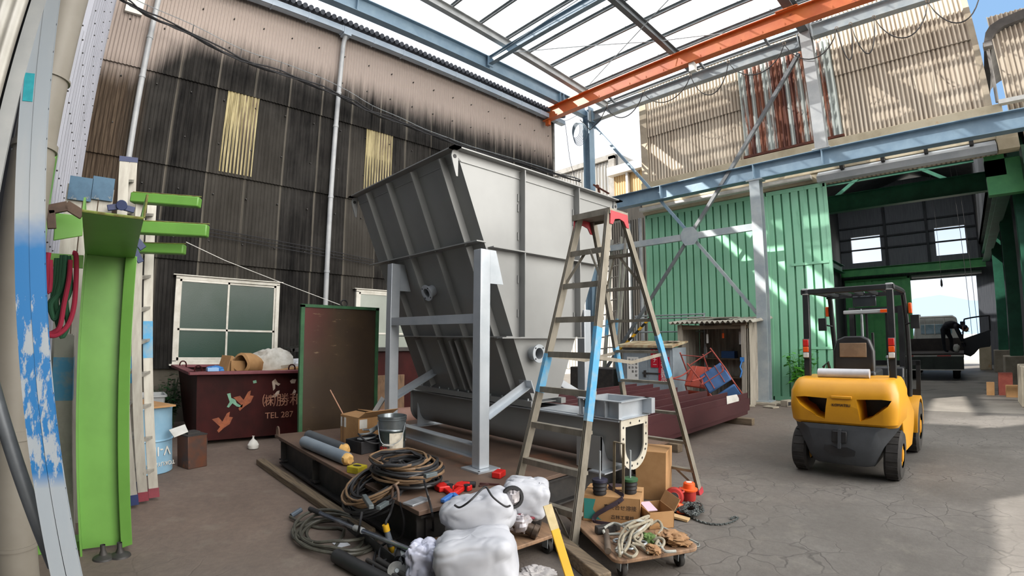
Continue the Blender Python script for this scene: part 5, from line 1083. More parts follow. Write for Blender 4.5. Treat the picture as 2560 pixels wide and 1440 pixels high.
# ropes on the bar
ropes = (('green', '#1e4a30', 146, 668, 168, 840, 3, 'two dark green looped slings hanging from the green bar'), ('green', '#1f4b33', 160, 660, 150, 800, 2, 'dark green sling hanging left of the red one'), ('red', '#8e2038', 182, 650, 178, 835, 2, 'long red looped sling hanging beside the green channel'), ('red', '#9a2540', 122, 648, 126, 720, 1, 'short red sling hanging at the left end of the bar'))
for i, (nm_, colr, x0, y0, x1, y1, nn, l) in enumerate(ropes):
    mm_r = mat('sling_' + nm_ + str(i), colr, None, rough=.9); X_ = -3.93 + .02 * i
    rp_ = thing('rope_sling', l, 'sling', Xp(x0, y0, X_))
    for k in range(nn):
        dx = 7 * k; a = [(x0 - 4 + dx, y0 - 22), (x0 - 8 + dx, y0 + 30), (x0 - 14 + dx * .6, (y0 + y1) / 2), (x1 - 26 + dx * .5, y1 - 40), (x1 - 14, y1 - 6 + k * 4), (x1 + 2, y1 - 30), (x0 + 10 + dx * .6, (y0 + y1) / 2), (x0 + 8 + dx, y0 + 20), (x0 + 4 + dx, y0 - 20)]
        if nm_ == 'red' and i == 2: a = [(182, 632), (190, 640), (190, 700), (184, 770), (168, 815), (140, 838), (118, 836), (132, 832), (150, 815), (160, 760), (172, 700), (176, 650)]
        if i == 3: a = [(122, 632), (118, 660), (118, 700), (122, 730), (126, 700), (126, 650)]
        w = MB(); w.tube(catmull([Xp(p_[0], p_[1], X_ + .01 * k + (.0 if 1 < j < 8 else .02)) for j, p_ in enumerate(a)], 5), .016, 8); w.build('loop', mm_r, rp_)
# the two near posts with flaking blue paint
t = NT('blue_flaking_post'); sx_, sy_, sz_ = t.sep()
f1 = t.math('MULTIPLY', t.rng(sz_, .93, 1.0), t.rng(t.math('ADD', sz_, t.math('MULTIPLY', t.noise(4), .2)), 2.16, 2.02)); f2 = t.rng(t.math('ADD', t.noise(5, (1, 1, .35), 7, .7), t.rng(sz_, 1.0, 2.0, .03, .11)), .50, .53)
t.col(t.mix(t.math('MULTIPLY', f1, f2), t.mix(t.rng(t.noise(5, (1, 1, .2)), .4, .7), hx('#9aa3ab'), hx('#a9adb0')), hx('#1d6ca8'))); t.b.inputs['Roughness'].default_value = .45; t.b.inputs['Metallic'].default_value = .15; m_fl = t.m
def lean(az0, az1, D, ztop):   # post face edges by bearing at foot height .55 and at height 3.03
    ya = lambda z: -math.tan(R(az0 + (az1 - az0) * (z - .55) / 2.48)) * D
    return Vector((-D, ya(0), 0)), Vector((-D, ya(ztop), ztop))
for i, (a0, a1, l) in enumerate(((4.32, 10.20, 'left one of the two leaning grey posts with flaking blue paint'), (2.98, 9.05, 'right one of the two leaning blue-painted posts, bolt holes on its edge'))):
    p, q = lean(a0, a1, 2.62, 3.75); o = thing('steel_post', l, 'post', p, group='leaning blue-painted posts')
    w = MB(); w.chan(p, q, .058, .058 if i == 0 else .064, .006, (1, 0, 0), side=-1); w.build('section', m_fl, o)
    if i == 1:
        for k in range(26):
            c = p.lerp(q, .03 + k * .036) + Vector((.020, .0285, 0)); w = MB(); w.cyl(c, c + Vector((0, .002, 0)), .0045, 6); w.build('bolt_hole', m_black, o)
    else:
        c = p.lerp(q, (2.62 - 0) / 3.75); w = MB(); d_ = (q - p).normalized(); w.obox(c + Vector((.0305, 0, 0)), Vector((.0015, 0, 0)), d_ * .065, Vector((1, 0, 0)).cross(d_) * .02); w.build('sticker', mat('teal_sticker', '#1f8f9c', '#2aa0ab', 20, .4), o)
w = MB(); p, q = Xp(-12, 985, -2.72), Xp(100, 1320, -2.72); w.tube([p + (p - q) * .35, q + (q - p) * .30], .032, 14); one('grey_pipe', w, mat('dull_grey_pipe', '#6c7176', '#5b6065', 6, .45, metal=.3), 'dull grey pipe slanting down across the lower left corner', 'pipe')
w = MB(); p, q = Xp(55, 150, -2.6), Xp(-48, 650, -2.6); w.bar(p + (p - q) * .8, q + (q - p) * (q.z / (p.z - q.z)), .06, .03, (1, 0, 0)); one('grey_batten', w, m_grey, 'pale grey batten leaning at the left edge of the picture', 'batten')
w = MB(); p, q = Xp(88, 0, -2.7), Xp(-34, 500, -2.7); w.bar(p + (p - q) * .6, q + (q - p) * (q.z / (p.z - q.z)), .09, .02, (1, 0, 0)); one('shade_strip', w, mat('shade_strip', '#16161a', '#202024', 5, .6), 'black strip put in for the shade between the pale batten and the blue-painted posts', 'bar')  # black strip standing in for the shaded side of the batten
w = MB(); p, q = Xp(25, 0, -2.45), Xp(-62, 300, -2.45); d_ = q - p; _, s_, u_ = basis(d_, (1, 0, 0)); p = p - d_ * .6; d_ = d_ * (p.z / -d_.z); w.corr(p + s_ * .07, -s_ * .14, d_, u_, .05, .012, 8, 1); w.corr(p + s_ * .07 - u_ * .004, -s_ * .14, d_, u_, .05, .012, 8, 1); one('corrugated_strip', w, m_white, 'whitish corrugated strip leaning at the extreme left edge', 'strip', sharp=60)
# aluminium folding ladders
def fold_ladder(nm_, lab, b1, t1, b2, t2, xa, xb, capm, nr, band):
    p1, p2 = Zp(*b1, .03), Zp(*b2, .03); q1, q2 = Xp(*t1, xa), Xp(*t2, xb)
    o = thing(nm_, lab, 'ladder', (p1.x, p1.y, 0))
    for k, (p, q) in enumerate(((p1, q1), (p2, q2))):
        w = MB(); w.chan(p, q, .085, .03, .004, (1, 0, 0), side=1); w.bar(p, q, .08, .01, (1, 0, 0)); r_ = w.build('rail', m_alu, o)
        w = MB(); w.bar(p, p.lerp(q, .03), .096, .045, (1, 0, 0)); w.build('foot', capm, r_)
        w = MB(); w.bar(p.lerp(q, .985), q, .092, .04, (1, 0, 0)); w.build('top_cap', capm, r_)
        if band: w = MB(); w.bar(p.lerp(q, band[k][0]), p.lerp(q, band[k][1]), .088, .036, (1, 0, 0)); w.build('blue_band', m_ladb, r_)
    for k in range(nr):
        u = .09 + .84 * k / (nr - 1); w = MB(); w.bar(p1.lerp(q1, u), p2.lerp(q2, u), .05, .025); w.build('rung', m_alu, o)
    return o
m_navy = mat('navy_plastic', '#1d2a52', '#26335c', 8, .45); m_mar = mat('maroon_plastic', '#6b2430', '#7a2c38', 8, .5)
fl1 = fold_ladder('aluminium_ladder', 'tall folded aluminium ladder with navy hinges behind the green channel', (333, 1262), (312, 392), (350, 1226), (332, 394), -5.15, -5.5, m_navy, 10, ((.30, .42), (.33, .41)))
w = MB(); w.bar(Xp(268, 520, -4.9), Xp(300, 516, -4.9), .03, .05); w.bar(Xp(300, 516, -4.9), Xp(336, 526, -4.9), .03, .05); w.cyl(Xp(304, 513, -4.86), Xp(304, 513, -4.94), .045, 16); w.build('hinge', m_navy, fl1, bevel=.004)
w = MB(); w.bar(Xp(340, 600, -4.85), Xp(358, 622, -4.85), .03, .06); w.bar(Xp(333, 618, -4.83), Xp(352, 656, -4.83), .02, .05); w.build('latch', m_navy, fl1, bevel=.004)
fold_ladder('aluminium_ladder', 'folded aluminium ladder with maroon end caps right of the green arms', (358, 1252), (353, 484), (385, 1243), (381, 487), -5.3, -5.6, m_mar, 9, ((.40, .40), (.45, .57)))
# drum, can, pot
m_drum = mat('pale_blue_drum', '#7fa6bf', '#91b4c9', 3, .5, c3='#6b5a4a', s3=5, lo3=.66, hi3=.72)
dm_ = thing('oil_drum', 'open pale blue steel drum standing upside down behind the ladders', 'drum', (-6.62, .46, 0))
w = MB(); w.lathe([(.27, 0), (.285, .01), (.285, .36), (.297, .375), (.285, .39), (.285, .72), (.295, .735), (.285, .75), (.272, .735), (.272, .03), (0, .03)], (-6.62, .46, 0), 36); w.build('shell', m_drum, dm_)
a = math.atan2(-.46, 6.62) + .55; n_ = Vector((math.cos(a), math.sin(a), 0)); tx = Vector((-n_.y, n_.x, 0))
for tt_, z, s_ in (('V-IP', .27, .15), ('TOKUYAMA', .12, .065)):
    letters('lettering', tt_, m_white, dm_, Vector((-6.62, .46, z)) + n_ * .289, -tx, (0, 0, -1), s_, .004)
w = MB(); w.bar((-6.95, .3, .77), (-6.3, .62, .77), .3, .02); one('drum_board', w, m_card, 'brown board laid across the open top of the pale blue drum', 'board')
cn = thing('square_can', 'rusty brown square oil can beside the pale blue drum', 'can', (-6.62, .97, 0), R(22))
w = MB(); w.box(-.125, .125, -.125, .125, 0, .39); w.build('body', mat('rusty_can', '#5d3826', '#3d3634', 4, .5, c3='#7a4a2c', s3=3), cn, bevel=.008, local=True)
w = MB(); w.box(-.13, .13, -.13, .13, .385, .395); w.box(-.09, .05, -.08, .08, .395, .42); w.build('lid', m_dark, cn, local=True)
pc = Zp(447, 1085, .45)
w = MB(); p = [Zp(422, 1076, .50), Zp(435, 1094, .45), Zp(470, 1080, .50), Zp(462, 1062, .55)]; w.hexa(p + [q + Vector((0, 0, .006)) for q in p]); one('paper_sheet', w, m_white, 'crumpled white paper lying on top of the rusty square can', 'paper')
pp = Xp(377, 1060, -8.9); pp.z = 0
tb_ = thing('wall_bench', 'low dark bench against the foundation of the dark wall behind the ladders', 'bench', (-9.1, .55, 0))
w = MB(); w.box(-9.3, -8.75, .25, 1.0, .10, .14); w.build('top', m_dark, tb_)
for x in (-9.25, -8.8):
    for y in (.3, .95): w = MB(); w.box(x - .02, x + .02, y - .02, y + .02, 0, .1); w.build('leg', m_dark, tb_)
pb = thing('plastic_bin', 'pale grey plastic bin standing on the low bench behind the ladders', 'bin', (-8.95, .66, .14))
w = MB(); ring_ = lambda s, z: [(-8.95 + s * a, .66 + s * b_, z) for a, b_ in ((-.22, -.2), (-.2, -.22), (.2, -.22), (.22, -.2), (.22, .2), (.2, .22), (-.2, .22), (-.22, .2))]
w = loft([ring_(.8, .14), ring_(1.0, .60), ring_(1.12, .60), ring_(1.12, .63), ring_(.98, .63), ring_(.78, .18)]); w.build('body', m_grey, pb)
# weeds by the foundation
def weeds(nm_, lab, c, n, h, sp, colr, leaf=.06, seed=1):
    r_ = random.Random(seed); o = thing(nm_, lab, 'plant', c); m = mat('leaf_' + colr[1:] + str(seed), colr, None, rough=.5); w = MB(); s_ = MB()
    m.node_tree.nodes['Principled BSDF'].inputs['Subsurface Weight'].default_value = 0
    for k in range(n):
        a = r_.uniform(0, 2 * PI); hh = h * r_.uniform(.5, 1); tip = Vector(c) + Vector((math.cos(a) * sp * r_.random(), math.sin(a) * sp * r_.random(), hh)); st_ = Vector(c) + Vector((r_.uniform(-.08, .08), r_.uniform(-.08, .08), 0))
        pts_ = [st_, st_.lerp(tip, .5) + Vector((0, 0, hh * .15)), tip]; s_.tube(catmull(pts_, 4), .005, 5)
        for j in range(7):
            b_ = st_.lerp(tip, .35 + .65 * j / 6) + Vector((0, 0, hh * .1)); an = r_.uniform(0, 2 * PI); L = leaf * r_.uniform(.7, 1.5); d_ = Vector((math.cos(an), math.sin(an), r_.uniform(-.3, .4))).normalized(); sd = d_.cross(Vector((0, 0, 1))).normalized() * L * .32
            w.add([b_, b_ + d_ * L * .3 + sd * .8, b_ + d_ * L * .6 + sd + Vector((0, 0, -.01)), b_ + d_ * L * 1.1 + Vector((0, 0, -L * .2)), b_ + d_ * L * .6 - sd + Vector((0, 0, -.01)), b_ + d_ * L * .3 - sd * .8], [(0, 1, 2, 3, 4, 5)])
    w.build('leaves', m, o)['kind'] = 'stuff'; s_.build('stems', m, o)['kind'] = 'stuff'
weeds('weed', 'dark green weed growing at the foot of the dark wall behind the ladders', (-9.5, 1.0, 0), 26, .85, .3, '#234a26', .09, 2)
weeds('leafy_plant', 'bright green leafy plant between the lower column and the forklift', (-3.35, 12.42, 0), 34, 1.2, .45, '#4f9a2c', .15, 5)
weeds('weed', 'low dark green weed between the shed and the lower column', (-4.28, 12.45, 0), 12, .55, .15, '#2c5a25', .09, 8)

# ------------------------------------------------------------------ skip with rubbish in front of the dark wall
m_skip = mat('skip_maroon', '#3f1413', '#290b0a', 2.2, .6, spec=.2, c3='#7a4034', s3=2.6, lo3=.66, hi3=.74, stretch=(1, 1, .7))
sk = thing('skip', 'maroon steel skip filled with rubbish below the left window', 'skip', (-8.6, 2.2, 0))
x0, x1, y0, y1, zt_ = -9.45, -7.8, 1.2, 3.6, 1.03
w = MB(); w.add([(x0, y0 + .05, .1), (x1, y0 + .0, .06), (x1, y1, .06), (x0, y1, .1), (x0, y0 - .06, zt_), (x1, y0 - .0, zt_), (x1, y1, zt_), (x0, y1, zt_)], [(3, 2, 1, 0), (0, 1, 5, 4), (1, 2, 6, 5), (2, 3, 7, 6), (3, 0, 4, 7)]); w.build('tub', m_skip, sk)
w = MB(); w.bar((x1 + .05, y0 - .12, zt_), (x1 + .05, y1, zt_), .14, .045); w.bar((x0 - .03, y0 - .1, zt_), (x1 + .1, y0 - .06, zt_), .14, .045); w.bar((x0, y0, zt_), (x0, y1, zt_), .1, .045); w.build('rim', mat('skip_rim', '#6a3238', '#7d434a', 3, .5), sk, bevel=.006)
w = MB(); w.box(x1 - .1, x1 + .02, y0 + .05, y0 + .15, 0, .1); w.box(x1 - .1, x1 + .02, y1 - .3, y1 - .2, 0, .1); w.box(x0, x0 + .1, y0 + .1, y0 + .2, 0, .1); w.build('skid', m_dark, sk)
for x, y in ((x1 - .05, y0 + .02), (x0 + .3, y0 - .02), (x1 - .1, 2.62)):
    w = MB(); w.tube([(x, y - .05, zt_)] + [(x, y - .05 * math.cos(q), zt_ + .05 + .05 * math.sin(q)) for q in np.linspace(0, PI, 6)] + [(x, y + .05, zt_)], .012, 6); w.build('lug', m_skip, sk)
m_lt = mat('faded_lettering', '#b5836a', '#8a5a48', 9, .8)
letters('lettering', '㈱勝和', m_lt, sk, (x1 + .004, 2.45, .58), (0, 1, 0), (0, 0, 1), .21, .002); letters('lettering', 'TEL 287', m_lt, sk, (x1 + .004, 2.40, .36), (0, 1, 0), (0, 0, 1), .13, .002)
def splash(pts, m):
    w = MB(); w.prism([Vector((x1 + .001, y, z)) for y, z in pts], (.004, 0, 0)); w.build('paint_patch', m, sk)
m_bird = mat('bare_patch', '#a05a38', '#7d4430', 14, .7); m_grn = mat('pale_green_patch', '#7fae94', '#6a9880', 14, .7)
for yo, zo in ((1.86, .60), (1.56, .30)): splash([(yo + a * 1.05, zo + b_ * 1.05) for a, b_ in ((-.14, .06), (-.05, .08), (.0, .02), (.06, .13), (.10, .15), (.09, .08), (.14, .07), (.10, -.02), (.02, -.07), (-.05, -.13), (-.07, -.10), (-.03, -.05), (-.08, -.0))], m_bird)
splash([(1.62, .72), (1.67, .73), (1.68, .66), (1.74, .63), (1.76, .58), (1.82, .54), (1.85, .56), (1.84, .51), (1.76, .53), (1.70, .58), (1.65, .52), (1.62, .53), (1.66, .60)], m_grn)
for pts_ in ([(2.28, .88), (2.33, .92), (2.37, .86), (2.41, .84), (2.38, .81), (2.33, .84), (2.33, .77), (2.30, .74)], [(2.27, .66), (2.31, .67), (2.36, .73), (2.40, .74), (2.39, .68), (2.33, .63)], [(2.56, .88), (2.60, .91), (2.66, .90), (2.64, .84), (2.58, .84)], [(2.6, .68), (2.63, .75), (2.66, .72), (2.64, .65)]): splash(pts_, mat('peeled_white', '#c9b7a8', '#a08878', 14, .8) if 'peeled_white' not in bpy.data.materials else bpy.data.materials['peeled_white'])
splash([(1.99, .90), (2.04, .91), (2.05, .87), (2.0, .86)], m_grn)
# rubbish on the skip
def boxy(nm_, lab, c, sx1, sy1, sz1, rz, m, cat='box', tilt=0, bevel=.004):
    o = MB(); mtx = Matrix.Translation(c) @ Matrix.Rotation(rz, 4, 'Z') @ Matrix.Rotation(tilt, 4, 'X'); b = MB(); b.box(-sx1 / 2, sx1 / 2, -sy1 / 2, sy1 / 2, 0, sz1); o.merge(b, mtx); return one(nm_, o, m, lab, cat, bevel=bevel, loc=c)
w = MB(); w.blob((-8.45, 2.42, 1.10), .3, .40, .24, .3, .28, 4, 3, tilt=.1); one('rubbish_bag', w, mat('crumpled_white_bag', '#c8c5bd', '#b4afa4', 9, .6), 'crumpled whitish bag on top of the rubbish in the skip', 'bag')
w = MB(); w.lathe([(.1, -.2), (.16, -.1), (.18, .05), (.17, .2), (.13, .22)], (-8.2, 2.05, 1.12), 18, (.5, -.8, .1)); w.v = [q + Vector((noise.noise(q * 9) * .03, noise.noise(q * 8 + Vector((4, 0, 0))) * .03, 0)) for q in w.v]; one('paper_sack', w, m_card, 'brown paper sack lying in the skip beside the whitish bag', 'sack')
boxy('cardboard_sheet', 'flat brown cardboard sheet propped at the right of the rubbish in the skip', (-8.2, 2.55, 1.02), .5, .7, .03, .1, m_card, 'cardboard', .12)
boxy('cardboard_sheet', 'torn tan cardboard flap standing at the left of the rubbish in the skip', (-8.4, 1.68, 1.0), .3, .05, .26, .3, m_card, 'cardboard', -.3)
boxy('cardboard_sheet', 'small tan cardboard piece next to the brown paper sack in the skip', (-8.2, 1.86, 1.0), .04, .22, .18, .0, m_card, 'cardboard', 0)
w = MB(); w.blob((-8.3, 2.95, 1.10), .16, .2, .1, .2, .3, 4, 6); one('plastic_film', w, mat('thin_film', '#d5d7dc', '#c0c4cc', 12, .3), 'pale plastic film crumpled at the right end of the skip', 'film')
w = MB(); w.blob((-8.1, 1.50, 1.05), .1, .13, .06, .4, .3, 4, 7); one('blue_bag', w, mat('blue_plastic', '#2a6db5', '#4a86c4', 9, .4), 'blue plastic bag at the left front of the skip', 'bag')
boxy('blue_tape', 'small light blue tub lying on the front rim of the skip', (-7.76, 1.40, 1.055), .1, .16, .05, .1, mat('light_blue_tub', '#8fb6e0', None, rough=.4), 'tub')
w = MB(); w.lathe([(.02, 0), (.07, .01), (.08, .06), (.05, .11), (.015, .14), (.012, .17), (.02, .18)], Zp(633, 1122), 14); w.v = [q + Vector((noise.noise(q * 30) * .012, noise.noise(q * 31 + Vector((4, 0, 0))) * .012, 0)) for q in w.v]; one('paper_ball', w, m_white, 'small white knotted paper ball on the ground in front of the skip', 'paper')
# second skip behind the steel door
s2 = thing('skip', 'darker maroon skip behind the upright brown steel door', 'skip', (-9.1, 4.4, 0))
w = MB(); w.box(-9.5, -8.7, 3.75, 5.7, .1, 1.34); w.build('tub', m_skip, s2)
w = MB(); w.box(-8.74, -8.6, 2.85, 5.75, 1.30, 1.38); w.box(-9.5, -8.7, 3.7, 3.8, 1.30, 1.38); w.build('rim', m_dark, s2, bevel=.008)
w = MB(); w.cyl((-8.68, 2.86, 1.34), (-8.6, 2.86, 1.34), .035, 12); w.build('trunnion', m_dark, s2)
w = MB(); w.box(-8.75, -8.65, 4.0, 5.4, 0, .1); w.build('skid', m_dark, s2)
# reddish lumber behind the hopper's left post
boxy('plywood_sheet', 'tan plywood offcut standing behind the left post of the hopper', (-7.35, 3.95, 0), .05, .8, .95, .0, m_ply, 'board')
w = MB(); w.cyl((-7.0, 3.5, .30), (-6.9, 4.3, .30), .16, 20); w.box(-7.1, -6.8, 3.6, 3.7, 0, .16); w.box(-7.1, -6.8, 4.1, 4.2, 0, .16); one('red_pipe', w, mat('salmon_pipe', '#9a7568', '#8a6558', 4, .6), 'thick reddish pipe lying behind the left post of the hopper', 'pipe')
# upright steel door
dp = thing('steel_door', 'upright brown steel door with a green edge standing behind the platform', 'door panel', (-6.5, 2.83, 0))
t = NT('scuffed_brown'); sx_, sy_, sz_ = t.sep()
c = t.mix(t.rng(t.noise(1.6, detail=4), .4, .65), hx('#3d2f22'), hx('#493927')); c = t.mix(t.math('MULTIPLY', t.rng(sy_, -.05, -.5), t.rng(sz_, 1.1, 1.9)), c, hx('#5d231f'))
c = t.mix(t.math('MULTIPLY', t.rng(t.noise(5, (1, .8, 4), 5, .7), .62, .70), t.rng(t.noise(1.3), .4, .6)), c, hx('#9a8466')); t.col(c); t.b.inputs['Roughness'].default_value = .42; m_scuff = t.m
w = MB(); w.box(-6.52, -6.49, 2.27, 3.38, .02, 1.99); w.build('panel', m_scuff, dp)
m_edge = mat('green_edge', '#3a6b45', '#2f5a3a', 6, .6)
for (a, b_, c_, d_) in ((2.25, 2.30, 0, 2.0), (3.35, 3.40, 0, 2.0), (2.25, 3.40, 1.97, 2.01), (2.25, 3.40, 0, .04)): w = MB(); w.box(-6.53, -6.475, a, b_, c_, d_); w.build('edge', m_edge, dp)
w = MB(); w.tube([Vector((-6.5, 2.86 + .045 * math.cos(q), 2.05 + .045 * math.sin(q))) for q in np.linspace(0, 2 * PI, 16, endpoint=False)], .01, 6, True); w.build('ring', m_black, dp)
w = MB(); w.bar((-6.53, 2.6, 1.5), (-8.68, 2.75, 1.36), .04, .04); w.build('prop', m_dark, dp)
# ------------------------------------------------------------------ maroon steel sections on timbers
m_mrn = mat('primer_maroon', '#3f2024', '#4a282b', 2, .5, c3='#8a5a35', s3=1.4, lo3=.68, hi3=.74, stretch=(1, .5, 1))
for i, (xa, yb, ye, l) in enumerate(((-3.55, 4.6, 9.45, 'nearest maroon steel section of the row, with a white note taped on it'), (-4.33, 4.8, 9.35, 'second maroon steel section, right behind the one with the white note'), (-5.12, 5.2, 9.6, 'third maroon steel section counting from the yard side'), (-5.92, 5.2, 9.95, 'farthest maroon steel section, in front of the grey cabinet'))):
    o = thing('steel_section', l, 'steel section', (xa - .18, (yb + ye) / 2, .1), group='maroon steel sections')
    w = MB(); w.box(xa - .02, xa, yb, ye, .12, .53); w.build('flange', m_mrn, o, bevel=.004)
    w = MB(); w.box(xa - .36, xa - .34, yb, ye - .15, .12, .53); w.build('flange', m_mrn, o, bevel=.004)
    w = MB(); w.box(xa - .34, xa - .02, yb, ye - .05, .31, .33); w.build('web', m_mrn, o)
    w = MB(); w.box(xa - .0, xa + .012, yb, ye + .07, .19, .42); w.build('splice_plate', m_mrn, o)
    if i == 0: w = MB(); w.prism([Vector((xa + .006, y, z)) for y, z in ((8.42, .56), (8.88, .55), (8.98, .47), (8.98, .36), (8.45, .33))], (.004, 0, 0)); w.build('paper_note', m_white, o)
for y, l in ((6.3, 'short timber block under the near end of the maroon steel'), (9.0, 'short timber block under the far end of the maroon steel'), (4.9, 'short timber block under the maroon steel behind the hopper')):
    w = MB(); w.box(-6.4, -3.28 - .04 * (y < 7), y - .07, y + .07, 0, .12); one('timber_bearer', w, m_wood, l, 'timber', 'timber bearers under the maroon steel', bevel=.008)
# ------------------------------------------------------------------ little open shed
m_shed = mat('shed_sheet', '#a49d90', '#8a8377', 5, .8, stretch=(4, 4, .3), c3='#6a6459'); m_ash = mat('asbestos_roof', '#9a958a', '#7d786e', 4, .9, bump=.2)
sh = thing('tool_shed', 'small open-fronted corrugated shed in front of the green door, chairs inside', 'shed', (-5.0, 12.0, 0))
SX0, SX1, SY0, SY1 = -6.0, -4.22, 11.35, 12.55
w = MB(); w.corr((SX1, SY0, 0), (0, SY1 - SY0, 0), (0, 0, 1.98), (1, 0, 0), .18, .018, 8, 1, True); w.box(SX1 - .03, SX1 - .02, SY0, SY1, 0, 1.95); w.build('side_wall', m_shed, sh)
w = MB(); w.corr((SX0, SY0, 0), (0, SY1 - SY0, 0), (0, 0, 1.9), (1, 0, 0), .18, .018, 8, 1, True); w.build('side_wall', m_shed, sh)
w = MB(); w.corr((SX0, SY1, 0), (SX1 - SX0, 0, 0), (0, 0, 2.0), (0, -1, 0), .18, .018, 8, 1, True); w.build('back_wall', m_shed, sh)
for x in (SX0 + .03, SX1 - .12): w = MB(); w.box(x - .05, x + .06, SY0 - .02, SY0 + .06, 0, 1.9); w.build('post', m_shed, sh)
w = MB(); w.box(SX0, SX1, SY0, SY0 + .06, 1.78, 1.87); w.box(SX1 - .35, SX1 - .02, SY0 - .08, SY0 + .0, 1.86, 1.93); w.build('lintel', m_wood, sh)
for dz in (0, .012): w = MB(); w.corr((SX0 - .18, SY0 - .2, 1.93 + dz), (SX1 - SX0 + .36, 0, 0), (0, 1.45, .13), (0, 0, 1), .13, .028, 8, 1); w.build('roof_sheet', m_ash, sh, sharp=60)
w = MB(); w.box(SX0 + .05, SX1 - .05, SY1 - .35, SY1 - .03, 1.02, 1.05); w.build('shelf', m_wood, sh)
w = MB(); w.box(SX0 + .05, SX1 - .05, SY1 - .4, SY1 - .03, .56, .59); w.build('shelf', m_wood, sh)
for k, (dx, dy, rz) in enumerate(((.55, .2, .3), (.85, .35, -.2), (1.15, .25, .12), (.35, .5, .1))): boxy('slate_scrap', ('broken slate piece lying at the left of the shed roof', 'broken slate piece lying across the middle of the shed roof', 'broken slate piece at the right of the shed roof heap', 'flat slate piece at the back of the shed roof')[k], (SX0 + dx, SY0 + dy, 1.985 + .03 * k), .6, .28, .02, rz, m_ash, 'slate')
for x, z, h_, m, l in ((-5.35, 1.55, .22, m_white, 'white tag hanging in the shed opening, left one'), (-4.94, 1.62, .12, bpy.data.materials['amber'], 'orange tag hanging in the middle of the shed opening'), (-4.52, 1.56, .30, m_white, 'white labelled tag hanging at the right of the shed opening')):
    w = MB(); w.box(x - .025, x + .025, SY0 + .25, SY0 + .255, z - h_ / 2, z + h_ / 2); w.tube([(x, SY0 + .252, z + h_ / 2), (x, SY0 + .252, 1.94)], .004, 5); one('hanging_tag', w, m, l, 'tag')
boxy('blue_toolbox', 'blue toolbox on the shelf inside the shed', (-5.1, 12.35, 1.05), .35, .22, .18, 0, mat('toolbox_blue', '#1f4f86', None, rough=.4), 'toolbox')
boxy('shelf_tin', 'small dark tin on the shed shelf right of the blue toolbox', (-4.6, 12.38, 1.05), .2, .2, .16, 0, m_dark, 'tin')
w = MB(); w.lathe([(.05, 0), (.05, .25), (.02, .3), (.02, .36)], (-5.75, 12.35, 1.05), 14); one('shelf_bottle', w, m_white, 'pale bottle at the left end of the shed shelf', 'bottle')
w = MB(); w.box(SX1 - .2, SX1 - .1, SY0 - .035, SY0 - .03, 1.02, 1.12); w.tube([(SX1 - .15, SY0 - .035, 1.05), (SX1 - .2, SY0 - .04, .9), (SX1 - .16, SY0 - .04, .8), (SX1 - .2, SY0 - .04, .66)], .018, 6); one('blue_tie', w, bpy.data.materials['blue_plastic'], 'blue plastic tie hanging on the right post of the shed', 'tie')
# chairs tipped over in front of the shed
def chair(lab, c, rot, seatm, fm):
    o = thing('folding_chair', lab, 'chair', c); o.rotation_euler = rot; WM[o.name] = Matrix.Translation(c) @ o.rotation_euler.to_matrix().to_4x4(); o.scale = (1.3, 1.3, 1.3)
    def bl(mb, n, m, bv=0): return mb.build(n, m, o, None, bv, local=True)
    w = MB(); w.box(-.22, .22, -.21, .21, .43, .47); bl(w, 'seat', seatm, .02)
    w = MB(); w.hexa([(-.21, .22, .55), (.21, .22, .55), (.21, .26, .55), (-.21, .26, .55), (-.20, .30, .84), (.20, .30, .84), (.20, .34, .84), (-.20, .34, .84)]); bl(w, 'backrest', seatm, .02)
    for s_ in (-1, 1):
        w = MB(); w.tube(catmull([(s_ * .23, -.22, 0), (s_ * .23, -.10, .28), (s_ * .23, -.02, .44), (s_ * .22, .2, .5), (s_ * .215, .33, .86)], 5), .013, 8); bl(w, 'front_leg', fm)
        w = MB(); w.tube(catmull([(s_ * .20, .30, 0), (s_ * .2, .1, .25), (s_ * .2, -.12, .42)], 5), .013, 8); bl(w, 'rear_leg', fm)
        w = MB(); w.tube([(s_ * .1, -.2, .42), (s_ * .1, .2, .42)], .008, 6); bl(w, 'seat_rail', fm)
    w = MB(); w.tube([(-.23, -.2, .05), (.23, -.2, .05)], .01, 6); bl(w, 'stretcher', fm); w = MB(); w.tube([(-.2, .28, .05), (.2, .28, .05)], .01, 6); bl(w, 'stretcher', fm)
    return o
m_rc = mat('red_vinyl', '#b04a35', '#a3412e', 5, .5); m_bc = mat('blue_vinyl', '#3a5f8f', '#33547e', 5, .5); m_rf = mat('red_tube', '#9c4a40', '#8a3d35', 8, .5)
chair('red vinyl folding chair tipped upside down in front of the shed', (-5.22, 10.25, .98), (R(-122), R(3), R(-6)), m_rc, m_rf)
chair('blue vinyl folding chair with red tubes tipped on its side in front of the shed', (-4.72, 10.05, 1.0), (R(-130), R(-34), R(22)), m_bc, m_rf)
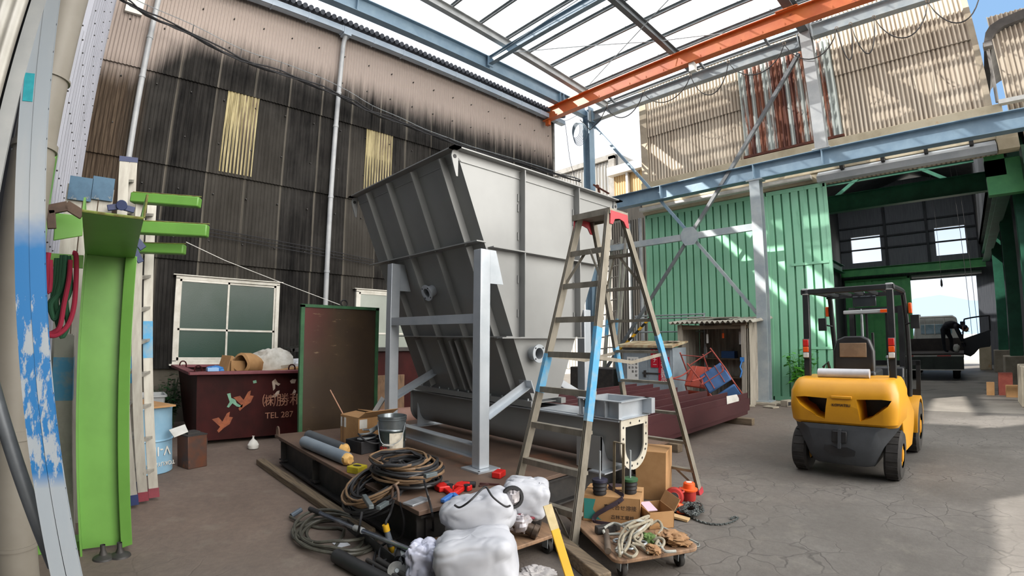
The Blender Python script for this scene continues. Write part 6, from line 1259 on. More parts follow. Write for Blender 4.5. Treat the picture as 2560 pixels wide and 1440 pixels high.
# ------------------------------------------------------------------ grey cabinet with warning signs
m_cab = mat('cabinet_grey', '#8b959c', '#7c868d', 3, .5); gc = thing('steel_cabinet', 'grey steel cabinet with red warning signs and a rusty cream roof', 'cabinet', (-6.5, 10.9, 0))
w = MB(); w.box(-7.2, -5.78, 10.62, 11.3, .05, 1.34); w.build('body', m_cab, gc, bevel=.006)
w = MB(); w.hexa([(-7.3, 10.48, 1.34), (-5.72, 10.48, 1.34), (-5.72, 11.3, 1.46), (-7.3, 11.3, 1.46), (-7.3, 10.48, 1.40), (-5.72, 10.48, 1.40), (-5.72, 11.3, 1.5), (-7.3, 11.3, 1.5)]); w.build('roof', mat('rusty_cream', '#b5ab8c', '#8a6a4a', 4, .7, c3='#6b4a35'), gc)
for (a, b_) in ((-7.16, -6.46), (-6.45, -5.82)):
    w = MB(); w.box(a, b_, 10.60, 10.62, .12, 1.28); dd = w.build('door', m_cab, gc, bevel=.004)
    if a < -7: w = MB(); w.box(-6.56, -6.5, 10.575, 10.60, .62, .78); w.box(-6.6, -6.1, 10.58, 10.60, .70, .73); w.build('latch', m_dark, dd)
def vsign(x0, x1, z0, z1, txt, m, sz_t, mt):
    w = MB(); w.box(x0, x1, 10.585, 10.595, z0, z1); s_ = w.build('sign', m, gc)
    n_ = len(txt); st_ = (z1 - z0 - .02) / n_
    for k, ch in enumerate(txt): letters('lettering', ch, mt, s_, ((x0 + x1) / 2, 10.584, z1 - .01 - st_ * (k + .5)), (1, 0, 0), (0, 0, 1), sz_t, .002)
m_sr = mat('sign_red', '#b5172e', None, rough=.4); m_sw = mat('sign_white', '#dcdcd8', None, rough=.5)
vsign(-6.36, -6.14, .86, 1.30, 'シンナー', m_sr, .12, m_sw); vsign(-6.15, -5.86, .52, 1.12, '火気厳禁', m_sr, .17, m_sw)
w = MB(); w.box(-7.05, -6.72, 10.585, 10.595, .50, 1.10); sg = w.build('notice_board', m_sw, gc)
for k, (x, zs, tx_) in enumerate(((-6.78, .95, '危険物貯蔵'), (-6.88, .95, '品名数量'), (-6.98, .92, '責任者'))):
    for j, ch in enumerate(tx_): letters('lettering', ch, m_dark, sg, (x, 10.584, 1.02 - j * .095), (1, 0, 0), (0, 0, 1), .07, .001)
for k, dx in enumerate((0, .18)): boxy('roof_stone', ('pale broken slab on the right half of the cabinet roof', 'pale broken slab at the right edge of the cabinet roof')[k], (-6.05 + dx, 10.95, 1.47), .14, .3, .035, .3 * k, m_conc, 'slab')
# pipe rails behind the cabinet
prl = thing('pipe_rail', 'thin grey pipe railing in front of the green door behind the cabinet', 'railing', (-6.8, 12.3, 0))
for z in (2.20, 2.12, 1.74): w = MB(); w.cyl((-7.9, 12.3, z), (-5.72, 12.3, z), .022, 8); w.build('rail', m_galv, prl)
for x in (-7.85, -5.75): w = MB(); w.cyl((x, 12.3, 0), (x, 12.3, 2.22), .022, 8); w.build('stanchion', m_galv, prl)
w = MB(); w.bar(Yp(1545, 880, 11.2), Yp(1625, 795, 11.2), .09, .03); sb_ = one('striped_barrier', w, mat('barrier_black', '#1c1c1c', None, rough=.5), 'black and yellow striped barrier bar slanting behind the ladders', 'barrier')
p, q = Yp(1545, 880, 11.2), Yp(1625, 795, 11.2)
for k in range(5): w = MB(); a_ = p.lerp(q, .06 + k * .2); b_ = p.lerp(q, .15 + k * .2); w.bar(a_, b_, .092, .034); w.build('yellow_stripe', mat('stripe_yellow', '#d9a520', None, rough=.5) if k == 0 else bpy.data.materials['stripe_yellow'], sb_)
# extension ladders leaning in the gap
def ext_ladder(lab, b1, t1, b2, t2, Yb, Yt, nr, band):
    p1, p2, q1, q2 = Yp(*b1, Yb), Yp(*b2, Yb), Yp(*t1, Yt), Yp(*t2, Yt); p1.z = p2.z = 0
    o = thing('extension_ladder', lab, 'ladder', (p1 + p2) / 2, group='extension ladders in the gap')
    for p, q in ((p1, q1), (p2, q2)):
        w = MB(); w.bar(p, q, .05, .075, (0, 1, 0)); r_ = w.build('rail', m_alu, o)
        if band: w = MB(); w.bar(p.lerp(q, .36), p.lerp(q, .46), .056, .08, (0, 1, 0)); w.build('blue_band', m_ladb, r_)
    for k in range(nr): u = .06 + .9 * k / (nr - 1); w = MB(); w.cyl(p1.lerp(q1, u), p2.lerp(q2, u), .018, 8); w.build('rung', m_alu, o)
ext_ladder('aluminium ladder leaning nearest the hopper in the gap behind the stepladder', (1478, 985), (1500, 620), (1508, 985), (1530, 610), 11.4, 12.3, 13, 1)
ext_ladder('aluminium ladder leaning in the middle of the gap behind the stepladder', (1505, 990), (1530, 600), (1532, 990), (1553, 592), 11.25, 12.2, 13, 1)
ext_ladder('bluish ladder partly hidden by the hopper in the gap', (1450, 960), (1488, 640), (1478, 960), (1512, 632), 11.8, 12.5, 14, 0)
w = MB(); w.bar(Yp(1535, 985, 11.1), Yp(1565, 595, 12.0), .07, .05, (0, 1, 0)); w.v = [Vector((q.x, q.y, max(q.z, 0))) for q in w.v]; one('leaning_plank', w, m_alu, 'pale plank leaning right of the ladders in the gap', 'plank')
w = MB(); p = Yp(1460, 950, 10.9); w.box(-9.2, -7.7, 10.9, 11.5, 0, .75); one('dark_crate', w, m_dark, 'dark crate standing at the foot of the ladders in the gap', 'crate', bevel=.02)
# ------------------------------------------------------------------ blocks and rubble at the column foot
for i, (x, y, sx1, sy1, sz1, rz, m, l) in enumerate(((-4.55, 11.6, .39, .19, .12, .2, m_conc, 'grey concrete block lying between the shed corner and the lower column'), (-3.5, 11.85, .30, .19, .14, 1.2, m_conc, 'grey concrete block right of the lower column'), (-4.3, 11.35, .35, .3, .04, .5, m_conc, 'flat broken slab in front of the lower column'), (-3.75, 11.4, .3, .2, .035, -.4, m_conc, 'flat pale slab right in front of the column footing'), (-4.62, 11.3, .28, .22, .05, .9, m_conc, 'small pale slab at the end of the maroon steel'))):
    o = boxy('concrete_block', l, (x, y, 0), sx1, sy1, sz1, rz, m, 'block', bevel=.01)
    if i < 2:
        for k in (-1, 1): w = MB(); q = Matrix.Rotation(rz, 4, 'Z'); w.obox(Vector((x, y, sz1 * .5)) + (q @ Vector((k * sx1 * .25, -sy1 / 2, 0))), q @ Vector((sx1 * .16, 0, 0)), q @ Vector((0, .004, 0)), Vector((0, 0, sz1 * .3))); w.build('core_hole', m_black, o)
w = MB(); w.box(13.5, 13.8, -6, 12, 0, 3); struct('added_bounce_wall', w, mat('cream_bounce', '#d6cbb8', '#c7bba6', 1, .9))  # wall added out of view to bounce sun onto the hopper
# ------------------------------------------------------------------ things lying on the platform
Z0 = PZ0
m_pvc = mat('grey_insulation', '#7f8a94', '#6f7a85', 4, .55); m_foam = mat('yellow_foam', '#c9a263', '#b58a4a', 14, .9, bump=.3)
for i, (a, b_, l) in enumerate((((762, 1104), (868, 1147), 'front one of two grey insulated tubes lying on the platform, yellow foam end'), ((750, 1090), (850, 1125), 'rear one of two grey insulated tubes lying on the platform'))):
    r_ = .062; p, q = Zp(*a, Z0 + r_), Zp(*b_, Z0 + r_)
    if i: q = q + (p - q).normalized() * .0; p = p + Vector((.02, .10, 0)); q = q + Vector((0, .05, 0))
    o = thing('insulated_tube', l, 'tube', (p + q) / 2, group='insulated tubes'); w = MB(); w.cyl(p, q, r_, 22); w.build('jacket', m_pvc if i == 0 else mat('dark_insulation', '#4f5459', '#43484d', 4, .6), o)
    w = MB(); d_ = (q - p).normalized(); w.lathe([(0, .05), (r_ * .5, .05), (r_ * .8, .035), (r_ * .97, 0), (r_ * .9, -.02)], q, 18, d_); w.v = [v + Vector((noise.noise(v * 40), noise.noise(v * 40 + Vector((5, 0, 0))), noise.noise(v * 40 + Vector((0, 5, 0))))) * .012 for v in w.v]; w.build('foam_end', m_foam, o)
def carton(nm_, lab, c, sx1, sy1, sz1, rz, flaps, m=m_card, cat='box'):
    o = thing(nm_, lab, cat, c, rz); x, y = sx1 / 2, sy1 / 2; tk = .006
    w = MB(); w.box(-x, x, -y, y, 0, tk)
    for (a, b_, c_, d_) in ((-x, x, -y, -y + tk), (-x, x, y - tk, y), (-x, -x + tk, -y, y), (x - tk, x, -y, y)): w.box(a, b_, c_, d_, 0, sz1)
    w.build('body', m, o, local=True)
    for k, ang in enumerate(flaps):
        if ang is None: continue
        L = (y if k < 2 else x) * .95; w = MB(); b = MB(); b.box(-(x if k < 2 else y), (x if k < 2 else y), 0, L, 0, tk)
        mt = Matrix.Translation((0, -y if k == 0 else (y if k == 1 else 0), sz1)) if k < 2 else Matrix.Translation((-x if k == 2 else x, 0, sz1))
        mt = mt @ Matrix.Rotation((0, PI, -PI / 2, PI / 2)[k], 4, 'Z') @ Matrix.Rotation(R(ang), 4, 'X'); w.merge(b, mt); w.build('flap', m, o, local=True)
    return o
bx = carton('cardboard_box', 'open cardboard box with a thin rod sticking out, at the back of the platform', (-5.28, 2.62, Z0), .36, .44, .31, R(8), (6, 10, None, 150))
w = MB(); w.box(-.14, -.10, -.2225, -.2215, .0, .30); w.build('tape', mat('brown_tape', '#8c6a48', None, rough=.5), bx, local=True)
w = MB(); w.box(.181, .182, -.2, -.10, .19, .29); w.build('label', m_white, bx, local=True)
w = MB(); w.box(-.17, -.06, -.2225, -.2213, .18, .29); w.build('label', m_white, bx, local=True)
letters('lettering', '宮崎工業', mat('box_print', '#8a5f44', None, rough=.9), bx, WM[bx.name] @ Vector((.182, .07, .16)), WM[bx.name].to_3x3() @ Vector((0, 1, 0)), (0, 0, 1), .05, .0006)
w = MB(); w.tube([(-5.22, 2.50, Z0 + .02), Yp(826, 975, 2.42)], .007, 6); one('thin_rod', w, mat('coppery_rod', '#b98a70', None, rough=.4), 'thin reddish rod leaning out of the open cardboard box on the platform', 'rod')
tc_ = thing('black_tray', 'black tray holding a coiled lead beside the cardboard box on the platform', 'tray', (-4.86, 2.44, Z0), R(12))
w = MB(); w.box(-.13, .13, -.19, .19, 0, .008); 
for (a, b_, c_, d_) in ((-.13, .13, -.19, -.18), (-.13, .13, .18, .19), (-.13, -.12, -.19, .19), (.12, .13, -.19, .19)): w.box(a, b_, c_, d_, 0, .13)
w.build('shell', m_black, tc_, local=True, bevel=.004)
tl_ = thing('coiled_lead', 'grey coiled lead with a clamp lying in the black tray', 'lead', (-4.86, 2.44, Z0 + .1))
w = MB(); w.tube(catmull([Vector((-4.86 + (.10 - .004 * k) * math.cos(k * .9), 2.44 + (.13 - .004 * k) * math.sin(k * .9), Z0 + .09 + .007 * k)) for k in range(20)], 4), .010, 7); w.build('lead', mat('grey_lead', '#6f7375', None, rough=.5), tl_)
w = MB(); w.bar((-4.84, 2.47, Z0 + .20), (-4.84, 2.57, Z0 + .26), .03, .03); w.bar((-4.82, 2.44, Z0 + .21), (-4.8, 2.52, Z0 + .24), .02, .04); w.build('clamp', m_galv, tl_)
w = MB(); w.tube(catmull([(-4.80, 2.30, Z0 + .2), (-4.68, 2.33, Z0 + .14), (-4.64, 2.45, Z0 + .11), (-4.70, 2.58, Z0 + .15), (-4.8, 2.6, Z0 + .2)], 5), .009, 6); w.build('loop', m_black, tl_)
# paint pail
pc_ = (-4.62, 2.60, Z0); pl_ = thing('metal_pail', 'black and silver metal pail with a torn white label on the platform', 'pail', pc_)
w = MB(); w.lathe([(.132, 0), (.135, .004), (.140, .24), (.148, .245), (.146, .255), (.141, .26), (.146, .345), (.153, .35), (.153, .362), (.147, .365), (.147, .372), (.153, .375), (.153, .388), (.146, .39), (.140, .38), (.137, .02), (0, .02)], pc_, 40); w.build('shell', mat('tin_silver', '#7d8487', '#6d7478', 6, .3, metal=.7), pl_)
w = MB(); w.lathe([(.1345, .012), (.1412, .236), (.1405, .237)], pc_, 40); w.build('black_band', mat('pail_print', '#26302e', '#3a3f3f', 7, .4), pl_)
def onpail(a0, a1, z0, z1, m, nm_, jag=0):
    w = MB(); n = 14; vs = []
    for i in range(n + 1):
        a = R(a0 + (a1 - a0) * i / n); zb = z0 + jag * (noise.noise(Vector((i * .9, 3, 0))) + .2); 
        for z in (zb, z1): r_ = .1352 + .0068 * z / .24 + .0015; vs.append((pc_[0] + r_ * math.cos(a), pc_[1] + r_ * math.sin(a), pc_[2] + z))
    w.add(vs, [(2 * i, 2 * i + 2, 2 * i + 3, 2 * i + 1) for i in range(n)]); w.build(nm_, m, pl_)
onpail(-40, 25, .03, .225, mat('torn_label', '#cfc8b8', '#9a9284', 9, .8), 'label', .06)
for i, ch in enumerate('GUY'):
    a = R(-82 + i * 13); d_ = Vector((math.cos(a), math.sin(a), 0)); letters('lettering', ch, bpy.data.materials['red_plastic'], pl_, Vector(pc_) + d_ * .1405 + Vector((0, 0, .06)), Vector((-d_.y, d_.x, 0)), (0, 0, 1), .05, .002)
w = MB(); a0 = R(-119); a1 = R(35); P0 = Vector((pc_[0] + .15 * math.cos(a0), pc_[1] + .15 * math.sin(a0), Z0 + .32)); P1 = Vector((pc_[0] + .15 * math.cos(a1), pc_[1] + .15 * math.sin(a1), Z0 + .32)); mid = Vector((pc_[0] + .17 * math.cos(R(-42)), pc_[1] + .17 * math.sin(R(-42)), Z0 + .11)); w.tube(catmull([P0, P0.lerp(mid, .55) + Vector((.03, -.05, -.05)), mid, P1.lerp(mid, .55) + Vector((.06, .02, -.04)), P1], 6), .004, 6); hd_ = w.build('bail', m_galv, pl_)
w = MB(); w.bar(mid + Vector((-.045, -.04, 0)), mid + Vector((.045, .04, 0)), .016, .016); w.build('grip', m_white, hd_)
tp = thing('yellow_box', 'small flat yellow box on the near edge of the platform', 'box', Zp(893, 1180, Z0), R(25)); w = MB(); w.box(-.065, .065, -.065, .065, 0, .06); w.build('box', mat('yellow_card', '#b3a423', '#9c8e1c', 9, .5), tp, bevel=.005, local=True)
w = MB(); w.lathe([(.0, .0605), (.045, .0605)], (0, 0, 0), 20); w.v = [Vector((q.x, q.y * .6, q.z)) for q in w.v]; w.build('print', m_black, tp, local=True)
rb = boxy('red_case', 'red plastic case on the platform by the foot of the hopper post', Zp(1247, 1192, Z0), .085, .13, .055, R(25), m_red, 'case', bevel=.01)
w = MB(); c = Zp(1225, 1210, Z0 + .008); w.bar(c, c + Vector((-.07, -.05, .0)), .02, .012); w.bar(c, c + Vector((-.02, -.1, 0)), .012, .012); w.bar(c, c + Vector((.06, .05, 0)), .016, .014); one('pliers', w, bpy.data.materials['dark_red_post'], 'small pair of dark red pliers beside the red case', 'pliers')
mb_ = boxy('metal_case', 'thin silvery metal case on the near corner of the platform', Zp(1042, 1256, Z0), .10, .19, .016, R(14), mat('bright_tin', '#a9adb2', '#8f9398', 14, .3, metal=.5), 'case', bevel=.003)
# pipe cutters
def cutter(lab, px, rz):
    c = Zp(*px, Z0); o = thing('pipe_cutter', lab, 'cutter', c, rz, 'red pipe cutters'); o.scale = (1.25, 1.25, 1.25)
    w = MB(); w.box(-.02, .02, -.09, .02, .002, .03); w.prism([(-.05, .02, .002), (.05, .02, .002), (.06, .06, .002), (.02, .08, .002), (.02, .12, .002), (-.04, .12, .002), (-.06, .08, .002)], (0, 0, .035)); w.build('body', m_red, o, bevel=.006, local=True)
    w = MB(); w.box(-.016, .016, -.24, -.09, .004, .028); w.build('handle', mat('cutter_blue', '#3f6fb5', None, rough=.4) if 'cutter_blue' not in bpy.data.materials else bpy.data.materials['cutter_blue'], o, bevel=.006, local=True)
    w = MB(); w.cyl((-.03, .11, .018), (.05, .13, .018), .02, 12); w.cyl((.03, .04, .0), (.03, .04, .04), .022, 12); w.build('wheel', m_black, o, local=True); return o
cutter('left one of two red pipe cutters with blue handles on the platform edge', (1120, 1232), R(75)); cutter('right one of two red pipe cutters with blue handles on the platform edge', (1150, 1230), R(28))
# big cable coil slumped over the platform edge
cc = thing('cable_coil', 'big heap of coiled black and tan welding cables slumped over the platform edge', 'cable', (-3.62, 2.02, Z0)); rc = random.Random(3)
m_tan = mat('tan_hose', '#6b543d', '#7a6248', 12, .6); m_blk2 = mat('black_cable', '#1b1b1d', '#2a2a2b', 12, .5)
def coil(name, c, r0, r1, turns, z0, z1, m, rad, ty=0, seed=0, ell=1.0, lo=None):
    r_ = random.Random(seed); pts_ = []; n = turns * 14; c = Vector(c)
    for k in range(n + 1):
        a = 2 * PI * k / 14 + seed; u = k / n; ra = r0 + (r1 - r0) * (.5 + .5 * math.sin(k * .37 + seed)) + r_.uniform(-.015, .015); x, y = ra * math.cos(a), ra * ell * math.sin(a)
        z = z0 + (z1 - z0) * u + r_.uniform(-.008, .008) + ty * y
        q = c + Vector((x, y, z))
        if lo: q.z = max(q.z, lo(q) + rad)
        pts_.append(q)
    w = MB(); w.tube(catmull(pts_, 2), rad, 6); return w.build(name, m, cc if name != 'x' else None)
lo_p = lambda q: Z0 if (q.y > 1.86 and q.x < -2.93) else .02
coil('black_cable', (-3.50, 2.13, Z0), .16, .31, 13, .02, .18, m_blk2, .013, 0, 1, .8, lo_p); coil('tan_hose', (-3.50, 2.12, Z0), .22, .33, 7, .04, .20, m_tan, .011, 0, 2, .8, lo_p)
coil('black_cable', (-3.52, 2.10, Z0), .15, .32, 9, .12, .24, m_blk2, .012, .05, 3, .8, lo_p); coil('tan_hose', (-3.54, 2.09, Z0), .24, .31, 3, .19, .24, m_tan, .010, .05, 5, .8, lo_p)
coil('black_cable', (-3.60, 1.90, Z0), .18, .29, 10, -.06, .10, m_blk2, .012, .48, 6, .9); coil('tan_hose', (-3.60, 1.89, Z0), .22, .30, 4, -.02, .10, m_tan, .010, .48, 7, .9); coil('black_cable', (-3.56, 1.86, Z0), .2, .26, 4, -.12, -.02, m_blk2, .010, .5, 8, .8)
for i, (a, b_, h_) in enumerate((((910, 1240), (920, 1255), .44), ((945, 1270), (958, 1262), .4), ((770, 0), (0, 0), 0), ((1062, 1190), (1078, 1186), .60))):
    if h_: p, q = Zp(*a, h_), Zp(*b_, h_); w = MB(); w.bar(p, q + (q - p) * .8, .035, .03); w.build('plug', mat('plug_grey', '#4a5254', '#5b6365', 9, .4) if i == 0 else bpy.data.materials['plug_grey'], cc, bevel=.004)
for a in ([(1060, 1200, .55), (1070, 1240, .42), (1080, 1280, .38), (1083, 1320, .2), (1082, 1350, .03)], [(985, 1250, .40), (975, 1285, .30), (965, 1305, .27), (968, 1320, .22)], [(1000, 1255, .38), (1010, 1300, .25), (1005, 1340, .1), (985, 1352, .03)], [(905, 1280, .3), (898, 1320, .2), (893, 1340, .03)]):
    w = MB(); w.tube(catmull([Zp(*q) for q in a], 5), .009, 6); w.build('trailing_lead', m_blk2, cc)
# ------------------------------------------------------------------ on the ground in front
hc = thing('hose_coil', 'loose coil of dark grey hose lying on the ground left of the pole', 'hose', (-3.75, 1.55, 0)); m_hose = mat('olive_hose', '#3b3a33', '#4b4a41', 12, .55)
pts_ = [Zp(725, 1292, .03), Zp(760, 1310, .015), Zp(800, 1320, .015), Zp(860, 1325, .015)]; r_ = random.Random(12)
for k in range(7 * 12):
    a = -.6 + 2 * PI * k / 12; ra = .30 + .05 * math.sin(k * .41) + r_.uniform(-.012, .012); pts_.append(Vector((-3.72 + ra * 1.25 * math.cos(a) + .05 * math.sin(k * .13), 1.56 + ra * .82 * math.sin(a) + .04 * math.sin(k * .09), .014 + .012 * (k // 12) * abs(math.sin(k * .5)))))
w = MB(); w.tube(catmull(pts_, 3), .0125, 7); w.build('hose', m_hose, hc)
w = MB(); p = Zp(728, 1290, .03); w.cyl(p, p + Vector((-.03, .10, .03)), .022, 10); w.build('torch_handle', mat('handle_grey', '#4a5560', None, rough=.5), hc)
po = thing('steel_pole', 'long shiny steel pole lying across the hose coil on the ground', 'pole', Zp(900, 1330, .05)); p, q = Zp(775, 1272, .10), Zp(1020, 1372, .15)
w = MB(); w.cyl(p.lerp(q, .1), q + (q - p) * .05, .019, 16); w.build('tube', mat('polished_tube', '#6d7686', '#a9b0ba', 3, .18, metal=.8), po)
w = MB(); w.cyl(p, p.lerp(q, .13), .021, 16); w.build('grip', m_black, po); w = MB(); c = p.lerp(q, .52); w.cyl(c, p.lerp(q, .6), .024, 14); w.build('sleeve', m_grey, po)
def lay(nm_, lab, a, b_, rad, m, cat, n=18):
    p, q = Zp(*a, rad), Zp(*b_, rad); w = MB(); w.cyl(p, q, rad, n); w.cyl(p + (p - q).normalized() * .001, p + (q - p).normalized() * .03, rad * .75, n); return one(nm_, w, m, lab, cat)
lay('black_tube', 'thick matte black tube lying on the ground at the bottom edge', (842, 1390), (1030, 1490), .052, mat('matte_black', '#1e1f21', '#27282a', 6, .5), 'tube')
lay('steel_bar', 'thin dark steel bar lying just behind the thick black tube', (918, 1400), (1040, 1470), .016, m_dark, 'bar'); lay('steel_bar', 'short dark round bar lying beside the grinder', (945, 1400), (1020, 1445), .022, m_dark, 'bar')
w = MB(); p, q = Zp(880, 1320, .004), Zp(1020, 1432, .004); w.angle(p, q, .085, .008, (0, 0, 1), 1); one('angle_bar', w, mat('mill_steel', '#6a6d6e', '#3f4041', 4, .4, metal=.5), 'grey steel angle bar lying on the ground under the pole', 'angle bar')
gr = thing('angle_grinder', 'angle grinder with a pale disc lying beside the plastic bag', 'grinder', Zp(985, 1420, 0)); p, q = Zp(958, 1400, .06), Zp(1010, 1392, .06)
c = Zp(992, 1427, .04); w = MB(); w.cyl(Zp(1002, 1375, .1), c + Vector((-.05, .05, .04)), .036, 16); w.build('body', m_black, gr); w = MB(); w.cyl(Zp(1000, 1378, .09), Zp(1012, 1400, .08), .043, 16); w.build('gear_head', m_galv, gr)
w = MB(); n_ = Vector((.75, -.35, .5)).normalized(); w.lathe([(.012, -.003), (.06, -.003), (.062, .003), (.03, .004), (.012, .004)], c, 28, n_); ds = w.build('disc', mat('grinding_disc', '#8b8c88', '#6d6e6b', 18, .7), gr); w = MB(); w.lathe([(0, .012), (.014, .012), (.018, .004)], c, 12, n_); w.build('nut', m_galv, ds)
w = MB(); w.tube(catmull([Zp(1000, 1372, .10), Zp(985, 1352, .12), Zp(955, 1365, .08), Zp(948, 1395, .03), Zp(965, 1400, .02), Zp(980, 1375, .05), Zp(970, 1355, .06), Zp(940, 1380, .02), Zp(930, 1440, .015)], 5), .009, 6); w.build('lead', m_black, gr)
at = thing('air_tool', 'slim grey air tool with yellow ends hanging down below the cables', 'tool', Zp(975, 1350, .1)); p, q = Zp(966, 1322, .22), Zp(980, 1375, .06)
w = MB(); w.cyl(p.lerp(q, .1), p.lerp(q, .8), .02, 12, .026); w.build('body', mat('tool_grey', '#5a6068', None, rough=.4), at)
for a, b_ in ((-.2, .1), (.8, 1.08)): w = MB(); w.cyl(p.lerp(q, a), p.lerp(q, b_), .024, 12); w.build('yellow_end', mat('tool_yellow', '#c79a1e', None, rough=.45) if a < 0 else bpy.data.materials['tool_yellow'], at)
w = MB(); w.box(*[v for ab in zip(Zp(850, 1358, 0) + Vector((-.06, -.05, 0)), Zp(850, 1358, 0) + Vector((.08, .05, .003))) for v in ab]); one('plastic_scrap', w, bpy.data.materials['thin_film'], 'scrap of clear plastic lying inside the hose coil', 'scrap')
# ------------------------------------------------------------------ wooden dolly with bags
def dolly(lab, c, lx, ly, rz, h, wheels):
    o = thing('dolly', lab, 'dolly', c, rz, 'plywood dollies'); w = MB(); n = 5; cr = .07; pl = []
    for (sx1, sy1, a0) in ((1, 1, 0), (-1, 1, PI / 2), (-1, -1, PI), (1, -1, 1.5 * PI)):
        for k in range(n + 1): a = a0 + PI / 2 * k / n; pl.append(Vector((sx1 * (lx / 2 - cr) + cr * math.cos(a), sy1 * (ly / 2 - cr) + cr * math.sin(a), h - .028)))
    w.prism(pl, (0, 0, .028)); w.build('board', m_ply, o, bevel=.006, local=True)
    for (x, y) in wheels:
        w = MB(); w.box(x - .045, x + .045, y - .045, y + .045, h - .034, h - .028); w.box(x - .03, x + .03, y - .028, y - .022, .05, h - .034); w.box(x - .03, x + .03, y + .022, y + .028, .05, h - .034); cs_ = w.build('caster', m_galv, o, local=True)
        w = MB(); w.lathe([(.02, -.018), (.046, -.018), (.05, -.012), (.05, .012), (.046, .018), (.02, .018)], (x, y, .05), 20, (0, 1, 0)); w.build('wheel', m_tyre, cs_, local=True)
    return o
DH = .165
d1 = dolly('plywood dolly loaded with white bags and a valve in front of the platform', (-2.66, 2.30, 0), .48, .98, R(-4), DH, [(x, y) for x in (-.17, .17) for y in (-.38, .38)])
d2 = dolly('plywood dolly loaded with cartons and rope at the foot of the stepladder', (-2.08, 3.12, 0), .98, .64, R(-29), DH, [(x, y) for x in (-.38, .38) for y in (-.22, .22)])
m_bag = mat('white_bag', '#b3b5bb', '#a8aab1', 3, .7, bump=.06); m_blk_line = m_black
SR = R(47)
fl_ = lambda q: .384 if (q.x < -2.925 and q.y > 1.855) else (DH + .003 if q.y > 1.85 else .01)
c = Zp(1196, 1288, .37); w = MB(); w.sack(c, .25, .15, .155, SR, R(-17), .12, .20, 2, fl_)
wb1 = one('white_bag', w, m_bag, 'white bag with a black drawstring resting against the platform corner', 'bag', 'white bags', sharp=80)
w = MB(); w.tube(catmull([Zp(1136, 1262, .50), Zp(1150, 1268, .49), Zp(1175, 1252, .55), Zp(1205, 1222, .60), Zp(1216, 1218, .60), Zp(1232, 1242, .56), Zp(1262, 1265, .50), Zp(1275, 1264, .48)], 6), .007, 6); w.build('drawstring', m_black, wb1)
c = Zp(1312, 1243, .40); w = MB(); w.sack(c, .185, .16, .15, SR, R(8), .12, .20, 5, fl_); b2_ = one('white_bag', w, m_bag, 'white bag with a slack open mouth at the back of the dolly', 'bag', 'white bags', sharp=80)
c = Zp(1352, 1228, .46); w = MB(); n_ = Vector((.72, .2, .25)).normalized(); w.lathe([(.02, -.06), (.05, -.04), (.062, .0), (.066, .02), (.060, .022), (.045, -.03), (0, -.05)], c, 20, n_); w.v = [q + Vector((noise.noise(q * 25), noise.noise(q * 25 + Vector((3, 0, 0))), 0)) * .012 for q in w.v]; w.build('mouth', m_bag, b2_)
c = Zp(1188, 1402, .17); w = MB(); w.sack(c, .26, .22, .19, SR, R(-8), .10, .15, 9, .005, .55); one('white_bag', w, m_bag, 'plump white bag in front on the ground at the bottom edge', 'bag', 'white bags', sharp=80)
c = Zp(1056, 1398, .14); w = MB(); w.sack(c, .115, .11, .135, SR, 0, .15, .5, 12, .005, .7); one('clear_bag', w, mat('bluish_film', '#c3c6d6', '#b2b6c9', 8, .3), 'small bluish clear plastic bag of white cloth by the grinder', 'bag', sharp=80)
w = MB(); w.sack(Zp(1112, 1395, .08), .09, .1, .08, SR, 0, .15, .3, 15, .004); one('blue_cloth', w, mat('blue_cloth', '#244a63', '#1c3c52', 9, .9), 'dark blue cloth bundle tucked behind the plump white bag', 'cloth')
w = MB(); w.sack(Zp(1345, 1436, .025), .14, .12, .04, SR, 0, .3, .9, 21, .003, .8); one('rag', w, mat('rag_white', '#bcb8b6', '#a29e9d', 14, .9), 'crumpled greyish rag on the ground at the bottom edge', 'rag')
# valve and pipe fittings on the dolly
vl_ = thing('gate_valve', 'dark brass gate valve with a maroon handwheel wrapped in foil on the dolly', 'valve', (-2.55, 2.5, DH)); m_brass = mat('dark_brass', '#5a4c40', '#453a31', 8, .4, metal=.6)
a, b_ = Zp(1250, 1288, DH + .14), Zp(1328, 1324, DH + .06); w = MB(); w.lathe([(.05, 0), (.066, .01), (.066, .05), (.05, .06), (.045, .11), (.055, .13), (.055, .2), (.045, .21), (.042, .26), (.052, .265), (.052, .30), (.036, .30), (.036, .2)], a, 22, b_ - a); w.build('body', m_brass, vl_)
w = MB(); w.blob(a.lerp(b_, .66) + Vector((0, 0, .012)), .07, .07, .06, .3, .3, 6, 4, 20, 14, .7); w.build('foil_wrap', mat('foil', '#b5b0b3', '#8f8a8c', 14, .3, metal=.3), vl_)
c = Zp(1315, 1281, DH + .15); n_ = Vector((.3, .1, 1)).normalized(); _, s_, u_ = basis(n_); w = MB(); w.tube([c + (s_ * math.cos(q) + u_ * math.sin(q)) * .075 for q in np.linspace(0, 2 * PI, 24, endpoint=False)], .011, 8, True)
for q in (0, 2 * PI / 3, 4 * PI / 3): w.bar(c, c + (s_ * math.cos(q) + u_ * math.sin(q)) * .075, .012, .012)
w.cyl(c - n_ * .08, c + n_ * .015, .013, 10); w.build('handwheel', m_mar, vl_)
w = MB(); c = Zp(1281, 1243, .50); n_ = Vector((.75, -.45, .15)).normalized(); w.lathe([(.055, -.03), (.075, -.03), (.08, 0), (.075, .02), (.055, .02), (.05, -.03)], c, 24, n_); rg = one('hose_coupling', w, m_black, 'black ring coupling with a foil plug lying between the white bags', 'coupling')
w = MB(); w.blob(c, .045, .045, .05, 0, .35, 7, 8, 16, 12, .7); w.build('foil_plug', bpy.data.materials['foil'], rg)
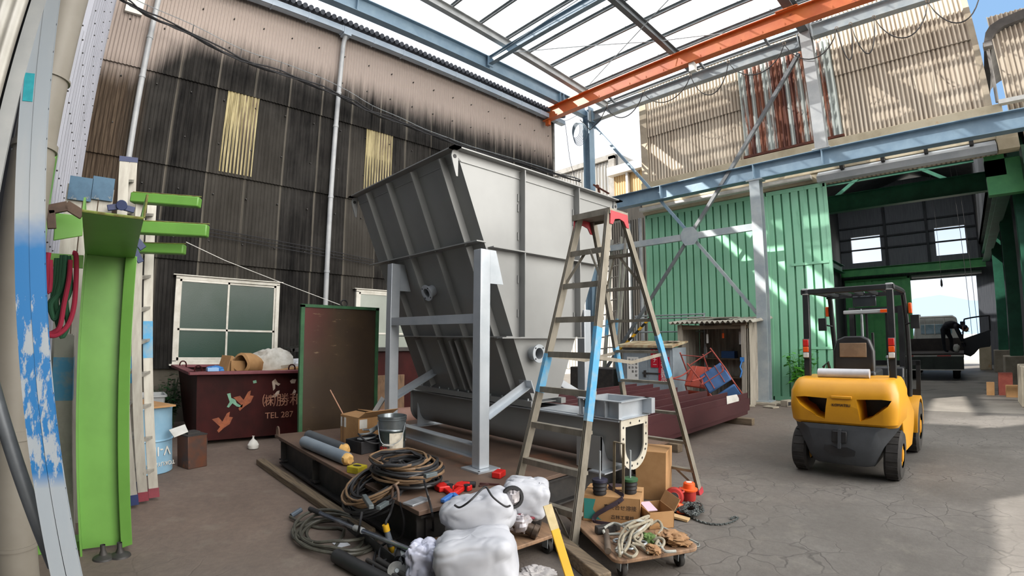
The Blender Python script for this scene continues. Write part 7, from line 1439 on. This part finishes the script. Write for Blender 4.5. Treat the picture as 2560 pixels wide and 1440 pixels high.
w = MB(); p, q = Zp(1318, 1302, DH + .04), Zp(1352, 1305, DH + .04); w.cyl(p, q, .034, 16); one('pipe_stub', w, m_dark, 'short dark pipe stub at the back right of the loaded dolly', 'pipe')
# yellow bar, timber
w = MB(); p, q = Vector((-2.52, 2.82, .62)), Vector((-2.085, 2.43, .0)); p, q = Zp(1368, 1262, .50), Zp(1432, 1468, .012); w.bar(p, q, .055, .022, (.6, -.5, .6)); yb = one('yellow_bar', w, mat('yellow_paint', '#dda91f', '#d39d18', 4, .5), 'yellow painted flat bar leaning on the white bag and the ground', 'bar', bevel=.003)
w = MB(); w.bar(p, p.lerp(q, .30), .0565, .0235, (.6, -.5, .6)); w.build('worn_end', mat('worn_cream', '#cbb98e', '#b9a67a', 9, .7), yb)
w = MB(); w.bar(Zp(1385, 1345, .05), Zp(1512, 1452, .05), .10, .10); one('timber', w, m_wood, 'squared grey timber on the ground between the two dollies', 'timber', bevel=.008)
# cartons and things on the second dolly
c1 = carton('cardboard_box', 'brown carton printed with Japanese text on the second dolly', (-2.30, 3.27, DH), .44, .32, .20, R(-33 + 60), (3, 4, None, None))
M1 = WM[c1.name]; f_ = M1.to_3x3(); m_prt = mat('dark_print', '#3a2f28', None, rough=.9)
w = MB(); w.prism([M1 @ Vector((x, -.1608, z)) for x, z in ((-.21, .02), (-.21, .18), (-.12, .18), (-.14, .1), (-.09, .03), (-.07, .02))], f_ @ Vector((0, -.0008, 0))); w.build('teal_print', mat('teal_print', '#2f7f78', None, rough=.8), c1)
letters('lettering', '裏突合せ溶接', m_prt, c1, M1 @ Vector((.07, -.161, .125)), f_ @ Vector((1, 0, 0)), (0, 0, 1), .042, .0005); letters('lettering', '古林工業株', m_prt, c1, M1 @ Vector((.09, -.161, .05)), f_ @ Vector((1, 0, 0)), (0, 0, 1), .036, .0005)
c2 = carton('cardboard_box', 'small open carton with a pale pink sheet on the second dolly', (-1.98, 3.36, DH), .26, .20, .13, R(-36), (None, 118, None, None))
w = MB(); b = MB(); b.box(-.1, .06, -.09, -.01, .128, .134); w.merge(b, WM[c2.name] @ Matrix.Rotation(.1, 4, 'Y')); one('pink_sheet', w, mat('pale_pink', '#cdb4c4', None, rough=.6), 'pale pink sheet lying on the small open carton', 'sheet')
boxy('tall_carton', 'tall brown carton standing behind the end of the trough', (-2.62, 4.42, 0), .30, .36, .48, R(20), m_card, 'box')
# hanging rubber stoppers standing on the carton
zt2 = DH + .21
for (x, y, m, l, h_) in ((-2.33, 3.12, mat('navy_rubber', '#1d1c2e', '#2a293d', 9, .5), 'black rubber plug with a bluish top standing on the printed carton', .34), (-2.17, 3.30, mat('green_rubber', '#2c5a35', '#24482b', 9, .5), 'black rubber plug with a green top standing on the printed carton', .34)):
    o = thing('rubber_plug', l, 'plug', (x, y, zt2)); w = MB(); w.lathe([(.048, 0), (.053, .01), (.050, .03), (.056, .04), (.052, .06), (.058, .07), (.054, .09), (.060, .10), (.060, .112)], (x, y, zt2), 24); w.build('body', m_black, o)
    w = MB(); w.lathe([(.061, .10), (.061, .118), (.05, .122), (0, .122)], (x, y, zt2), 24); w.build('top', m, o); w = MB(); w.cyl((x, y, zt2 + .12), (x, y, zt2 + h_), .008, 8); w.build('rod', m_galv, o)
w = MB(); p = Vector((-2.28, 3.24, zt2)); w.bar(p, p + Vector((0, 0, .40)), .006, .022, (1, 0, 0)); w.bar(p + Vector((.10, -.02, -.02)), p + Vector((.10, -.02, .40)), .006, .022, (1, 0, 0)); w.bar(p + Vector((-.003, 0, .40)), p + Vector((.103, -.02, .40)), .022, .006); one('steel_hoop', w, mat('brownish_strap', '#8a7d66', '#756a56', 8, .4, metal=.5), 'inverted U-shaped flat steel strap between the two rubber plugs', 'strap')
t_ = thing('webbing_strap', 'dark purple webbing strap draped down the front of the printed carton', 'strap', (-2.2, 3.1, zt2)); w = MB(); sp = catmull([M1 @ Vector(q) for q in ((.05, .12, .215), (-.05, .05, .23), (.02, -.05, .218), (.09, -.145, .216), (.06, -.172, .18), (-.03, -.178, .12), (-.11, -.175, .06), (-.13, -.18, .01), (-.08, -.2, .008), (.05, -.21, .008))], 5)
for i in range(len(sp) - 1): w.bar(sp[i], sp[i + 1] + (sp[i + 1] - sp[i]) * .1, .004, .034, (0, .4, .9) if i < 20 else (0, 0, 1))
w.build('strap', mat('purple_webbing', '#352a33', '#40343e', 18, .9), t_)
# rope heap and bits on the dolly
rp2 = thing('rope_heap', 'tangled heap of beige rope on the second dolly', 'rope', (-1.88, 3.02, DH)); m_rope = mat('beige_rope', '#9a9280', '#837b69', 40, .9, bump=.3); m_rope2 = mat('pale_rope', '#b0b0a8', '#98988f', 40, .8)
r_ = random.Random(5)
loops_ = [[(1510, 1320, .2), (1535, 1308, .22), (1562, 1318, .23), (1575, 1335, .2), (1545, 1335, .19), (1515, 1335, .18), (1508, 1325, .2)], [(1550, 1390, .18), (1548, 1350, .2), (1565, 1318, .26), (1600, 1298, .28), (1622, 1290, .27), (1605, 1305, .26), (1580, 1330, .24), (1572, 1360, .2), (1560, 1380, .18)], [(1625, 1312, .22), (1645, 1302, .24), (1655, 1320, .22), (1640, 1340, .2), (1610, 1345, .2), (1590, 1340, .22), (1615, 1315, .24)], [(1540, 1375, .175), (1560, 1350, .19), (1580, 1330, .22), (1572, 1352, .19), (1556, 1382, .175), (1542, 1378, .175)], [(1585, 1340, .2), (1600, 1362, .18), (1622, 1382, .175)], [(1560, 1365, .18), (1590, 1360, .19), (1605, 1338, .22), (1585, 1325, .24), (1560, 1340, .22), (1555, 1375, .18), (1580, 1392, .175), (1592, 1378, .175), (1570, 1358, .19)], [(1640, 1345, .19), (1650, 1360, .18), (1662, 1378, .175), (1690, 1378, .175)], [(1570, 1320, .27), (1600, 1310, .28), (1630, 1300, .27), (1612, 1322, .25), (1585, 1345, .22), (1610, 1365, .18), (1580, 1358, .2)], [(1632, 1350, .19), (1648, 1345, .21), (1660, 1352, .2), (1655, 1366, .18), (1640, 1362, .19), (1646, 1350, .21)], [(1555, 1312, .24), (1590, 1302, .28), (1618, 1308, .26), (1600, 1325, .25), (1572, 1345, .2)]]
for i, lp_ in enumerate(loops_): w = MB(); w.tube(catmull([Zp(a, b_, z + .012) for a, b_, z in lp_], 6), .0105, 7); w.build('strand', m_rope if i % 3 else m_rope2, rp2)
w = MB(); w.tube(catmull([Zp(1650, 1315, .2), Zp(1690, 1332, .14), Zp(1738, 1354, .03), Zp(1748, 1362, .015), Zp(1740, 1366, .012), Zp(1700, 1350, .10), Zp(1665, 1335, .18)], 6), .007, 6); one('wire_sling', w, mat('grey_sling', '#6a6e6a', None, rough=.5), 'grey wire sling loop reaching off the right edge of the dolly', 'sling')
w = MB(); p, q = Zp(1515, 1322, DH + .022), Zp(1520, 1378, DH + .022); w.cyl(p, q, .02, 14, .022); one('wooden_handle', w, mat('grimy_handle', '#4f443b', '#5f5347', 8, .7), 'grimy round handle lying at the left of the rope heap', 'handle')
w = MB(); p, q = Zp(1490, 1325, DH + .03), Zp(1535, 1318, DH + .03); w.bar(p, q, .055, .055); w.bar(q, q + (q - p) * .3, .045, .045); one('hammer_head', w, m_dark, 'dark steel hammer head at the left edge of the rope heap', 'hammer', bevel=.006)
w = MB(); w.blob(Zp(1620, 1345, DH + .04), .05, .05, .03, 0, .4, 6, 31, 20, 14, .7); one('green_cloth', w, mat('olive_cloth', '#56703a', '#475c30', 12, .9), 'olive green cloth scrap in the middle of the rope heap', 'cloth')
w = MB(); w.sack(Zp(1685, 1345, DH + .035), .13, .10, .04, .4, .1, .3, 1.1, 33, DH + .002, .8, .1, 40, 26); one('brown_paper', w, mat('kraft_paper', '#9c7856', '#83623f', 8, .85), 'crumpled brown paper at the right of the rope heap', 'paper')
w = MB(); w.sack(Zp(1632, 1374, DH + .03), .06, .05, .03, .4, .2, .3, 1.1, 35, DH + .002, .8, .1, 32, 20); one('brown_paper', w, bpy.data.materials['kraft_paper'], 'small crumpled brown paper at the front of the rope heap', 'paper')
sh_ = thing('shackles', 'small pile of bright steel shackles under the rope', 'shackles', Zp(1570, 1365, DH))
for k in range(5):
    c = Zp(1545 + 15 * k, 1352 + 9 * (k % 3), DH + .02); w = MB(); a0 = k * 1.3; w.tube([c + Vector((.03 * math.cos(q + a0), .03 * math.sin(q + a0), .01 * k * .3)) for q in np.linspace(0, 5, 12)], .008, 7); w.build('shackle', m_galv, sh_)
w = MB(); p, q = Zp(1668, 1285, .03), Zp(1722, 1300, .012); w.bar(p, q, .075, .02); one('wood_strip', w, mat('fresh_wood', '#b89a70', '#a88a60', 6, .7), 'fresh wooden strip on the ground right of the second dolly', 'strip', bevel=.002)
# chain hoists
m_ho = mat('hoist_red', '#a82b26', '#8c2420', 8, .45)
ch = thing('chain_hoist', 'red manual chain hoist lying on the ground, its round face towards the camera', 'hoist', Zp(1688, 1255, 0)); c = Zp(1685, 1242, .09); n_ = Vector((.45, -.85, .25)).normalized()
w = MB(); w.lathe([(0, .055), (.045, .06), (.05, .05), (.075, .048), (.088, .03), (.092, -.02), (.08, -.06), (.05, -.08), (0, -.08)], c, 28, n_); w.build('housing', m_ho, ch); w = MB(); w.lathe([(.0, .062), (.042, .062), (.046, .055)], c, 20, n_); w.build('cover', m_dark, ch)
def hook(c, s, parent, m):
    w = MB(); w.tube([Vector(c) + Vector((s * .045 * math.cos(q), s * .045 * math.sin(q), .0)) for q in np.linspace(-2.2, 2.3, 16)], s * .013, 8); w.tube([Vector(c) + Vector((s * .045 * math.cos(2.3), s * .045 * math.sin(2.3), 0)), Vector(c) + Vector((-s * .05, s * .09, .01))], s * .014, 8); w.build('hook', m, parent)
hook(Zp(1705, 1278, .02), 1.0, ch, m_orange_p); hook(Zp(1700, 1228, .12), .8, ch, m_ho); w = MB(); w.cyl(Zp(1692, 1264, .05), Zp(1706, 1268, .03), .03, 12); w.build('hook_block', m_orange_p, ch)
h2 = thing('lever_hoist', 'red hoist with an orange cap standing upright on the ground by the ladder foot', 'hoist', Zp(1722, 1250, 0)); c = Zp(1722, 1250, 0)
w = MB(); w.lathe([(.062, 0), (.068, .02), (.068, .10), (.075, .105)], c, 26); w.build('housing', m_ho, h2); w = MB(); w.lathe([(.082, .10), (.085, .115), (.06, .122), (.055, .17), (.045, .178), (0, .18)], c, 26); w.build('cap', m_orange_p, h2)
w = MB(); w.lathe([(0, .1805), (.03, .1805)], c, 16); w.build('label', m_white, h2)
def chain(name, pts_, parent, lk=.03, rad=.0042):
    w = MB(); pts_ = catmull(pts_, 6); d = 0; acc = [pts_[0]]
    for i in range(1, len(pts_)):
        seg = (pts_[i] - acc[-1]).length
        while seg >= lk * .72: acc.append(acc[-1].lerp(pts_[i], lk * .72 / seg)); seg = (pts_[i] - acc[-1]).length
    for i in range(len(acc) - 1):
        d_, s_, u_ = basis(acc[i + 1] - acc[i]); v = s_ if i % 2 else (s_ * .4 + u_ * .9).normalized(); c = (acc[i] + acc[i + 1]) / 2
        w.tube([c + d_ * lk * .5 * math.cos(q) + v * lk * .30 * math.sin(q) for q in np.linspace(0, 2 * PI, 10, endpoint=False)], rad, 5, True)
    o = w.build(name, m_chain, parent); o['kind'] = 'stuff'; return o
cp_ = thing('chain_pile', 'grey steel chain heaped beside the hoists and trailing out to the right', 'chain', Zp(1735, 1280, 0)); r_ = random.Random(8); pp_ = []
for k in range(60): a = k * 1.7; c = Zp(1728 + 36 * math.cos(a) * r_.uniform(.3, 1), 1272 + 20 * math.sin(a) * r_.uniform(.3, 1), .012 + .05 * r_.random()); pp_.append(c)
chain('heap', pp_, cp_); chain('tail', [Zp(1725, 1290, .01), Zp(1745, 1302, .008), Zp(1775, 1310, .008), Zp(1805, 1311, .008), Zp(1830, 1305, .008), Zp(1846, 1294, .008), Zp(1832, 1293, .008), Zp(1828, 1299, .008)], cp_)
pp_ = []
for k in range(24): a = k * 2.1; pp_.append(Zp(1678 + 22 * math.cos(a) * r_.uniform(.3, 1), 1272 + 12 * math.sin(a) * r_.uniform(.3, 1), .01 + .03 * r_.random()))
chain('heap', pp_, cp_)
